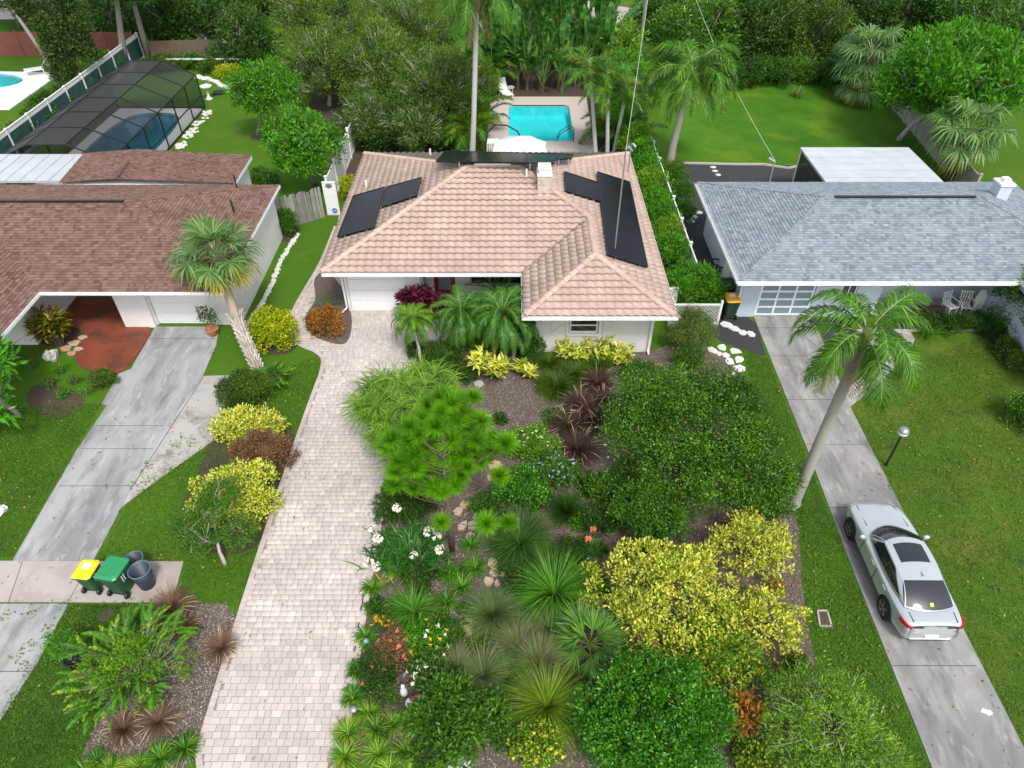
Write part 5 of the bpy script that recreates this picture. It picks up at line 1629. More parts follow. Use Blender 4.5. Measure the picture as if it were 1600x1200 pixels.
# ---- overhead lines
mbase = slope_pt(960, 396, (Vector((Rx, 30, EZ)), Vector((1, 0, 3)).normalized()))
mtop = GY(989, 234, mbase.y)
mtop.x = mbase.x + .0
mt = thing('service_mast', 'tall thin grey service mast rising through the solar array', 'mast', (mbase.x, mbase.y, mbase.z))
MB().tube([mbase - Vector((0, 0, .15)), mtop], .028, 8).build('pole', M['grey_metal'], mt)
MB().tube([mtop, mtop + Vector((.08, 0, .12)), mtop + Vector((.25, 0, -.05))], [.05, .07, .03], 8).build('weatherhead', M['grey_metal'], mt)
pp = G(1001, 72)
ptop = Vector((pp.x, pp.y, 10.5))
t = thing('utility_pole', 'grey utility pole among the trees past the pool', 'utility pole', (pp.x, pp.y, 0))
MB().tube([(pp.x, pp.y, 0), ptop], [.16, .12], 10).build('pole', M['bark_grey'], t)
MB().bar((pp.x - 1.0, pp.y, 9.8), (pp.x + 1.0, pp.y, 9.8), .1, .12).build('crossarm', M['bark_grey'], t)
def wire(label, a, b, sag, r=.014):
    pts = [a.lerp(b, k / 16) - Vector((0, 0, sag * 4 * (k / 16) * (1 - k / 16))) for k in range(17)]
    return tag(MB().tube(pts, r, 5).build('power_line', M['wire']), label, 'wire')
wire('pale service wire from the utility pole to the tall roof mast', ptop - Vector((-.3, 0, .7)), mtop, .8, .011)
bmt = Vector((12.6, gyB - .5, 4.05))
wire('pale service wire crossing the back lawn to the blue house', ptop - Vector((-.8, 0, .7)), bmt, 1.0, .010)
# ================================================================== vegetation builders
def udir(n, zlo=-1.0):
    z = NR.uniform(zlo, 1, n); a = NR.uniform(0, 2 * np.pi, n); r = np.sqrt(np.clip(1 - z * z, 0, 1))
    return np.stack([r * np.cos(a), r * np.sin(a), z], 1)
def leaf_quads(p, d, nrm, L, W, fold=.12, curl=.0):
    n = len(p)
    s = norm(np.cross(d, nrm))
    k = np.cross(s, d)
    l = (L * np.clip(NR.lognormal(-.12, .34, n), .4, 1.6))[:, None]; w_ = (W * NR.uniform(.7, 1.15, n))[:, None]
    mid = p + d * l * .48 + k * w_ * fold
    tip = p + d * l - np.array([0, 0, 1.0]) * l * curl
    v = np.stack([p, mid + s * w_ * .5, tip, mid - s * w_ * .5], 1).reshape(-1, 3)
    return v, np.arange(4 * n).reshape(-1, 4)
def crown(blobs, n, L, W, cl=.3, fill=.25, zlo=-.45, zmin=.04, up=.35, jit=.6, sq=.85, fold=.12, curl=0.):
    B = np.array(blobs, float)
    C, r = B[:, :3], B[:, 3:6]
    area = (r[:, 0] * r[:, 1] + r[:, 0] * r[:, 2] + r[:, 1] * r[:, 2]) * 4.2
    cc, co = [], []
    for i in range(len(B)):
        k = max(5, int(area[i] / (cl * cl * 2.0)))
        d = udir(k, zlo)
        cc.append(C[i] + d * r[i] * NR.uniform(.74, 1.0, (k, 1))); co.append(norm(d / r[i]))
    cc, co = np.concatenate(cc), np.concatenate(co)
    wgt = NR.uniform(.2, 1.9, len(cc))
    n1 = int(n * (1 - fill))
    idx = NR.choice(len(cc), n1, p=wgt / wgt.sum())
    e = udir(n1)
    cr_ = cl * NR.uniform(.7, 1.25, len(cc))
    p1 = cc[idx] + e * (cr_[idx] * NR.uniform(0, 1, n1) ** .45)[:, None] * np.array([1, 1, sq])
    o1 = norm(e * .7 + co[idx] * .6)
    n2 = n - n1
    bi = NR.choice(len(B), n2, p=area / area.sum())
    d2 = udir(n2, -.8)
    p2 = C[bi] + d2 * r[bi] * NR.uniform(.35, .92, (n2, 1))
    p = np.concatenate([p1, p2]); o = np.concatenate([o1, norm(d2)])
    keep = p[:, 2] > zmin
    for i in range(len(B)):
        q = (p - C[i]) / r[i]
        keep &= ~((q * q).sum(1) < .16)
    p, o = p[keep], o[keep]
    m_ = len(p)
    d = norm(o + np.array([0, 0, up]) + NR.normal(0, jit, (m_, 3)))
    nrm = norm(o * .6 + np.array([0, 0, .8]) + NR.normal(0, .45, (m_, 3)))
    return leaf_quads(p, d, nrm, L, W, fold, curl)
def dots(blobs, n, s, zlo=.0, lift=1.03, cluster=1):
    B = np.array(blobs, float)
    bi = NR.choice(len(B), n)
    d = udir(n, zlo)
    p = B[bi, :3] + d * B[bi, 3:6] * lift
    V, Q = [], []
    for k in range(5):
        a = 2 * np.pi * k / 5
        up = norm(d + np.array([0, 0, .7]) + NR.normal(0, .2, d.shape))
        t = norm(np.cross(up, np.array([.3, .9, .1]))); b = np.cross(up, t)
        dd = t * math.cos(a) + b * math.sin(a)
        v, q = leaf_quads(p, norm(dd + up * .3), up, s, s * .75)
        V.append(v); Q.append(q + sum(len(x) for x in V[:-1]))
    return np.concatenate(V), np.concatenate(Q)
def blades(n, L, W, e0, e1, droop, br=.05, seg=4, base=None, az=None, lmin=.6, wp=None, twist=.25, up0=0.0):
    az = NR.uniform(0, 2 * np.pi, n) if az is None else az
    el = NR.uniform(e0, e1, n)
    l = L * NR.uniform(lmin, 1.0, n)
    if base is None:
        base = np.stack([np.cos(az) * NR.uniform(0, br, n), np.sin(az) * NR.uniform(0, br, n), np.full(n, up0)], 1)
    dp = droop * NR.uniform(.6, 1.35, n)
    h = np.stack([np.cos(az), np.sin(az), np.zeros(n)], 1)
    s = np.stack([-np.sin(az), np.cos(az), NR.normal(0, twist, n)], 1)
    s = norm(s)
    wp = wp or ([.7, 1.0, .85, .5, .06] if seg == 4 else [.7, 1.0, .7, .06])
    p = base.copy(); pts = [p.copy()]
    for i in range(seg):
        e = el - dp * ((i + .5) / seg) ** 1.2
        p = p + (h * np.cos(e)[:, None] + np.array([0, 0, 1.]) * np.sin(e)[:, None]) * (l / seg)[:, None]
        pts.append(p.copy())
    V = np.stack([x for i, q in enumerate(pts) for x in (q - s * W * wp[i] / 2, q + s * W * wp[i] / 2)], 1)
    V[:, :, 2] = np.maximum(V[:, :, 2], .012)
    m_ = 2 * (seg + 1)
    b = (np.arange(n) * m_)[:, None]
    Q = np.concatenate([b + np.array([2 * i, 2 * i + 1, 2 * i + 3, 2 * i + 2]) for i in range(seg)], 0)
    return V.reshape(-1, 3), Q
def cat_parts(*vq):
    V, Q, n = [], [], 0
    for v, q in vq:
        V.append(v); Q.append(q + n); n += len(v)
    return np.concatenate(V), np.concatenate(Q)
def rod(pts, rs, n=5):
    m_ = MB().tube(pts, rs, n, cap=False)
    return np.array(m_.v), np.array(m_.f)
def pinnate(name, L, n, ll, lw, e0, bend, vee, hang, mats, t0=.16, fw=(30, 60), rr=.022, jit=.12):
    K = 22
    P = [np.zeros(3)]; T = []
    for i in range(K):
        e = e0 - bend * ((i + .5) / K) ** 1.15
        d = np.array([math.cos(e), 0, math.sin(e)]); T.append(d); P.append(P[-1] + d * L / K)
    T.append(T[-1])
    P, T = np.array(P), np.array(T)
    t = np.repeat(np.linspace(t0, .995, n), 2); sg = np.tile([1., -1.], n)
    x = t * K; i0 = np.minimum(x.astype(int), K - 1); f = (x - i0)[:, None]
    b = P[i0] * (1 - f) + P[i0 + 1] * f
    tg = T[i0]
    nr = np.stack([-tg[:, 2], np.zeros(2 * n), tg[:, 0]], 1)
    a = np.radians(fw[0] + (fw[1] - fw[0]) * t ** 1.5) + NR.normal(0, jit, 2 * n)
    sd = np.stack([np.zeros(2 * n), sg, np.zeros(2 * n)], 1)
    d1 = norm(sd * np.cos(a)[:, None] + tg * np.sin(a)[:, None] + nr * (vee + NR.normal(0, jit, 2 * n))[:, None])
    d2 = norm(d1 + np.array([0, 0, -hang]) * NR.uniform(.6, 1.4, (2 * n, 1)))
    l = (ll * np.sin(np.pi * np.clip(.10 + .84 * (t - t0) / (1 - t0), 0, 1)) ** .6 * NR.uniform(.85, 1.1, 2 * n))[:, None]
    w_ = lw * .5
    m1 = b + d1 * l * .45; m2 = m1 + d2 * l * .55
    V = np.stack([b - tg * w_ * .6, b + tg * w_ * .6, m1 - tg * w_, m1 + tg * w_, m2 - tg * w_ * .15, m2 + tg * w_ * .15], 1).reshape(-1, 3)
    q0 = (np.arange(2 * n) * 6)[:, None]
    Q = np.concatenate([q0 + np.array([0, 1, 3, 2]), q0 + np.array([2, 3, 5, 4])])
    rv, rq = rod([Vector(p) for p in P[::2]], [rr * (1 - .8 * k / (K / 2)) for k in range(len(P[::2]))])
    return mesh_np(name, [(V, Q, 0), (rv, rq, 1)], mats)
def fanleaf(name, pet, e0, Rd, nseg, mats, spread=290, droop=.35, sw=.05, cup=.12, bend=.5):
    K = 6
    P = [np.zeros(3)]
    for i in range(K):
        e = e0 - bend * (i / K) ** 1.5
        P.append(P[-1] + np.array([math.cos(e), 0, math.sin(e)]) * pet / K)
    e = e0 - bend
    tg = np.array([math.cos(e), 0, math.sin(e)]); nr = np.array([-math.sin(e), 0, math.cos(e)]); sd = np.array([0, 1., 0])
    ph = np.radians(np.linspace(-spread / 2, spread / 2, nseg)) + NR.normal(0, .03, nseg)
    l = (Rd * (.62 + .38 * np.cos(ph / 2)) * NR.uniform(.88, 1.08, nseg))[:, None]
    d = tg * np.cos(ph)[:, None] + sd * np.sin(ph)[:, None] + nr * (cup + NR.normal(0, .06, nseg))[:, None]
    d = norm(d)
    s = norm(np.cross(d, nr))
    hub = P[-1]
    m1 = hub + d * l * .55
    d2 = norm(d + np.array([0, 0, -droop * 1.6]) * NR.uniform(.5, 1.5, (nseg, 1)))
    m2 = m1 + d2 * l * .45
    w_ = sw / 2
    b = np.repeat(hub[None], nseg, 0)
    V = np.stack([b - s * w_ * .25, b + s * w_ * .25, m1 - s * w_, m1 + s * w_, m2 - s * w_ * .12, m2 + s * w_ * .12], 1).reshape(-1, 3)
    q0 = (np.arange(nseg) * 6)[:, None]
    Q = np.concatenate([q0 + np.array([0, 1, 3, 2]), q0 + np.array([2, 3, 5, 4])])
    rv, rq = rod([Vector(p) for p in P], [.022] * len(P), 4)
    return mesh_np(name, [(V, Q, 0), (rv, rq, 1)], mats)
def paddle(name, pet, blade, wd, e0, bend, mats, tear=.0):
    K = 9
    P = [np.zeros(3)]; L = pet + blade
    for i in range(14):
        e = e0 - bend * ((i + .5) / 14) ** 1.8
        P.append(P[-1] + np.array([math.cos(e), 0, math.sin(e)]) * L / 14)
    P = np.array(P)
    def at(s):
        x = s / L * 14; i = min(int(x), 13); f = x - i
        return P[i] * (1 - f) + P[i + 1] * f, norm((P[i + 1] - P[i])[None])[0]
    V, Q = [], []
    for sg in (1, -1):
        for k in range(K):
            ta, tb = k / K, (k + 1) / K - tear * NR.uniform(0, .04)
            row = []
            for t in (ta, tb):
                p, tg = at(pet + blade * t)
                nr = np.array([-tg[2], 0, tg[0]])
                w_ = wd / 2 * math.sin(math.pi * min(1, .12 + .86 * t)) ** .55
                o = np.array([0, sg, 0.]) * .86 + nr * .42 + np.array([0, 0, -tear]) * NR.uniform(0, .5)
                row.append((p, p + o * w_ * .55, p + (o + nr * -.22) * w_))
            b = len(V)
            for r_ in row: V += list(r_)
            Q += [(b, b + 1, b + 4, b + 3), (b + 1, b + 2, b + 5, b + 4)]
    V, Q = np.array(V), np.array(Q)
    rv, rq = rod([Vector(p) for p in P], [.05 - .04 * k / 14 for k in range(15)], 5)
    return mesh_np(name, [(V, Q, 0), (rv, rq, 1)], mats)
def auto_blobs(rx, ry, h, k=6, seed=0, z0=.5, rough=.42, small=.30, wob=.13):
    rr = random.Random(seed * 7 + 1)
    ph = [rr.uniform(0, 6.28) for _ in range(3)]
    out = lambda a: 1 + wob * math.sin(2 * a + ph[0]) + wob * .8 * math.sin(3 * a + ph[1]) + wob * .5 * math.sin(5 * a + ph[2])
    bl = [(0, 0, h * .46, rx * .66, ry * .66, h * .40)]
    n = k * 3 + 4
    for i in range(n):
        a = 2.39996 * i + rr.uniform(-.35, .35)
        q = math.sqrt((i + .6) / n) * .84 * out(a)
        s = small * rr.uniform(.7, 1.25)
        z = h * (.22 + .62 * math.sqrt(max(0, 1 - min(1, q) ** 2))) + h * rr.uniform(-.08, .10)
        rz = min(h * .3, (rx + ry) / 2 * s)
        bl.append((rx * q * math.cos(a), ry * q * math.sin(a), max(z, rz * .7), rx * s, ry * s, rz))
    for i in range(k):
        a = 2 * math.pi * (i + rr.uniform(-.3, .3)) / k
        q = .74 * out(a); s = small * rr.uniform(.8, 1.15); rz = min(h * .3, (rx + ry) / 2 * s)
        bl.append((rx * q * math.cos(a), ry * q * math.sin(a), max(rz * .8, h * .2), rx * s, ry * s, rz))
    return bl
def stems(blobs, base=(0, 0, 0), r=.03, k=None, rnd_=R):
    m_ = MB()
    for b in blobs[:k]:
        c = Vector(b[:3])
        o = Vector(base) + Vector((rnd_.uniform(-.1, .1), rnd_.uniform(-.1, .1), 0))
        md_ = o.lerp(c, .5) + Vector((rnd_.uniform(-.1, .1), rnd_.uniform(-.1, .1), .12 * c.z))
        m_.tube([o, md_, c], [r, r * .8, r * .4], 5)
        for _ in range(3):
            e = c + Vector((rnd_.uniform(-1, 1) * b[3], rnd_.uniform(-1, 1) * b[4], rnd_.uniform(-.2, .8) * b[5])) * .8
            m_.tube([md_, md_.lerp(e, .6) + Vector((0, 0, .06)), e], [r * .5, r * .4, r * .15], 4)
    return m_
def shrub(name, label, cat, u, v, ru, h, mat, L, W, cov=2.2, ry=None, k=6, seed=1, cl=None, blobs=None, group=None, loc=None, bark_=None, up=.35, jit=.6, flowers=None, fill=.25, zf=.45, stem=.03, rough=.42, mats=None, zlo=-.35, curl=0., fold=.12, z=.01, small=.30, wob=.13):
    if loc is None:
        p = G(u, v, h * zf); loc = (p.x, p.y)
    rx = ru / ppm(u, v, h * zf) if u is not None else ru
    ry_ = rx * (ry or .92)
    bl = blobs or auto_blobs(rx, ry_, h, k, seed, .5, rough, small, wob)
    area = sum((b[3] * b[4] + b[3] * b[5] + b[4] * b[5]) * 4.2 for b in bl) * .36
    n = int(min(90000, cov * area / (L * W * .5)))
    t = thing(name, label, cat, (loc[0], loc[1], z), 0, group)
    v_, q_ = crown(bl, n, L, W, cl or max(.12, min(.42, rx * .2)), fill, zlo, .03, up, jit, .85, fold, curl)
    link('foliage', mesh_np('foliage', [(v_, q_, 0)], mat), t)
    stems(bl[1:], r=stem, k=7).build('stem', bark_ or M['bark_brown'], t, False, False)
    if flowers:
        for fn, fm, nn, s in flowers:
            fv, fq = dots(bl, nn, s, -.1)
            link(fn, mesh_np(fn, [(fv, fq, 0)], fm), t)
    return t
def tree(name, label, cat, base, blobs, tr, mat, L, W, cov=1.8, bk=None, cl=.5, top=None, group=None, fill=.2, up=.2, jit=.7, extra=0, zlo=-.6, cap=120000, lr=None):
    """blobs relative to the base point: (dx, dy, z, rx, ry, rz)"""
    t = thing(name, label, cat, (base[0], base[1], 0), 0, group)
    area = sum((b[3] * b[4] + b[3] * b[5] + b[4] * b[5]) * 4.2 for b in blobs) * .7
    n = int(min(cap, cov * area / (L * W * .5)))
    v_, q_ = crown(blobs, n, L, W, cl, fill, zlo, .05, up, jit)
    link('crown', mesh_np('crown', [(v_, q_, 0)], mat), t)
    zc = min(b[2] - b[5] * .3 for b in blobs)
    mx = sum(b[0] for b in blobs) / len(blobs); my = sum(b[1] for b in blobs) / len(blobs)
    fk = Vector((mx * .5, my * .5, max(.4, zc * .75)))
    bk = bk or M['bark_grey']
    MB().tube([(0, 0, -.05), (fk.x * .2, fk.y * .2, fk.z * .25), (fk.x * .55 + U(-.1, .1), fk.y * .55, fk.z * .6), fk], [tr * 1.25, tr, tr * .85, tr * .7], 9).build('trunk', bk, t, True, False)
    m_ = MB()
    for b in blobs:
        c = Vector(b[:3])
        md_ = fk.lerp(c, .5) + Vector((U(-.3, .3), U(-.3, .3), U(0, .3)))
        m_.tube([fk, md_, c], [tr * .5, tr * .35, tr * .15], 6)
        for _ in range(4 + extra):
            e = c + Vector((U(-1, 1) * b[3], U(-1, 1) * b[4], U(-.3, 1) * b[5])) * U(.7, 1.02)
            g_ = md_.lerp(e, .55) + Vector((U(-.2, .2), U(-.2, .2), U(-.1, .3)))
            m_.tube([md_, g_, e], [tr * .24, tr * .15, tr * .05], 5)
    m_.build('limb', lr or bk, t, True, False)
    return t
def fronds(t, at, spec, name='frond', jit=.15, sc=(.88, 1.1)):
    for me, k, off, dz in spec:
        for i in range(k):
            a = off + 2 * math.pi * i / k + U(-jit, jit)
            s = U(*sc)
            link(name, me, t, (at[0] + .05 * math.cos(a), at[1] + .05 * math.sin(a), at[2] + dz), (U(-.15, .15), U(-.1, .1), a), (s, s, s))
def palm_trunk(t, pts, rs, mat, n=12, rings=0):
    m_ = MB()
    P = [Vector(p) for p in pts]
    if rings:
        Q, rr = [], []
        tot = len(P) - 1
        for k in range(rings * 2 + 1):
            f = k / (rings * 2) * tot
            i = min(int(f), tot - 1)
            Q.append(P[i].lerp(P[i + 1], f - i)); r_ = rs[i] + (rs[i + 1] - rs[i]) * (f - i)
            rr.append(r_ * (1.0 if k % 2 else 1.05))
        P, rs = Q, rr
    return m_.tube(P, rs, n).build('trunk', mat, t, True, False)

# leaf colours
LF = {
 'dark': leaf('leaf_dark', [(.024, .09, .004), (.05, .16, .008), (.105, .25, .015), (.27, .44, .06)], .3, .36, [0, .4, .85, 1], .38, 1.1),
 'gloss': leaf('leaf_gloss', [(.02, .105, .004), (.042, .185, .007), (.085, .30, .014), (.19, .46, .055)], .28, .3, [0, .45, .85, 1]),
 'mid': leaf('leaf_mid', [(.026, .10, .005), (.055, .165, .009), (.105, .25, .018)], .3),
 'deep': leaf('leaf_deep', [(.017, .06, .004), (.036, .105, .008), (.072, .17, .017)], .28, .5, None, .4, .6),
 'bright': leaf('leaf_bright', [(.03, .15, .004), (.07, .26, .006), (.13, .38, .012)], .35),
 'lime': leaf('leaf_lime', [(.06, .19, .006), (.14, .32, .01), (.24, .43, .02)], .35),
 'olive': leaf('leaf_olive', [(.03, .08, .008), (.07, .15, .014), (.14, .24, .028)], .35, .5, None, .42, .7),
 'wisp': leaf('leaf_wisp', [(.05, .115, .012), (.10, .20, .02), (.21, .33, .05)], .4, .5, None, .42, .6),
 'silver': leaf('leaf_silver', [(.06, .115, .02), (.11, .185, .035), (.20, .28, .075)], .3),
 'yellow': leaf('leaf_yellow', [(.06, .19, .006), (.20, .34, .012), (.58, .60, .05), (.80, .78, .20), (.60, .57, .03)], .25, .5, [0, .26, .42, .72, 1], .15),
 'ylime': leaf('leaf_yellowlime', [(.07, .20, .004), (.25, .36, .006), (.44, .48, .012), (.58, .55, .02)], .3),
 'ygreen': leaf('leaf_yellowgreen', [(.04, .17, .005), (.09, .26, .008), (.36, .42, .025), (.68, .62, .10)], .3, .45, [0, .5, .8, 1]),
 'red': leaf('leaf_redbrown', [(.09, .06, .025), (.20, .095, .05), (.30, .15, .09), (.09, .12, .025)], .2),
 'croton': leaf('leaf_croton', [(.13, .05, .010), (.34, .13, .015), (.46, .22, .025), (.13, .11, .02), (.26, .07, .02)], .2),
 'crotony': leaf('leaf_croton_yellow', [(.04, .09, .012), (.08, .11, .012), (.46, .40, .03), (.19, .07, .03)], .2, .4, [0, .4, .75, 1]),
 'ti': leaf('leaf_ti', [(.04, .006, .018), (.10, .012, .042), (.21, .035, .085)], .2, .35),
 'maroon': leaf('leaf_maroon', [(.045, .022, .02), (.08, .042, .036), (.12, .068, .055)], .2, .7),
 'rust': leaf('leaf_rust', [(.10, .06, .04), (.19, .115, .075), (.30, .20, .13)], .2, .8),
 'plume': leaf('grass_plume', [(.36, .24, .17), (.52, .38, .29)], .2, .8),
 'grass': leaf('grass_blade', [(.035, .15, .008), (.08, .26, .015), (.16, .38, .035)], .35),
 'liriope': leaf('liriope_blade', [(.02, .12, .006), (.05, .20, .010), (.15, .34, .025), (.38, .50, .07)], .3, .45, [0, .5, .85, 1]),
 'liriopeb': leaf('liriope_blade_yellow', [(.04, .16, .006), (.10, .27, .010), (.27, .43, .03), (.48, .56, .08)], .3, .45, [0, .45, .8, 1]),
 'agap': leaf('agapanthus_blade', [(.014, .085, .010), (.032, .14, .014), (.075, .23, .025)], .25, .35),
 'grey': leaf('grass_greygreen', [(.075, .15, .04), (.14, .225, .065), (.22, .30, .11)], .3),
 'tan': leaf('grass_tan', [(.12, .125, .06), (.22, .215, .115), (.34, .31, .18)], .25, .7),
 'ygrass': leaf('grass_yellow', [(.075, .17, .01), (.16, .28, .015), (.30, .39, .035)], .35),
 'darkgrass': leaf('grass_dark', [(.022, .085, .010), (.05, .14, .018), (.095, .21, .035)], .3),
 'whip': leaf('whip_blade', [(.075, .20, .012), (.15, .31, .02), (.28, .44, .05)], .3),
 'pine': leaf('pine_needle', [(.05, .21, .004), (.13, .39, .007), (.30, .58, .025)], .45, .5),
 'palm': leaf('palm_leaflet', [(.03, .12, .006), (.07, .21, .010), (.15, .33, .022)], .3, .4),
 'palmy': leaf('palm_leaflet_yellow', [(.09, .19, .01), (.19, .28, .015), (.34, .36, .03)], .3, .45),
 'palmd': leaf('palm_leaflet_dead', [(.24, .16, .08), (.38, .27, .14)], .2, .8),
 'roeb': leaf('pygmy_leaflet', [(.025, .12, .010), (.055, .20, .016), (.12, .30, .035)], .3, .35),
 'cycad': leaf('cycad_leaflet', [(.014, .08, .012), (.035, .13, .02), (.085, .21, .04)], .25, .35),
 'sabal': leaf('fan_blade', [(.06, .15, .035), (.11, .23, .065), (.20, .33, .12)], .3, .45),
 'sabaly': leaf('fan_blade_yellow', [(.16, .22, .012), (.32, .33, .03), (.46, .38, .05)], .3, .5),
 'fanblue': leaf('fan_blade_blue', [(.04, .14, .022), (.09, .24, .035), (.18, .35, .06)], .3, .45),
 'strel': leaf('strelitzia_blade', [(.02, .10, .014), (.045, .175, .025), (.11, .30, .055)], .35, .3),
 'broad': leaf('leaf_broad', [(.025, .14, .006), (.055, .25, .010), (.13, .41, .025)], .3, .3),
 'moss': leaf('leaf_moss', [(.03, .07, .012), (.06, .12, .02), (.11, .18, .04)], .25),
}
RB = M['bin_green']
rach = plain('frond_rib', (.16, .22, .05), .5)
rachp = plain('frond_rib_pale', (.34, .36, .20), .5)
def pet(name, col): return leaf(name, [tuple(c * .85 for c in col), col], .25, .6)
PT = {'white': pet('petal_white', (.80, .80, .76)), 'yellow': pet('petal_yellow', (.80, .52, .02)), 'blue': pet('petal_blue', (.42, .52, .78)), 'red': pet('petal_red', (.60, .09, .06)), 'amber': pet('petal_amber', (.75, .38, .02)), 'coral': pet('petal_coral', (.72, .22, .12)), 'lemon': pet('petal_lemon', (.80, .70, .04))}
# ================================================================== front garden: shrubs
p = G(1075, 700, 1.5)
bl0 = [(0, 0, 1.7, 2.3, 2.0, 1.6), (-1.55, .3, 1.4, 1.35, 1.4, 1.3), (1.5, .5, 1.5, 1.4, 1.4, 1.35), (.2, 1.5, 1.6, 1.9, 1.2, 1.3), (-.5, -1.3, 1.4, 1.6, 1.1, 1.25), (1.9, -1.2, 1.0, 1.0, 1.0, 1.0), (.9, -1.6, 1.2, 1.2, .9, 1.1), (-.9, .9, 2.1, 1.3, 1.2, 1.1), (.8, .5, 2.3, 1.4, 1.2, 1.0),
      (2.5, -1.5, .75, .75, .8, .8), (2.3, .1, 1.0, .8, .9, 1.0)]
bl = []
for b in bl0:
    b = (b[0] * .98 - .05, b[1] * 1.08 + .25, b[2] * 1.12, b[3] * 1.06, b[4] * 1.06, b[5] * 1.1)
    bl.append((b[0], b[1], b[2], b[3] * .78, b[4] * .78, b[5] * .8))
    for k in range(7):
        d = udir(1, -.1)[0]
        s = U(.32, .58)
        bl.append((b[0] + d[0] * b[3] * .75, b[1] + d[1] * b[4] * .75, b[2] + d[2] * b[5] * .75, s, s, s))
shrub('large_shrub', 'huge dark green domed shrub at the centre right of the planted front garden', 'shrub', None, None, 2.8, 3.4, LF['dark'], .09, .052, 1.8, blobs=bl + [(.7, .2, 2.3, 1.9, 1.7, 1.4), (1.4, -.6, 1.6, 1.5, 1.3, 1.3)], loc=(p.x, p.y), cl=.42, stem=.06, fill=.22, jit=.75)
p = G(1012, 815, .7)
shrub('shrub', 'soft green rounded shrub between the dark domed shrub and the yellow variegated one', 'shrub', 1012, 812, 66, 1.5, LF['mid'], .10, .055, 2.0, seed=3, cl=.2)
V = []
shrub('variegated_shrub', 'largest yellow variegated shrub filling the lower right of the front garden', 'shrub', 1038, 940, 122, 1.7, LF['yellow'], .12, .065, 1.35, ry=1.0, k=16, seed=5, cl=.12, up=.7, fill=.06, small=.14, wob=.2, jit=.45)
shrub('variegated_shrub', 'yellow variegated shrub with upright tips against the dark domed shrub', 'shrub', 1168, 858, 84, 1.5, LF['yellow'], .12, .065, 1.3, ry=.8, k=10, seed=6, cl=.12, up=.9, fill=.06, small=.16, wob=.28, jit=.45)
shrub('variegated_shrub', 'yellow variegated shrub spreading to the mulch by the meter cover', 'shrub', 1186, 980, 78, 1.3, LF['yellow'], .12, .065, 1.3, ry=.8, k=10, seed=8, cl=.12, up=.8, fill=.06, small=.16, wob=.28, jit=.45)
shrub('variegated_shrub', 'half green half yellow shrub below the largest yellow shrub', 'shrub', 1118, 1035, 78, 1.3, LF['ygreen'], .11, .065, 1.8, k=7, small=.24, seed=9, cl=.19)
shrub('round_shrub', 'glossy bright green ball shaped shrub at the bottom edge', 'shrub', 1027, 1130, 112, 2.0, LF['gloss'], .095, .055, 2.0, seed=10, cl=.2, k=9, ry=1.0, small=.26, wob=.05)
shrub('shrub', 'mid green mounded shrub at the bottom edge beside the egg ornament', 'shrub', 703, 1130, 78, 1.1, LF['mid'], .12, .07, 2.0, seed=11, cl=.2, ry=.85)
shrub('shrub', 'bright little green shrub under the pine beside the blue flowers', 'shrub', 815, 765, 40, 1.1, LF['gloss'], .085, .05, 2.0, seed=12, cl=.15)
shrub('flowering_shrub', 'light green shrub dotted with white flowers on the grey mulch', 'shrub', 832, 695, 38, .9, LF['lime'], .085, .05, 1.8, seed=13, cl=.15, flowers=[('blossoms', PT['white'], 90, .055)])
shrub('flowering_shrub', 'green shrub with pale blue flowers beside the purple grass', 'shrub', 862, 738, 36, .9, LF['mid'], .085, .05, 1.8, seed=14, cl=.15, flowers=[('blossoms', PT['blue'], 100, .06)])
# wispy tree at the bottom right with bare silvery twigs
p = G(1268, 1190)
bl = [(0, .2, 1.6, .9, .8, .7), (-.75, .3, 1.3, .7, .7, .6), (.7, .1, 1.3, .75, .7, .6), (.1, 1.0, 1.4, .8, .7, .6), (-.5, 1.1, 1.1, .6, .6, .5), (.8, .9, 1.1, .7, .6, .5), (.3, -.7, 1.2, .8, .6, .6), (-.4, -.6, 1.1, .6, .6, .5), (1.2, -.4, 1.0, .6, .6, .5)]
tree('wispy_tree', 'wispy pale green small tree with bare silvery twigs in the bottom right garden corner', 'tree', (p.x, p.y), bl, .07, LF['whip'], .12, .035, 1.1, M['bark_pale'], .26, extra=14, up=.5, fill=.4)
shrub('croton_shrub', 'copper orange leaved shrub between the glossy ball and the wispy tree', 'shrub', 1158, 1120, 32, 1.2, LF['croton'], .16, .055, 1.4, seed=16, cl=.15)
shrub('shrub', 'yellowish green low shrub at the bottom edge under the wispy tree', 'shrub', 1180, 1190, 34, .7, LF['ygreen'], .10, .06, 1.6, seed=17, cl=.15)
shrub('shrub', 'small dark green shrub on bare mulch above the wispy tree', 'shrub', 1246, 1045, 22, .5, LF['dark'], .07, .045, 1.8, seed=18, cl=.1)
# rose, marguerite and yellow flower patch
shrub('flowering_shrub', 'sparse reddish rose bush with coral flowers near the driveway', 'shrub', 618, 1018, 36, .7, LF['red'], .06, .035, .9, seed=19, cl=.12, flowers=[('blossoms', PT['coral'], 16, .07)])
shrub('flowering_shrub', 'leggy dark green bush with a few coral blooms by the driveway tufts', 'shrub', 590, 1047, 34, .6, LF['deep'], .06, .04, 1.2, seed=20, cl=.12, flowers=[('blossoms', PT['red'], 6, .07)])
shrub('flowering_shrub', 'bright green bush topped with yellow and white flowers', 'shrub', 660, 1002, 36, .7, LF['bright'], .08, .05, 1.6, seed=21, cl=.13, flowers=[('yellow_blossoms', PT['yellow'], 26, .07), ('white_blossoms', PT['white'], 12, .07)])
shrub('flowering_shrub', 'loose green bush with white flowers above the mounded shrub', 'shrub', 670, 1045, 38, .6, LF['mid'], .08, .05, 1.1, seed=22, cl=.13, flowers=[('blossoms', PT['white'], 34, .07)])
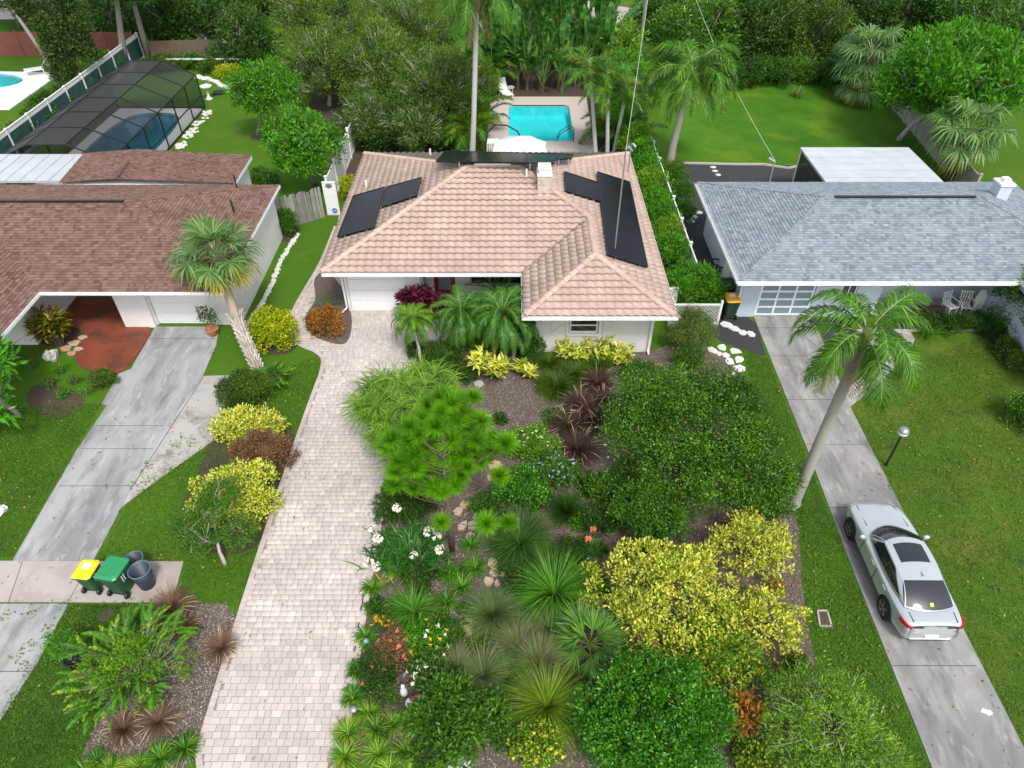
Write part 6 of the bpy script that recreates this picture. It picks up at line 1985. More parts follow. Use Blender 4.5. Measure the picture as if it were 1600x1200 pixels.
shrub('flowering_shrub', 'small golden flower cluster beside the driveway tufts', 'shrub', 597, 972, 14, .45, LF['mid'], .05, .03, 1.2, seed=23, cl=.07, k=4, flowers=[('blossoms', PT['amber'], 40, .06)])
shrub('flowering_shrub', 'sprawling yellow flowered bush at the bottom below the big yellow grass', 'shrub', 838, 1168, 42, .7, LF['ygreen'], .09, .05, 1.1, seed=24, cl=.14, flowers=[('blossoms', PT['lemon'], 40, .06)])
shrub('ground_cover', 'low dark green ground cover between the driveway and the pine', 'ground cover', 632, 790, 50, .35, LF['deep'], .06, .035, 1.8, seed=25, cl=.1, ry=.8)
shrub('shrub', 'dark fine leaved low shrub under the orange lily', 'shrub', 890, 868, 34, .6, LF['deep'], .05, .03, 1.3, seed=26, cl=.12)
for i, (u, v, ru, h, mt, lb) in enumerate([(655, 900, 34, .3, 'deep', 'low creeping green patch between the agapanthus and the bright strap leaved clump'), (705, 990, 24, .3, 'mid', 'small creeping patch beside the silvery rounded grass'), (812, 905, 34, .45, 'deep', 'dark leafy low patch between the two broad green grasses'), (905, 905, 40, .5, 'mid', 'leafy low plants beside the largest yellow shrub'), (760, 790, 30, .4, 'mid', 'low leafy plants beside the flagstones under the pine'),
    (935, 812, 34, .6, 'deep', 'dark low plants at the foot of the soft green rounded shrub'), (790, 1150, 28, .35, 'mid', 'low green patch between the mounded shrub and the yellow flowers'), (905, 1065, 28, .3, 'olive', 'sparse olive patch on the mulch above the glossy ball'), (750, 1010, 20, .25, 'olive', 'sparse olive weeds beside the lowest flagstones'), (985, 745, 36, .7, 'dark', 'dark leafy fringe under the huge domed shrub'), (600, 1085, 22, .3, 'mid', 'small green patch between the driveway tufts and the bird statue'),
    (870, 655, 26, .35, 'olive', 'olive fringe at the edge of the grey mulch by the purple grass'), (1000, 585, 34, .6, 'mid', 'light green low plants between the ginger row and the dark dome'), (1075, 565, 30, .6, 'mid', 'low green plants below the pale tan bush')]):
    shrub('ground_cover', lb, 'ground cover', u, v, ru, h, LF[mt], .085, .045, 1.2, seed=300 + i, cl=.13, k=5)
for i, (u, v, ru, h) in enumerate([(690, 560, 38, .8), (716, 585, 26, .7), (650, 548, 16, .5)]):
    shrub('clipped_shrub', ['dark clipped shrub under the entry palms', 'smaller dark shrub below the clipped one by the orange bromeliad', 'little dark green block shrub on the entry pavers'][i], 'shrub', u, v, ru, h, LF['deep'], .06, .04, 2.0, seed=30 + i, cl=.12, ry=.8)
shrub('shrub', 'dark rounded shrub against the corner of the white house wing', 'shrub', 826, 545, 24, 1.0, LF['deep'], .07, .045, 2.0, seed=34, cl=.13)
shrub('shrub', 'pale tan green bush between the lattice screen and the big dark shrub', 'shrub', 1080, 520, 38, 1.5, LF['silver'], .08, .03, 1.6, seed=35, cl=.2)
shrub('shrub', 'bright feathery bush at the house end of the hedge above the lattice', 'shrub', 1080, 455, 44, 2.2, LF['bright'], .16, .05, 1.7, seed=36, cl=.25)
# hedge down the side of the house
hz_ = [(7.35, 28.8, .95, 1.9), (7.5, 30.5, .9, 1.9), (7.45, 32.1, .9, 2.0), (7.5, 33.8, .9, 1.9), (7.5, 35.6, .95, 2.1), (7.5, 37.4, .9, 2.1), (7.45, 39.3, .95, 2.2), (7.4, 41.2, 1.0, 2.4), (7.2, 43.2, 1.1, 2.7), (7.0, 45.4, 1.2, 2.9), (6.9, 47.8, 1.2, 3.0)]
for i, (x, y, r_, h) in enumerate(hz_):
    shrub('hedge_shrub', 'feathery light green shrub of the long hedge along the white capped fence', 'hedge', None, None, r_, h, LF['lime' if i % 3 == 1 else 'bright'], .17, .05, 1.5, loc=(x, y), seed=40 + i, cl=.24, group='hedge shrubs along the fence', zf=.5, jit=.7)
for i, (x, y, r_, h) in enumerate([(9.2, 35.8, .8, 1.2), (9.0, 38.0, .9, 1.3), (9.1, 33.8, .6, .9)]):
    shrub('shrub', ['loose green shrub on the gravel side of the white capped fence, at the lawn corner', 'tall loose shrub at the foot of the leaning palm by the fence', 'small fern like shrub on the dark gravel beside the fence'][i], 'shrub', None, None, r_, h, LF['mid'], .12, .05, 1.4, loc=(x, y), seed=60 + i, cl=.2)

# ---- strap and grass tufts: shared meshes
def tuft_mesh(name, mat, n, L, W, e0, e1, droop, br=.06, seg=4, lmin=.6, extra=None, mats=None, wp=None):
    parts = [(*blades(n, L, W, rad(e0), rad(e1), droop, br, seg, lmin=lmin, wp=wp), 0)]
    ms = [mat]
    if extra:
        for k, (m2, *a) in enumerate(extra):
            parts.append((*blades(*a), k + 1)); ms.append(m2)
    return mesh_np(name, parts, ms)
def tuft(name, label, cat, u, v, me, s, group=None, z=.012, rz=None):
    p = G(u, v, .12 * s)
    o = link(name, me, None, (p.x, p.y, z), (0, 0, U(0, 6.28) if rz is None else rz), (s, s, s * U(.9, 1.1)))
    return tag(o, label, cat, group)
LIR = [tuft_mesh('liriope_tuft', LF['liriope' if k < 2 else 'liriopeb'], 190, .52, .020, 35, 85, 1.7, .07) for k in range(4)]
for i, (u, v, s) in enumerate([(582, 918, 1.0), (590, 955, .95), (572, 994, 1.0), (558, 1047, .9), (551, 1088, 1.05), (575, 1113, 1.05), (543, 1144, 1.15), (588, 1140, 1.1), (614, 1131, 1.0), (538, 1181, 1.1), (590, 1177, 1.1), (633, 1173, 1.1), (608, 1202, 1.05), (640, 1203, 1.05), (682, 1204, 1.0)]):
    tuft('liriope_tuft', 'striped green liriope tuft lining the paver driveway', 'grass tuft', u, v, LIR[(2 + i % 2) if i > 4 else i % 2], s, 'liriope tufts beside the paver driveway')
for i, (u, v, s) in enumerate([(736, 850, 1.0), (742, 885, 1.1), (721, 915, 1.1), (697, 941, 1.05)]):
    tuft('liriope_tuft', 'dark green liriope tuft in the curved row below the pine trunk', 'grass tuft', u, v, LIR[i % 2], s, 'liriope tufts in the curved row below the pine')
for i, (u, v, s) in enumerate([(288, 1168, 1.15), (250, 1183, 1.15), (216, 1198, 1.1), (172, 1200, 1.0), (132, 1203, 1.0), (150, 1188, .9)]):
    tuft('liriope_tuft', 'green liriope tuft at the bottom of the mulch strip left of the pavers', 'grass tuft', u, v, LIR[i % 4], s, 'liriope tufts of the strip beside the dark drive')
lily = tuft_mesh('lily_clump', LF['grass'], 260, 1.0, .035, 35, 85, 1.5, .22)
tuft('lily_clump', 'bright green strap leaved clump above the yellow flowers', 'plant', 646, 955, lily, 1.0)
# agapanthus with white flower heads
p = G(640, 862, .2)
ag = thing('agapanthus_clump', 'large dark green agapanthus clump with white flower balls beside the driveway', 'plant', (p.x, p.y, .012))
base = np.stack([NR.normal(0, .42, 900), NR.normal(0, .34, 900), np.zeros(900)], 1)
av, aq = blades(900, .92, .050, rad(35), rad(82), 1.25, base=base)
yv, yq = blades(40, .8, .05, rad(5), rad(30), .9, base=np.stack([NR.normal(0, .35, 40), -.3 - NR.uniform(0, .3, 40), np.zeros(40)], 1), az=NR.uniform(-2.6, -.5, 40))
link('leaves', mesh_np('leaves', [(av, aq, 0), (yv, yq, 1)], [LF['agap'], LF['ylime']]), ag)
fh_v, fh_q = dots([(0, 0, 0, .12, .12, .10)], 26, .055, -.4, 1.0)
gv, gq = blades(20, .11, .012, rad(-30), rad(80), 0, .01)
fmesh = mesh_np('flower_head', [(fh_v, fh_q, 0), (gv, gq, 1)], [PT['white'], LF['lime']])
for (u, v) in [(620, 793), (590, 840), (670, 830), (646, 867), (575, 878), (588, 885), (687, 858), (580, 824), (682, 838)]:
    q = G(u, v, 1.05)
    q = Vector((q.x - p.x, q.y - p.y, 1.03))
    sc_ = U(.85, 1.1)
    MB().tube([(q.x * .5, q.y * .5, 0), (q.x * .85, q.y * .85, .6), q], .012, 5).build('flower_stalk', RB, ag, False, False)
    link('flower_head', fmesh, ag, q, (0, 0, U(0, 6)), (sc_,) * 3)
p = G(828, 822, .3)
# fountain grasses
FG = {'green': tuft_mesh('fountain_grass', LF['grass'], 1100, 1.25, .017, 25, 88, 1.5, .16), 'dark': tuft_mesh('fountain_grass', LF['darkgrass'], 900, 1.2, .014, 25, 88, 1.4, .16),
      'grey': tuft_mesh('fountain_grass', LF['grey'], 1500, .95, .010, 15, 88, .9, .08), 'tan': tuft_mesh('fountain_grass', LF['tan'], 420, .9, .010, 20, 88, 1.2, .08, extra=[(LF['grey'], 420, .95, .010, rad(25), rad(88), 1.1, .08)]),
      'yellow': tuft_mesh('fountain_grass', LF['ygrass'], 1500, 1.25, .013, 10, 88, 1.2, .10)}
for name, label, u, v, k, s in [
    ('fountain_grass', 'broad green fountain grass below the bright small shrub', 812, 850, 'dark', 1.1), ('fountain_grass', 'largest bright green fountain grass in the middle of the garden', 866, 930, 'green', 1.15),
    ('fountain_grass', 'silvery green rounded grass tuft beside the flagstone path', 768, 962, 'grey', 1.0), ('fountain_grass', 'big yellow green grass tuft above the yellow flowers at the bottom', 854, 1105, 'yellow', 1.05),
    ('fountain_grass', 'thin grey green tuft with splayed blades below the flagstones', 755, 1057, 'tan', 1.0), ('fountain_grass', 'grey straw coloured tuft under the silvery rounded grass', 810, 1010, 'tan', .95),
    ('fountain_grass', 'straw coloured tuft under the largest bright grass', 860, 985, 'tan', .95), ('fountain_grass', 'olive grey tuft above the big yellow green grass', 842, 1040, 'tan', 1.1),
    ('fountain_grass', 'small dark tufted grass at the corner of the mounded shrub', 778, 1118, 'dark', .62), ('fountain_grass', 'faded tuft beside the white and yellow flowers', 715, 1045, 'tan', .8),
    ('fountain_grass', 'dark green tuft behind the slim grey tuft', 790, 1060, 'dark', .6)]:
    tuft(name, label, 'grass tuft', u, v, FG[k], s * 1.2)
mv, mq = blades(1500, .95, .008, rad(5), rad(88), .5, .05)
tuft('feather_plant', 'soft feathery dark green plant below the blue flowers', 'plant', 884, 800, mesh_np('feather_plant', [(mv, mq, 0)], LF['deep']), 1.0)
# mounded love grass and purple fountain grasses by the wing
MG = tuft_mesh('mound_grass', LF['olive'], 1600, .85, .014, 10, 88, 1.3, .3)
for label, u, v, s in [('wide olive green mounded grass below the yellow ginger row', 868, 603, 1.1), ('second olive green mound touching the first towards the wall', 893, 585, 1.0), ('small olive mound nearest the white wing wall', 858, 568, .75), ('dull olive mound beside the purple grass and ginger row', 935, 572, .85)]:
    tuft('mound_grass', label, 'grass tuft', u, v, MG, s)
PGm = tuft_mesh('purple_grass', LF['maroon'], 900, 1.1, .013, 25, 88, 1.4, .14, extra=[(LF['plume'], 22, 1.3, .03, rad(45), rad(85), 1.5, .1, 4, None, None, .8, [.06, .06, .1, .8, .3])])
for i, (u, v, s) in enumerate([(933, 600, .9), (908, 640, 1.0), (890, 668, .9), (925, 655, .95), (902, 705, 1.0), (880, 735, .8), (943, 630, .8)]):
    tuft('purple_grass', 'purple brown fountain grass with pale plumes beside the big dark shrub', 'grass tuft', u, v, PGm, s, 'purple fountain grasses beside the dark shrub')
BGm = tuft_mesh('brown_grass', LF['rust'], 1000, .75, .007, 15, 88, 1.1, .1, extra=[(LF['plume'], 26, .85, .025, rad(45), rad(85), 1.5, .1, 4, None, None, .8, [.1, .1, .2, 1.0, .5])])
for label, u, v, s in [('brown fountain grass with tan plumes at the sidewalk end below the cans', 268, 950, 1.15), ('small brown grass tuft on grey mulch beside the pavers', 346, 1012, .85), ('brown grass tuft under the arching yellow green shrub', 195, 1140, .8), ('brown grass tuft between the arching shrub and the liriope row', 248, 1128, .85), ('brown grass tuft half hidden right of the arching shrub', 290, 980, .7)]:
    tuft('brown_grass', label, 'grass tuft', u, v, BGm, s)
dl = tuft_mesh('daylily', LF['darkgrass'], 90, .7, .022, 35, 85, 1.3, .1)
p = G(922, 860, .1)
t = thing('daylily', 'dark daylily with two orange flowers beside the yellow shrub', 'plant', (p.x, p.y, .012))
link('leaves', dl, t)
fv, fq = dots([(0, 0, 0, .04, .04, .04)], 8, .09, 0.)
fm2 = mesh_np('flower_head', [(fv, fq, 0)], PT['coral'])
for (x, y) in ((-.12, -.1), (.05, .25)):
    MB().tube([(0, 0, 0), (x * .5, y * .5, .5), (x, y, .8)], .008, 5).build('flower_stalk', RB, t, False, False)
    link('flower_head', fm2, t, (x, y, .8))

# ---- shell ginger and crotons: cane rosettes with broad leaves
def rosette(n, L, W, e0, e1, droop, at):
    v, q = blades(n, L, W, rad(e0), rad(e1), droop, .02, 3, wp=[.3, 1.0, .85, .08], lmin=.75)
    return v + np.array(at), q
def canes(name, label, cat, u, v, k, spread, h, mat, nl, L, W, e0=0, e1=75, droop=.8, group=None, hmin=.5, stemm=None, zf=.4, z=.012):
    p = G(u, v, h * zf)
    t = thing(name, label, cat, (p.x, p.y, z), 0, group)
    vq, st = [], MB()
    for i in range(k):
        a = U(0, 6.28); r_ = spread * math.sqrt(U(0, 1))
        hh = h * U(hmin, 1.0)
        e = (r_ * math.cos(a), r_ * math.sin(a), hh)
        st.tube([(e[0] * .4, e[1] * .4, 0), (e[0] * .75, e[1] * .75, hh * .6), e], [.02, .016, .012], 5)
        vq.append(rosette(nl, L, W, e0, e1, droop, e))
        vq.append(rosette(nl // 2, L, W, -10, 50, droop, (e[0] * .8, e[1] * .8, hh * .65)))
    link('leaves', mesh_np('leaves', [(*cat_parts(*vq), 0)], mat), t)
    st.build('stem', stemm or M['bark_brown'], t, False, False)
    return t
canes('variegated_ginger', 'large yellow striped ginger clump below the entry palms', 'plant', 768, 575, 26, .78, 1.0, LF['yellow'], 9, .42, .085)
canes('variegated_ginger', 'small yellow striped ginger beside the large clump', 'plant', 820, 582, 9, .42, .6, LF['yellow'], 8, .38, .075)
for i, (u, v, k, s) in enumerate([(882, 553, 8, .45), (905, 556, 9, .5), (930, 550, 9, .45), (955, 553, 10, .5), (975, 560, 9, .4)]):
    canes('variegated_ginger', 'yellow striped ginger in the row under the white wing window', 'plant', u, v, k, s, .75, LF['yellow'], 8, .38, .07, group='yellow gingers under the wing window')
canes('cordyline', 'tall purple red cordyline heads in front of the garage door', 'plant', 648, 480, 16, .55, 1.75, LF['ti'], 30, .48, .12, -15, 85, .8, hmin=.45)
canes('cordyline', 'smaller purple red cordyline beside the red front door', 'plant', 684, 484, 9, .35, 1.2, LF['ti'], 30, .44, .11, -15, 85, .8)
canes('croton_shrub', 'golden leaved croton below the purple cordylines', 'shrub', 664, 499, 9, .40, .8, LF['ylime'], 10, .26, .08)
canes('croton_shrub', 'yellow striped dark croton at the white carport wall', 'shrub', 84, 522, 26, .55, 1.4, LF['crotony'], 26, .55, .07, -15, 80, .7)
shrub('croton_shrub', 'orange brown croton in the round mulch bed by the garage', 'shrub', 508, 507, 29, .95, LF['croton'], .12, .05, 1.8, seed=70, cl=.14, z=.06)
canes('bromeliad', 'orange bromeliad at the edge of the entry bed', 'plant', 700, 565, 4, .22, .3, LF['croton'], 12, .30, .04)
canes('cordyline', 'small dark red cordyline under the yellow shrub, nearer the lawn', 'plant', 1207, 922, 3, .2, .5, LF['croton'], 12, .32, .045)
canes('cordyline', 'small dark red cordyline in the gap under the yellow shrubs', 'plant', 1163, 962, 3, .2, .4, LF['ti'], 12, .32, .045)

# ---- left-hand beds
shrub('rounded_shrub', 'clipped yellow green rounded shrub beside the pale walk', 'shrub', 425, 518, 38, 1.35, LF['ylime'], .10, .07, 2.2, seed=80, cl=.14, k=7, wob=.05, bark_=M['bark_brown'])
shrub('rounded_shrub', 'dark green clipped mound beside the pale drive flare', 'shrub', 382, 612, 40, 1.2, LF['olive'], .07, .04, 2.2, seed=81, cl=.14, rough=.5)
shrub('variegated_shrub', 'smaller yellow variegated shrub above the reddish bush', 'shrub', 388, 668, 54, 1.0, LF['yellow'], .10, .06, 1.9, ry=.62, seed=82, cl=.16)
shrub('shrub', 'reddish bronze bush between two yellow shrubs', 'shrub', 407, 712, 45, 1.2, LF['red'], .07, .04, 2.0, seed=83, cl=.15)
shrub('variegated_shrub', 'larger yellow variegated shrub behind the little crape tree', 'shrub', 368, 775, 62, 1.5, LF['yellow'], .10, .06, 1.9, seed=84, cl=.18)
p = G(352, 882)
c = [G(320, 800, 1.9), G(345, 770, 2.0), G(295, 825, 1.7), G(370, 830, 1.6), G(310, 850, 1.3)]
tree('small_tree', 'small leaning green tree in front of the larger yellow shrub', 'tree', (p.x, p.y), [(q.x - p.x, q.y - p.y, q.z, .55, .5, .38) for q in c], .06, LF['mid'], .075, .035, 1.3, M['bark_pale'], .2, extra=4, fill=.35)
sprm = pinnate('frond', 1.0, 34, .13, .032, rad(62), 1.2, .2, .15, [LF['mid'], rach], .12, (15, 45), .012)
sprl = pinnate('frond', 1.1, 36, .13, .032, rad(38), 1.0, .2, .15, [LF['bright'], rach], .12, (15, 45), .012)
spry = pinnate('frond', .9, 32, .12, .032, rad(52), 1.0, .2, .15, [LF['ygreen'], rach], .12, (15, 45), .012)
def spray_shrub(name, label, cat, u, v, k, spread, h, sc=(.8, 1.1)):
    p = G(u, v, h * .4)
    t = thing(name, label, cat, (p.x, p.y, .012))
    st = MB()
    for i in range(k):
        a = U(0, 6.28); r_ = spread * math.sqrt(U(.0, 1)) * .6; hh = h * U(.35, .8)
        b = (r_ * math.cos(a), r_ * math.sin(a), hh)
        st.tube([(b[0] * .2, b[1] * .2, 0), (b[0] * .6, b[1] * .6, hh * .6), b], [.025, .018, .012], 5)
        for j in range(R.choice((2, 3))):
            s = U(*sc)
            link('frond', R.choice((sprm, sprl, sprl, spry)), t, b, (U(-.2, .2), U(-.2, .2), a + U(-.9, .9)), (s,) * 3)
    bl = auto_blobs(spread * .62, spread * .5, h, 6, 5, small=.2, wob=.3)
    v_, q_ = crown(bl, 5000 if k > 50 else 900, .09, .035, .2, .3, up=.4)
    link('foliage', mesh_np('foliage', [(v_, q_, 0)], LF['lime' if k > 50 else 'mid']), t)
    st.build('stem', M['bark_grey'], t, False, False)
    return t
spray_shrub('arching_shrub', 'wide arching yellow green shrub filling the mulch strip beside the pavers', 'shrub', 210, 1045, 105, 2.1, 1.3, (.3, .75))
spray_shrub('arching_shrub', 'feathery green shrub beside the clipped mound near the pavers', 'shrub', 428, 592, 20, .6, .9, (.4, .75))
for i, (q, m_, r_) in enumerate([(t_pot2, 'bright', .36), (t_pot, 'deep', .33)]):
    bl = [(0, 0, 1.0, r_, r_, .42), (.15, .1, .8, r_ * .6, r_ * .6, .3), (-.15, 0, 1.2, r_ * .6, r_ * .6, .3)]
    v_, q_ = crown(bl, 900, .09, .04, .12, .4)
    link('foliage', mesh_np('foliage', [(v_, q_, 0)], LF[m_]), q)
    m2 = stems(bl, (0, 0, .28), .015); m2.build('stem', M['bark_grey'], q, False, False)
shrub('shrub', 'small green bush against the corner of the plank fence', 'shrub', 443, 350, 23, 1.1, LF['mid'], .10, .05, 1.8, seed=88, cl=.15)
shrub('shrub', 'small dark rounded bush at the tip of the red carport floor', 'shrub', 160, 593, 18, .6, LF['olive'], .06, .035, 1.8, seed=89, cl=.1)
for i, (u, v, r_) in enumerate([(50, 570, 9), (95, 578, 12), (118, 595, 10), (134, 612, 8), (78, 600, 12), (100, 615, 12)]):
    shrub('seedling', 'low green weed in the patch of grass by the tan flagstones', 'plant', u, v, r_, .25, LF['bright' if i % 2 else 'mid'], .08, .045, 1.2, seed=90 + i, cl=.08, k=3, group='low weeds by the tan flagstones')
shrub('shrub', 'yellow green bush behind the white gate', 'shrub', 545, 295, 16, 1.4, LF['ylime'], .10, .05, 1.6, seed=97, cl=.15)
# broad-leaved tree at the picture edge
p = G(12, 560, 2.4)
bl = [(0, 0, 2.6, .55, .5, .4), (.35, -.7, 2.1, .5, .5, .4), (-.3, -.9, 2.5, .6, .5, .4), (.55, -1.5, 1.7, .55, .5, .35), (-.1, -1.7, 2.0, .6, .5, .4), (-.4, .9, 2.5, .5, .5, .4), (.1, .5, 2.0, .4, .4, .3), (-1.0, 0, 2.6, .7, .7, .5), (-.7, -1.6, 2.2, .7, .6, .4)]
tree('frangipani_tree', 'tree with big glossy paddle leaves overhanging the carport lawn', 'tree', (p.x - .4, p.y - .5), bl, .09, LF['broad'], .36, .13, 1.5, M['bark_grey'], .3, up=.1, jit=.45)

# ================================================================== pine and whip-leaved plant
p = G(707, 862)
pine = thing('pine_tree', 'bright green long needled young pine beside the paver driveway', 'pine', (p.x, p.y, .012))
MB().tube([(0, 0, 0), (.03, .02, 1.8), (-.02, .05, 3.2), (-.05, .1, 4.1)], [.085, .07, .04, .012], 9).build('trunk', M['bark_brown'], pine, True, False)
nd_ = udir(330, -.35)
az = np.arctan2(nd_[:, 1], nd_[:, 0])
nv, nq = blades(420, .36, .010, rad(-25), rad(90), .25, .02, 3, lmin=.75)
nmesh = [mesh_np('needle_cluster', [(*blades(620, .50, .013, rad(-50), rad(90), .3, .05, 3, lmin=.6), 0)], LF['pine']) for _ in range(3)]
br = MB()
cl_px = [(700, 695), (706, 722), (698, 745), (712, 760), (668, 635), (690, 645), (715, 660), (735, 655), (655, 680), (680, 690), (705, 690), (730, 695), (690, 715), (712, 735), (668, 720), (740, 710), (640, 712), (690, 668), (720, 625), (700, 750), (690, 622), (740, 622), (660, 655), (700, 655), (722, 645), (752, 660), (640, 690), (665, 700), (690, 690), (715, 690), (745, 690), (768, 690), (790, 695), (612, 688), (606, 700), (625, 722), (648, 735), (675, 730), (700, 728), (725, 712), (750, 725), (680, 668), (640, 668), (770, 705),
         (618, 760), (645, 765), (680, 765), (690, 772), (665, 745), (720, 745), (730, 732), (700, 705), (650, 712), (690, 818), (760, 820), (795, 818), (780, 745), (735, 672), (660, 680), (705, 632), (617, 740), (712, 668)]
for i, (u, v) in enumerate(cl_px):
    zc = max(1.6, min(5.4, 5.7 - (v - 610) / 230 * 3.9 + U(-.35, .35)))
    q = G(u, v, zc)
    q = Vector((q.x - p.x, q.y - p.y, zc))
    s = U(.78, 1.05)
    z0 = max(.9, zc - .25 - .35 * math.hypot(q.x, q.y))
    m0 = Vector((0, .05, z0)); md_ = m0.lerp(q, .55) + Vector((0, 0, -.18))
    br.tube([m0, md_, q], [.016, .012, .008], 5)
    link('needle_cluster', nmesh[i % 3], pine, q, (U(-.3, .3), U(-.3, .3), U(0, 6.28)), (s, s, s))
for k in range(16):
    a = U(0, 6.28); z0 = U(1.4, 3.0)
    e = Vector((math.cos(a) * U(.5, 1.1), math.sin(a) * U(.5, 1.1), z0 + U(-.1, .4)))
    br.tube([(0, .03, z0), e * .5 + Vector((0, 0, z0 * .5)), e], [.016, .012, .005], 4)
br.build('branch', M['bark_brown'], pine, False, False)
p = G(638, 690, .2)
wt = thing('ponytail_plant', 'cascading plant with long drooping bright green whip leaves beside the driveway', 'plant', (p.x, p.y, .012))
heads = [mesh_np('leaf_head', [(*blades(120, 1.6, .03, rad(15), rad(85), 3.1, .05, 4, lmin=.45, twist=.6), 0)], LF['whip']) for _ in range(3)]
st = MB()
for (u, v, z_) in [(580, 630, 1.4), (600, 600, 1.7), (625, 600, 1.9), (650, 590, 1.9), (680, 590, 1.8), (605, 660, 1.4), (630, 640, 1.8), (655, 630, 2.0), (690, 615, 1.8), (640, 670, 1.5), (615, 690, 1.1), (590, 690, 1.0), (650, 725, .9), (665, 660, 1.6), (700, 640, 1.5), (625, 720, .9), (645, 700, 1.2), (575, 655, 1.2), (565, 640, 1.5), (590, 640, 1.7), (610, 625, 1.8), (640, 610, 2.0), (665, 605, 1.9), (700, 600, 1.7), (600, 675, 1.3), (585, 610, 1.6), (660, 580, 1.8)]:
    z_ += .45
    q = G(u, v, z_); q = Vector((q.x - p.x, q.y - p.y, z_))
    st.tube([(q.x * .2, q.y * .2, 0), (q.x * .5, q.y * .5, z_ * .6), q], [.06, .04, .025], 6)
    s = U(.8, 1.1)
    link('leaf_head', R.choice(heads), wt, q, (0, 0, U(0, 6)), (s,) * 3)
st.build('stem', M['bark_grey'], wt, False, False)

# ================================================================== palms
QL, QY = [LF['palm'], rachp], [LF['palmy'], rachp]
queen = [pinnate('frond', 2.9, 84, .85, .05, rad(74), 2.3, .25, 1.0, QL), pinnate('frond', 3.0, 84, .88, .05, rad(50), 2.4, .2, 1.2, QL), pinnate('frond', 2.9, 80, .85, .05, rad(22), 2.0, .15, 1.3, QL),
         pinnate('frond', 2.7, 72, .8, .048, rad(-12), 1.3, .1, 1.3, QL), pinnate('frond', 2.5, 50, .62, .036, rad(-40), .8, .0, .9, QY), pinnate('frond', 2.3, 40, .55, .032, rad(-62), .35, .0, .5, [LF['palmd'], rachp])]
b = G(1240, 787)
qp = thing('queen_palm', 'tall queen palm with a smooth grey trunk standing beside the concrete drive', 'palm tree', (b.x, b.y, 0))
palm_trunk(qp, [(0, 0, -.05), (0, 0, .25), (.02, .02, 2.0), (.05, .05, 4.0), (.12, .1, 6.7)], [.23, .18, .165, .155, .14], M['palm_trunk'], 14, 22)
MB().tube([(.11, .1, 6.5), (.12, .1, 6.9), (.13, .12, 7.3)], [.15, .17, .07], 10).build('crownshaft', rach, qp, True, False)
fronds(qp, (.12, .1, 6.9), [(queen[0], 3, .4, .15), (queen[1], 5, .1, .08), (queen[2], 6, .5, 0), (queen[3], 4, .2, -.05), (queen[4], 4, 3.5, -.1), (queen[5], 3, 4.3, -.15)], sc=(.66, .84))
b = G(1045, 267)
q2 = thing('queen_palm', 'queen palm with leaning trunk at the lawn corner behind the grey roof', 'palm tree', (b.x, b.y, 0))
palm_trunk(q2, [(0, 0, -.05), (.02, 0, 1.5), (.2, 0, 3.4), (.5, 0, 5.2)], [.26, .21, .19, .18], M['palm_trunk'], 12, 16)
MB().tube([(.38, 0, 4.3), (.47, 0, 5.0), (.52, 0, 5.6)], [.20, .25, .12], 9).build('crownshaft', M['bark_brown'], q2, True, False)
fronds(q2, (.5, 0, 5.5), [(queen[0], 5, .4, .15), (queen[1], 6, .1, .08), (queen[2], 8, .5, 0), (queen[3], 5, .2, -.05)], sc=(.98, 1.15))
# royal palm whose crown passes the top of the picture
cz = GY(744, -6, 40.0); b = GY(736, 243, 40.0)
rp = thing('royal_palm', 'tall royal palm with a white trunk behind the tile-roofed house', 'palm tree', (b.x, 40.0, 0))
palm_trunk(rp, [(0, 0, -.05), ((cz.x - b.x) * .4, 0, 3), (cz.x - b.x, 0, cz.z - .7)], [.19, .145, .125], M['palm_white'], 12, 26)
MB().tube([(cz.x - b.x, 0, cz.z - .75), (cz.x - b.x, 0, cz.z - .3), (cz.x - b.x, 0, cz.z + .5)], [.14, .23, .11], 10).build('crownshaft', M['palm_tan'], rp, True, False)
fronds(rp, (cz.x - b.x, 0, cz.z + .4), [(queen[0], 4, .2, .1), (queen[1], 6, .0, .05), (queen[2], 6, .4, 0), (queen[3], 4, .9, 0), (queen[5], 2, 4.3, -.1)], sc=(1.0, 1.2))
# areca cluster right of the pool
AQ = [LF['palm'], rach]
areca = [pinnate('frond', 2.1, 44, .62, .045, rad(68), 1.5, .35, .5, AQ), pinnate('frond', 2.2, 44, .62, .045, rad(40), 1.5, .3, .6, AQ), pinnate('frond', 2.0, 42, .58, .045, rad(10), 1.2, .2, .7, AQ), pinnate('frond', 2.0, 40, .55, .045, rad(50), 1.4, .3, .5, [LF['palmy'], rach])]
for label, (u, v), (cu, cv), Y in [('slim palm beside the pool nearest the water', (932, 243), (924, 130), 41.5), ('slim palm in the middle of the trio beside the pool', (950, 243), (950, 150), 41.0), ('slim palm of the trio furthest from the water', (958, 243), (975, 160), 41.8)]:
    b, c = GY(u, v, Y), GY(cu, cv, Y)
    t = thing('areca_palm', label, 'palm tree', (b.x, Y, 0))
    palm_trunk(t, [(0, 0, -.05), ((c.x - b.x) * .5, 0, c.z * .5), (c.x - b.x, 0, c.z)], [.14, .11, .10], M['palm_white'], 9, 12)
    MB().tube([(c.x - b.x, 0, c.z - .1), (c.x - b.x, 0, c.z + .6)], [.11, .07], 8).build('crownshaft', rach, t, True, False)
    fronds(t, (c.x - b.x, 0, c.z + .5), [(areca[0], 4, U(0, 1), .05), (areca[1], 6, U(0, 1), 0), (areca[2], 5, U(0, 1), -.05), (areca[3], 2, 2.5, 0)])
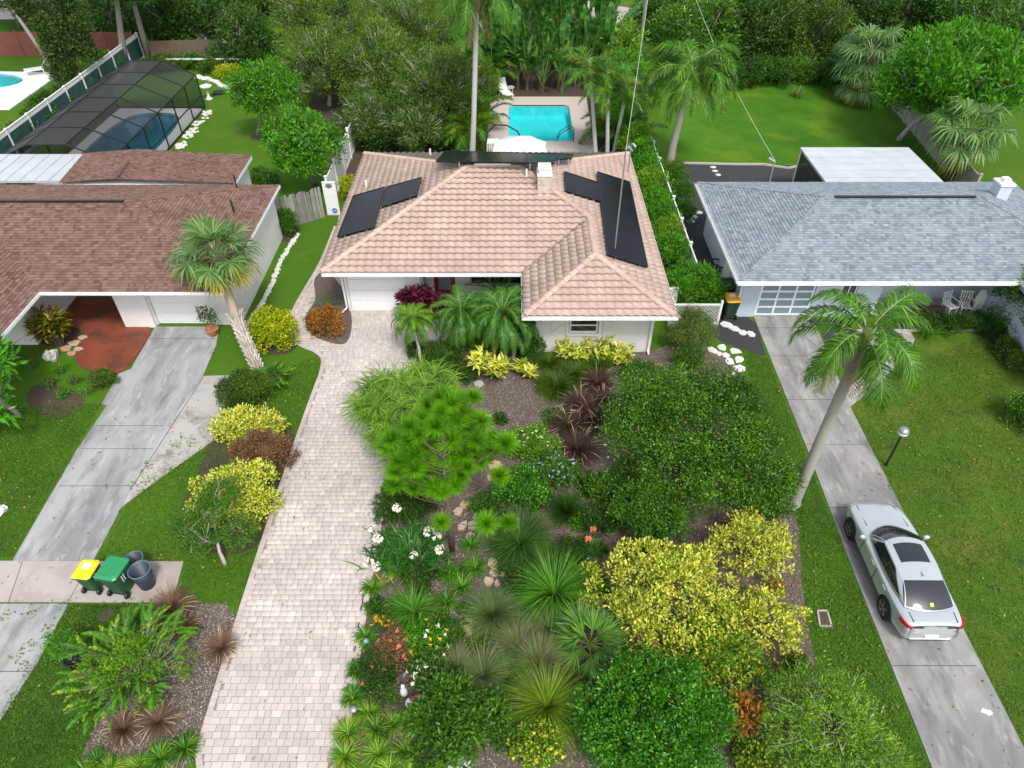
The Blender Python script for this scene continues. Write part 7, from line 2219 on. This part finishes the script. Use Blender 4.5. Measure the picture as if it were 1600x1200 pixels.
for label, u, v, Y, h in [('bushy palm left of the pool deck beside the white palm trunk', 748, 190, 44.5, 2.6), ('low spreading palm behind the bar table', 728, 205, 42.5, 1.9), ('yellow green palm behind the sun lounger', 768, 110, 52.5, 2.4), ('low palm under the slim trio', 955, 195, 44.5, 1.2), ('low palm on the hedge side of the slim trio', 985, 215, 42.5, 1.2)]:
    c = GY(u, v, Y)
    t = thing('areca_palm', label, 'palm tree', (c.x, Y, 0))
    st = MB()
    for k in range(5):
        a = U(0, 6.28); x, y = .3 * math.cos(a), .3 * math.sin(a); hh = h * U(.4, .8)
        st.tube([(x * .5, y * .5, 0), (x, y, hh)], [.06, .045], 6)
        fronds(t, (x, y, hh), [(areca[0], 2, a, 0), (areca[1], 2, a + .8, 0), (areca[2 if k % 2 else 3], 2, a + .4, 0)], jit=.5)
    st.build('trunk', rach, t, False, False)
# pygmy date palms by the entry
RQ = [LF['roeb'], rach]
roeb = [pinnate('frond', 1.3, 70, .25, .022, rad(74), 2.3, .25, .8, RQ, .1), pinnate('frond', 1.4, 72, .26, .022, rad(52), 2.6, .2, .9, RQ, .1), pinnate('frond', 1.35, 70, .26, .022, rad(24), 2.1, .2, 1.0, RQ, .1), pinnate('frond', 1.2, 60, .25, .02, rad(-15), 1.3, .1, 1.0, RQ, .1), pinnate('frond', 1.1, 50, .24, .02, rad(-45), .5, .0, .8, [LF['palmy'], rach], .1)]
roebl = [pinnate('frond', 1.15, 66, .28, .022, rad(68), 2.2, .3, .4, [LF['lime'], rach], .12), pinnate('frond', 1.2, 66, .28, .022, rad(40), 2.3, .25, .5, [LF['bright'], rach], .12)]
def pygmy(label, base, crown_px, z, sets, sc=(.95, 1.1), r=.07):
    b = G(*base); c = G(*crown_px, z)
    t = thing('pygmy_palm', label, 'palm tree', (b.x, b.y, .012))
    palm_trunk(t, [(0, 0, 0), ((c.x - b.x) * .6, (c.y - b.y) * .6, z * .55), (c.x - b.x, c.y - b.y, z)], [r * 1.2, r, r * 1.1], M['palm_trunk'], 9, 9)
    fronds(t, (c.x - b.x, c.y - b.y, z), sets, sc=sc)
    return t
pygmy('slender pygmy palm with a grey trunk standing on the entry pavers', (662, 582), (646, 500), 1.9, [(roebl[0], 8, .2, .05), (roebl[1], 12, .5, 0), (roeb[2], 9, .3, 0), (roeb[3], 6, .1, 0), (roeb[4], 4, .8, 0)], (.8, .95), .06)
pygmy('full pygmy palm in front of the red door', (722, 560), (722, 490), 1.9, [(roeb[0], 8, .2, .05), (roeb[1], 12, .5, 0), (roeb[2], 12, .3, 0), (roeb[3], 12, .0, 0), (roeb[4], 9, .3, 0)], (1.05, 1.3))
pygmy('largest pygmy palm under the eave before the dark windows', (790, 562), (785, 492), 2.1, [(roeb[0], 9, .2, .05), (roeb[1], 13, .5, 0), (roeb[2], 13, .3, 0), (roeb[3], 13, .0, 0), (roeb[4], 8, .3, 0)], (1.15, 1.45))
pygmy('third pygmy palm tucked beside the house wing', (802, 562), (808, 515), 1.4, [(roeb[0], 5, .2, .05), (roeb[1], 8, .5, 0), (roeb[2], 8, .3, 0), (roeb[3], 7, .0, 0)], (.85, 1.0))
cyc = [pinnate('frond', 1.3, 40, .20, .02, rad(62), 1.0, .3, .1, [LF['cycad'], rach], .1), pinnate('frond', 1.35, 40, .20, .02, rad(35), .9, .3, .1, [LF['cycad'], rach], .1)]
c = G(778, 455, 1.3)
t = thing('cycad', 'stiff leaved cycad against the dark entry windows', 'palm tree', (c.x, c.y, .012))
palm_trunk(t, [(0, 0, 0), (0, 0, 1.25)], [.12, .11], M['bark_brown'], 9)
fronds(t, (0, 0, 1.25), [(cyc[0], 7, 0, 0), (cyc[1], 9, .3, 0)])
c = G(509, 472, .5)
t = thing('cycad', 'small young palm in the round mulch bed by the garage corner', 'palm tree', (c.x, c.y, .06))
palm_trunk(t, [(0, 0, 0), (0, 0, .25)], [.08, .07], M['bark_brown'], 8)
fronds(t, (0, 0, .25), [(cyc[0], 6, 0, 0), (cyc[1], 7, .3, 0)], sc=(.5, .62))
# sabal palm with old leaf boots
SQ, SY = [LF['sabal'], rachp], [LF['sabaly'], rachp]
fan_ = [fanleaf('frond', .75, rad(75), .95, 22, SQ, 270, .2, .085), fanleaf('frond', .95, rad(45), 1.0, 22, SQ, 280, .3, .09), fanleaf('frond', 1.05, rad(12), 1.0, 22, SQ, 280, .5, .09), fanleaf('frond', 1.05, rad(-18), .95, 20, SY, 270, .65, .085), fanleaf('frond', .95, rad(-45), .9, 18, SY, 250, .8, .08, bend=.2)]
b = G(404, 578); c = G(338, 398, 4.0)
sb = thing('sabal_palm', 'leaning cabbage palm with criss-cross boots on its lower trunk', 'palm tree', (b.x, b.y, 0))
dx, dy = c.x - b.x, c.y - b.y
tp_ = [Vector((0, 0, -.05)), Vector((dx * .42, dy * .35, 1.0)), Vector((dx * .72, dy * .65, 1.9)), Vector((dx * .93, dy * .88, 3.0)), Vector((dx, dy, 4.0))]
palm_trunk(sb, tp_, [.2, .18, .17, .16, .19], M['palm_tan'], 12)
bm_ = MB()
for k in range(14):
    f = k / 13 * 1.75
    i = min(int(f), 1); o = tp_[i].lerp(tp_[i + 1], f - i); ax_ = (tp_[i + 1] - tp_[i]).normalized()
    sx = ax_.cross(Vector((0, 1, 0))).normalized(); sy = ax_.cross(sx)
    for j in range(6):
        a = 2 * math.pi * (j + .5 * (k % 2)) / 6
        r0 = sx * math.cos(a) + sy * math.sin(a); tn = ax_.cross(r0)
        for sg in (1, -1):
            bm_.bar(o + r0 * .17 + tn * .02 * sg, o + r0 * (.27 if k < 12 else .36) + ax_ * .26 + tn * .10 * sg, .045, .025)
bm_.build('boots', M['boot'], sb, False, False)
fronds(sb, (dx, dy, 4.0), [(fan_[0], 5, .2, .1), (fan_[1], 7, .5, .05), (fan_[2], 8, .1, 0), (fan_[3], 7, .4, -.05), (fan_[4], 5, .7, -.1)], sc=(.85, 1.12))
# bluish fan palm in the garden, and the back fan palms
fq_ = [LF['fanblue'], rach]
fb_ = [fanleaf('frond', .40, rad(74), .75, 18, fq_, 110, .1, .05, .1, .3), fanleaf('frond', .5, rad(45), .8, 18, fq_, 110, .1, .05, .1, .3), fanleaf('frond', .5, rad(15), .8, 18, fq_, 110, .15, .05, .1, .3)]
c = G(922, 1002, .5)
t = thing('fan_palm', 'low blue green fan palm beside the largest yellow shrub', 'palm tree', (c.x, c.y, .012))
palm_trunk(t, [(0, 0, 0), (0, 0, .35)], [.1, .09], M['bark_brown'], 8)
fronds(t, (0, 0, .35), [(fb_[0], 5, .2, .05), (fb_[1], 7, .5, 0), (fb_[2], 7, .3, 0)], sc=(.75, 1.0))
bo = [LF['sabal'], rachp]
fbk = [fanleaf('frond', 1.0, rad(65), 1.25, 22, bo, 260, .5, .10), fanleaf('frond', 1.2, rad(30), 1.3, 22, bo, 260, .7, .10), fanleaf('frond', 1.2, rad(-8), 1.2, 22, bo, 260, .9, .10), fanleaf('frond', 1.1, rad(-45), 1.1, 22, [LF['sabaly'], rachp], 240, 1.0, .05)]
for label, u, v, Y, z_, s in [('shaggy fan palm clump in front of the tan panel fence', 1512, 205, 38.5, 3.0, 1.15), ('grey green drooping fan palm at the back corner of the lawn', 1362, 85, 52.0, 5.0, 1.25), ('fan palm partly hidden beneath the drooping one', 1345, 130, 51.0, 2.4, .9)]:
    c = GY(u, v, Y)
    t = thing('fan_palm', label, 'palm tree', (c.x, Y, 0))
    palm_trunk(t, [(0, 0, -.05), (0, 0, c.z)], [.24, .2], M['bark_brown'], 9)
    fronds(t, (0, 0, c.z), [(fbk[0], 5, .2, .1), (fbk[1], 8, .5, .05), (fbk[2], 8, .1, 0), (fbk[3], 6, .4, -.1)], sc=(s * .9, s * 1.1))
# white bird of paradise clumps behind the pool
SP = [LF['strel'], rach]
pad = [paddle('leaf', 2.4, 2.0, .85, rad(86), .25, SP, .1), paddle('leaf', 2.6, 2.1, .85, rad(78), .45, SP, .15), paddle('leaf', 2.2, 1.9, .8, rad(68), .8, SP, .2), paddle('leaf', 1.6, 1.5, .7, rad(56), .9, SP, .2)]
padl = [paddle('leaf', .8, 1.7, .8, rad(80), .6, SP, .1), paddle('leaf', 1.0, 1.7, .8, rad(66), .9, SP, .15)]
for i in range(20):
    f = (i % 10) / 9
    x = -2.8 + 9.6 * f + U(-.25, .25) + (.5 if i > 9 else 0); y = (53.6 if i < 10 else 56.0) + U(-.3, .5)
    t = thing('bird_of_paradise', 'clump of tall paddle leaves in the row behind the garden pool', 'plant', (x, y, 0), 0, 'giant bird of paradise row behind the pool')
    st = MB()
    for k in range(2):
        a = U(0, 6.28); bx_, by_ = .35 * math.cos(a), .3 * math.sin(a); hh = U(.2, 1.2) if i < 10 else U(1.4, 2.8)
        st.tube([(bx_, by_, -.05), (bx_, by_, hh)], [.14, .11], 7)
        for j in range(7 if i < 10 else 6):
            s = U(.85, 1.2)
            link('leaf', padl[j % 2] if (i < 10 and j > 2) else pad[j % 4], t, (bx_, by_, hh), (U(-.1, .1), U(-.1, .1), a + j * 2.4 + U(-.3, .3)), (s,) * 3)
    st.build('trunk', M['bark_brown'], t, False, False)

# ================================================================== trees behind
def btree(label, u, v, Y, r_, zr, mat, L=.22, W=.10, cov=1.25, k=7, seed=0, tr=.18, bk=None, cl=.55, base=None, name='tree', extra=0, group=None, cap=60000, up=.2, fill=.2, sq=1.0):
    c = GY(u, v, Y)
    rr = random.Random(seed)
    b = base or (c.x, Y)
    o = (c.x - b[0], Y - b[1])
    bl = [(o[0], o[1], c.z, r_ * .6, r_ * .6, zr * .6)]
    n_ = k * 3
    for i in range(n_):
        z_ = 1 - 1.75 * (i + .5) / n_; a = 2.39996 * i + rr.uniform(-.4, .4); q = math.sqrt(1 - z_ * z_) * rr.uniform(.55, .95)
        s = rr.uniform(.2, .36)
        bl.append((o[0] + r_ * q * math.cos(a), o[1] + r_ * q * math.sin(a), max(r_ * s * .6, c.z + zr * z_ * rr.uniform(.6, .95)), r_ * s, r_ * s, zr * s))
    return tree(name, label, 'tree', b, bl, tr, mat, L, W, cov, bk, cl, extra=extra, group=group, cap=cap, up=up, fill=fill)
gb = G(492, 288)
btree('bright round tree whose trunk stands by the white vinyl fence', 472, 222, 37.2, 1.95, 1.55, LF['bright'], .22, .11, 1.3, 8, 1, .13, cl=.35, base=(gb.x, gb.y), up=.1)
gb = G(402, 214)
btree('bright green young tree with a dark ring at its base on the back lawn', 412, 140, 44.5, 2.0, 1.6, LF['bright'], .22, .11, 1.25, 8, 2, .10, cl=.38, base=(gb.x, gb.y), up=.1)
tag(MB().tube([(gb.x, gb.y, 0), (gb.x, gb.y, .03)], .45, 18).build('planting_ring', M['soil']), kind='structure')
WISP = [('wide wispy olive tree with bare pale twigs behind the roof, pool side', 690, 135, 45.5, 2.9, 2.3, 3), ('wide wispy olive tree with bare pale twigs, middle of the thicket', 600, 110, 48.5, 3.2, 2.6, 4), ('wispy olive tree at the lawn end of the thicket', 505, 105, 50.5, 2.9, 2.6, 5), ('tallest pale wispy tree at the top of the thicket', 640, 45, 53.5, 3.6, 2.8, 6), ('pale wispy tree reaching the top edge above the back lawn', 500, 25, 58, 3.8, 3.0, 7),
        ('low olive tree hanging over the corner of the tile roof', 655, 195, 42.6, 2.4, 1.5, 8), ('dark low olive tree beside the vinyl fence', 575, 190, 43.5, 2.0, 1.7, 9)]
for label, u, v, Y, r_, zr, s in WISP:
    btree(label, u, v, Y, r_, zr, LF['olive' if s in (8, 9) else 'wisp'], (.15, .19, .17)[s % 3], (.055, .075, .06)[s % 3], 1.0, 9, s, .16, M['bark_pale'], .45, extra=9, up=.25, fill=.4, cap=70000)
for i, (label, u, v, Y, r_, zr, mt) in enumerate([
    ('dark bushy tree behind the white statue', 385, 70, 60, 2.6, 2.2, 'deep'), ('dark tree over the old brown boards', 285, 30, 64, 3.4, 3.0, 'deep'), ('yellow green tree over the garden lawn at the top edge', 350, 10, 70, 3.2, 2.6, 'olive'), ('dark shaggy tree behind the dark green fence screen', 180, 20, 66, 3.6, 3.0, 'deep'),
    ('tall dark tree behind the rust red fence, by the mossy trunk', 30, -40, 70, 4.5, 4, 'deep'), ('deep green tree behind the pale wispy one', 430, -10, 76, 4.5, 3.4, 'deep'), ('dark tree rising behind the bird of paradise row', 800, -20, 70, 4.0, 3.4, 'deep'), ('dark tree at the top edge beyond the thicket', 620, -30, 78, 5, 4, 'deep'),
    ('bushy yellow green tree between the utility pole and the slim palms', 960, 75, 55, 2.2, 2.0, 'lime'), ('leafy tree touching the utility pole', 985, 130, 49, 1.7, 1.6, 'bright'),
    ('dense dark tree behind the queen palm crown', 1095, 65, 60, 3.8, 3.2, 'dark'), ('dense dark tree in the middle of the back tree line', 1180, 55, 61, 4.0, 3.4, 'deep'), ('dense dark tree over the back bank of the lawn', 1265, 70, 60, 3.8, 3.2, 'olive'), ('tall dark tree at the top edge above the lawn', 1150, -10, 70, 5.0, 3.6, 'deep'), ('tall dark tree next to the pale forked trunk', 1300, -10, 70, 5.2, 4.0, 'deep'),
    ('tree beside the top of the utility pole', 1050, 30, 68, 3.8, 3.2, 'mid'), ('dark tree behind the bright broad tree', 1530, 35, 58, 4.0, 3.2, 'mid'), ('deep green tree behind the drooping fan palm', 1400, 30, 62, 4.0, 3.4, 'deep'), ('dark low tree filling the back corner of the lawn', 1330, 105, 57, 2.4, 2.0, 'deep'),
    ('leafy tree at the far corner past the white roof', 1590, 60, 52, 3.0, 2.6, 'mid')]):
    btree(label, u, v, Y, r_, zr, LF[mt], .26, .12, 1.15, 8, 20 + i, .2, M['bark_grey'], .6, cap=30000)
gb = G(1404, 219)
btree('broad bright green tree with a pale trunk by the tan panel fence', 1492, 120, 43.5, 4.2, 2.6, LF['bright'], .32, .14, 1.25, 12, 50, .16, M['bark_pale'], .55, base=(gb.x, gb.y), up=.5)
shrub('tall_shrub', 'tall small leafed shrub at the picture edge before the blue house wing', 'shrub', 1602, 478, 42, 3.4, LF['mid'], .09, .05, 1.5, seed=51, cl=.24, k=9)
shrub('shrub', 'dark rounded shrub on the grass at the picture edge', 'shrub', 1612, 645, 36, 1.3, LF['dark'], .08, .05, 1.7, seed=52, cl=.16)
# the pale forked trunk, its crown above the picture
p = G(1440, 60)
t = thing('forked_tree', 'pale forked tree rising above the top of the picture', 'tree', (p.x, p.y, 0))
MB().tube([(0, 0, -.05), (.1, 0, 2.5), (.3, 0, 4.5)], [.5, .42, .36], 10).tube([(.3, 0, 4.3), (1.6, 0, 7), (2.4, 0, 11)], [.3, .24, .18], 8).tube([(.3, 0, 4.3), (-.6, 0, 7), (-.9, 0, 11)], [.3, .22, .16], 8).tube([(.3, 0, 4.3), (-2.2, .3, 6.2), (-4.5, .3, 7.6)], [.2, .16, .1], 8).build('trunk', M['bark_pale'], t, True, False)
v_, q_ = crown([(2.2, 0, 12, 3, 3, 2), (-.9, 0, 12, 3, 3, 2)], 9000, .3, .13, .6)
link('crown', mesh_np('crown', [(v_, q_, 0)], LF['deep']), t)
# the mossy giant on the left and its neighbours
p = G(122, 152)
t = thing('mossy_tree', 'massive ivy covered trunk leaning over the pool fence', 'tree', (p.x, p.y, 0))
mt_ = [Vector((0, 0, -.05)), Vector((-.1, .2, 2.5)), Vector((-.4, .4, 5.0)), Vector((-.9, .6, 8.0)), Vector((-1.3, .8, 12.0))]
MB().tube(mt_, [.85, .7, .65, .6, .5], 12).tube([(-.7, .3, 3.0), (.3, .5, 6), (1.0, .8, 11)], [.4, .32, .25], 9).tube([(-.3, -.5, 0), (-.9, -.6, 3.5), (-1.8, -.4, 6)], [.2, .16, .1], 8).build('trunk', M['bark_grey'], t, True, False)
bl = []
for k in range(18):
    f = k / 17 * 3.4
    i = min(int(f), 3); o = mt_[i].lerp(mt_[i + 1], f - i)
    bl.append((o.x + U(-.6, .6), o.y - U(.1, .6), o.z + .3, U(.7, 1.0), .8, U(.7, 1.0)))
    if k > 4: bl.append((o.x + 1.6 + U(-.4, .6), o.y + .2, o.z + .2, U(.5, .9), .7, U(.6, .9)))
v_, q_ = crown(bl, 40000, .20, .10, .35, .2)
link('ivy', mesh_np('ivy', [(v_, q_, 0)], LF['moss']), t)
v_, q_ = crown([(-3, 0, 13, 4, 4, 2), (1.2, .8, 12, 3, 3, 2)], 9000, .3, .13, .6)
link('crown', mesh_np('crown', [(v_, q_, 0)], LF['deep']), t)
for i, (label, base, top, r_) in enumerate([('slim grey trunk beside the end of the white pool fence', (196, 108), (186, 30), .26), ('leaning grey trunk between the pool fence and the brown boards', (234, 95), (212, 15), .22), ('thin pale trunk behind the rust red fence', (33, 46), (10, -20), .18)]):
    b = G(*base); c = GY(*top, b.y)
    t = thing('slim_tree', label, 'tree', (b.x, b.y, 0))
    d = Vector((c.x - b.x, 0, c.z))
    MB().tube([(0, 0, -.05), d * .5, d, d * 1.6], [r_ * 1.2, r_, r_ * .8, r_ * .5], 9).build('trunk', M['bark_grey'], t, True, False)
    e = d * 1.7
    v_, q_ = crown([(e.x, 0, e.z, 2.4, 2.4, 1.6), (e.x + 1.5, .5, e.z - .8, 1.5, 1.5, 1.0), (e.x - 1.4, .3, e.z - .5, 1.5, 1.5, 1.0)], 6000, .26, .12, .5)
    link('crown', mesh_np('crown', [(v_, q_, 0)], LF['deep']), t)
for i, (u, v, r_, h, mt, lb) in enumerate([(85, 165, 34, 1.3, 'deep', 'dark hedge bush inside the white pool fence, nearer the roof'), (65, 190, 30, 1.2, 'mid', 'reddish tipped hedge bush inside the white pool fence'), (20, 225, 26, 1.2, 'mid', 'pale leafy bush at the corner of the white lanai roof'), (45, 208, 28, 1.2, 'deep', 'dark hedge bush inside the fence between two lighter ones'), (105, 150, 24, 1.3, 'deep', 'dark hedge bush at the foot of the mossy trunk'), (170, 103, 20, 1.8, 'gloss', 'bright shrub against the dark green fence screen'),
                                              (260, 100, 26, .9, 'olive', 'low olive shrub below the white rail fence'), (300, 98, 20, .9, 'mid', 'leafy clump in the back bed beside the statue'), (360, 115, 24, .7, 'ylime', 'yellowish shrub in the back bed above the white stones'), (330, 105, 20, .8, 'olive', 'dull shrub in the back bed under the statue'), (235, 105, 20, .9, 'deep', 'dark shrub behind the enclosure corner'), (400, 98, 22, 1.2, 'deep', 'dark shrub at the edge of the thicket by the lawn'),
                                              (415, 285, 20, .8, 'deep', 'dark low bush on the lawn behind the brown roof'), (405, 272, 12, .5, 'mid', 'tiny bush beside the dark low one behind the brown roof'),
                                              (1130, 118, 40, 1.6, 'deep', 'dark bank shrub at the back of the lawn, pool side'), (1190, 115, 44, 1.5, 'deep', 'dark bank shrub at the middle of the lawn edge'), (1240, 112, 36, 1.3, 'dark', 'dark bank shrub beside the grey green agave'), (1300, 118, 40, 1.4, 'deep', 'dark bank shrub near the drooping fan palm'),
                                              (640, 222, 26, 1.4, 'mid', 'leafy bush against the back eave of the tile roof'), (700, 218, 22, .9, 'olive', 'low bush beside the narrow stone path'), (590, 225, 24, 1.3, 'deep', 'dark bush at the back corner of the tile roof'), (730, 232, 26, .8, 'olive', 'low clipped bush under the solar array behind the roof')]):
    shrub('shrub', lb, 'shrub', u, v, r_, h, LF[mt], .14, .07, 1.5, seed=200 + i, cl=.22)
ag2 = tuft_mesh('agave', LF['grey'], 60, .7, .05, 20, 80, .4, .08, wp=[.9, 1.0, .8, .5, .05])
tuft('agave', 'grey green agave rosette at the back edge of the lawn', 'plant', 1246, 148, ag2, 1.3, z=0)
for i, (u, v, r_, h, lb) in enumerate([(1450, 505, 20, .55, 'low dark shrub at the palm end of the porch bed'), (1478, 506, 20, .55, 'low dark shrub under the first porch chair'), (1505, 505, 20, .6, 'low dark shrub before the leaning tan board'), (1532, 505, 20, .65, 'low dark shrub at the corner of the pale edging'), (1555, 520, 18, .6, 'low dark shrub where the edging turns along the blue wing'), (1572, 545, 20, .6, 'olive low shrub along the blue wing wall'), (1590, 565, 20, .6, 'olive low shrub at the end of the pale edging'), (1422, 500, 18, .6, 'low shrub under the palm fronds by the porch')]):
    shrub('shrub', lb, 'shrub', u, v, r_, h, LF['deep' if i < 5 else 'olive'], .07, .04, 1.7, seed=240 + i, cl=.12)
bv = tuft_mesh('strap_clump', LF['grass'], 120, .9, .03, 35, 85, 1.3, .15)
tuft('strap_clump', 'bright strap leaved clump at the lawn corner of the porch bed', 'plant', 1450, 520, bv, 1.1)
shrub('shrub', 'low dark creeper at the big dark shrub facing the purple grass', 'shrub', 940, 765, 30, .7, LF['dark'], .10, .06, 1.6, seed=260, cl=.16)
shrub('shrub', 'leafy green sprig shrub between the dark dome and the concrete drive', 'shrub', 1200, 790, 30, 1.0, LF['dark'], .10, .06, 1.6, seed=261, cl=.18)

# ================================================================== houses beyond the trees
def far_house(label, u, v, Y, w_, d_, h, roofm):
    c = GY(u, v, Y)
    t = thing('far_house', label, 'house', (c.x, Y, 0))
    MB().bb(c.x - w_ / 2 + .5, c.x + w_ / 2 - .5, Y - d_ / 2 + .5, Y + d_ / 2 - .5, 0, h).build('wall', M['stucco'], t)
    x0, x1, y0, y1, k = c.x - w_ / 2, c.x + w_ / 2, Y - d_ / 2, Y + d_ / 2, d_ / 2
    MB().add([(x0, y0, h), (x1, y0, h), (x1, y1, h), (x0, y1, h), (x0 + k, Y, h + k / 3), (x1 - k, Y, h + k / 3)], [(0, 1, 5, 4), (1, 2, 5), (2, 3, 4, 5), (3, 0, 4)]).build('roof', roofm, t)
    MB().bb(c.x - .9, c.x + .3, Y - d_ / 2 + .44, Y - d_ / 2 + .49, 1, 2.2).build('window', M['glass'], t)
far_house('grey roofed house glimpsed past the bird of paradise leaves', 930, -12, 84, 14, 8, 2.8, M['shingle_blue'])
far_house('white house glimpsed in the trees at the top corner', 1560, 0, 72, 12, 8, 3.0, M['white_metal'])
far_house('tan house glimpsed behind the rust red fence', 10, 0, 76, 12, 8, 3.0, M['shingle_brown'])

# ================================================================== loose ground detail
def scatter(poly_list, n):
    pts = []
    for poly in poly_list:
        P = np.array(poly)
        x0, y0 = P.min(0); x1, y1 = P.max(0)
        x, y = NR.uniform(x0, x1, n), NR.uniform(y0, y1, n)
        ok = inside(poly, x, y)
        pts.append(np.stack([x[ok], y[ok]], 1))
    return np.concatenate(pts)
pt = np.concatenate([scatter([BED], 46000), scatter([BEDL], 9000)])
n = len(pt)
P3 = np.concatenate([pt, NR.uniform(.014, .035, (n, 1))], 1)
d = norm(np.stack([NR.normal(0, 1, n), NR.normal(0, 1, n), NR.normal(0, .2, n)], 1))
cv, cq = leaf_quads(P3, d, norm(np.array([0, 0, 1.]) + NR.normal(0, .35, (n, 3))), .065, .028)
cv[:, 2] = np.maximum(cv[:, 2], .0135)
tag(link('mulch_chips', mesh_np('mulch_chips', [(cv, cq, 0)], M['chips'])), kind='stuff')
# short grass where the lawn is close
lawnm = leaf('lawn_blade', [(.028, .085, .004), (.055, .145, .007), (.095, .21, .014), (.15, .26, .025)], .3, .6, [0, .45, .85, 1], .35, .45)
lawnr = leaf('lawn_blade_right', [(.045, .10, .005), (.08, .155, .009), (.13, .22, .018), (.20, .25, .04)], .3, .6, [0, .45, .85, 1], .35, .45)
def lawn_patch(px, n, mat, h=.075):
    pt = scatter([gpoly(px)], n)
    keep = np.ones(len(pt), bool)
    for pl in (DRIVE, LD, SW, BED, BEDL, RD): keep &= ~inside(pl, pt[:, 0], pt[:, 1])
    pt = pt[keep]; m_ = len(pt)
    b = np.concatenate([pt, np.zeros((m_, 1))], 1)
    v, q = blades(m_, h, .02, rad(35), rad(90), .9, base=b, seg=3)
    tag(link('grass', mesh_np('grass', [(v, q, 0)], mat)), kind='stuff')
lawn_patch([(-20, 640), (160, 630), (20, 870), (-20, 870)], 30000, lawnm)
lawn_patch([(110, 945), (275, 945), (100, 1220), (-20, 1220), (-20, 1150)], 42000, lawnm)
lawn_patch([(215, 760), (330, 650), (480, 560), (520, 560), (385, 945), (275, 945), (290, 880), (150, 877)], 36000, lawnm)
lawn_patch([(1160, 545), (1200, 560), (1460, 1220), (1300, 1220), (1240, 850)], 46000, lawnm)
lawn_patch([(1330, 645), (1400, 580), (1545, 520), (1590, 580), (1640, 580), (1640, 1220), (1600, 1190)], 90000, lawnr)

# fallen leaves on the grass and the slabs
lf = leaf('fallen_leaf', [(.16, .09, .04), (.30, .19, .07), (.36, .30, .06), (.12, .07, .04)], .1, .7)
pt = np.concatenate([scatter([gpoly([(-20, 640), (500, 560), (380, 945), (100, 1220), (-20, 1220)])], 420), scatter([gpoly([(1140, 560), (1600, 520), (1640, 1220), (1300, 1220)])], 520), scatter([DRIVE], 150), scatter([gpoly([(300, 350), (540, 330), (450, 560), (330, 580)])], 130)])
n = len(pt)
P3 = np.concatenate([pt, NR.uniform(.05, .075, (n, 1))], 1)
cv, cq = leaf_quads(P3, norm(np.stack([NR.normal(0, 1, n), NR.normal(0, 1, n), NR.normal(0, .15, n)], 1)), norm(np.array([0, 0, 1.]) + NR.normal(0, .25, (n, 3))), .10, .05)
tag(link('fallen_leaves', mesh_np('fallen_leaves', [(cv, cq, 0)], lf)), kind='stuff')

# weeds in the mulch and coarse clumps in the lawns
wm = []
for k in range(3):
    wm.append(mesh_np('weed', [(*crown([(0, 0, .08, .15, .14, .08)], 240, .085, .045, .1, .5), 0)], LF[('mid', 'deep', 'bright')[k]]))
wp_ = scatter([gpoly([(600, 760), (760, 640), (930, 740), (960, 900), (900, 1000), (930, 1190), (560, 1190), (580, 900)])], 110)
for x, y in wp_[:80]:
    s_ = U(.7, 1.7)
    tag(link('weed', R.choice(wm), None, (x, y, .012), (0, 0, U(0, 6.28)), (s_, s_, s_ * U(.7, 1.2))), 'small leafy weed filling a gap between the garden plants', 'plant', 'small weeds in the garden mulch')
pt = scatter([gpoly([(-20, 640), (500, 560), (380, 945), (100, 1220), (-20, 1220)]), gpoly([(1140, 560), (1460, 1220), (1300, 1220)]), gpoly([(1330, 645), (1545, 520), (1640, 580), (1640, 1220), (1600, 1190)])], 170)
keep = np.ones(len(pt), bool)
for pl in (DRIVE, LD, SW, BED, BEDL, RD): keep &= ~inside(pl, pt[:, 0], pt[:, 1])
pt = pt[keep]
k = np.repeat(np.arange(len(pt)), 16)
P3 = np.concatenate([pt[k] + NR.normal(0, .11, (len(k), 2)), NR.uniform(.03, .07, (len(k), 1))], 1)
cv, cq = leaf_quads(P3, norm(np.stack([NR.normal(0, 1, len(k)), NR.normal(0, 1, len(k)), NR.uniform(.1, .5, len(k))], 1)), norm(np.array([0, 0, 1.]) + NR.normal(0, .3, (len(k), 3))), .085, .04)
tag(link('lawn_weeds', mesh_np('lawn_weeds', [(cv, cq, 0)], leaf('lawn_weed', [(.045, .12, .006), (.09, .20, .012), (.17, .28, .03)], .3))), kind='stuff')
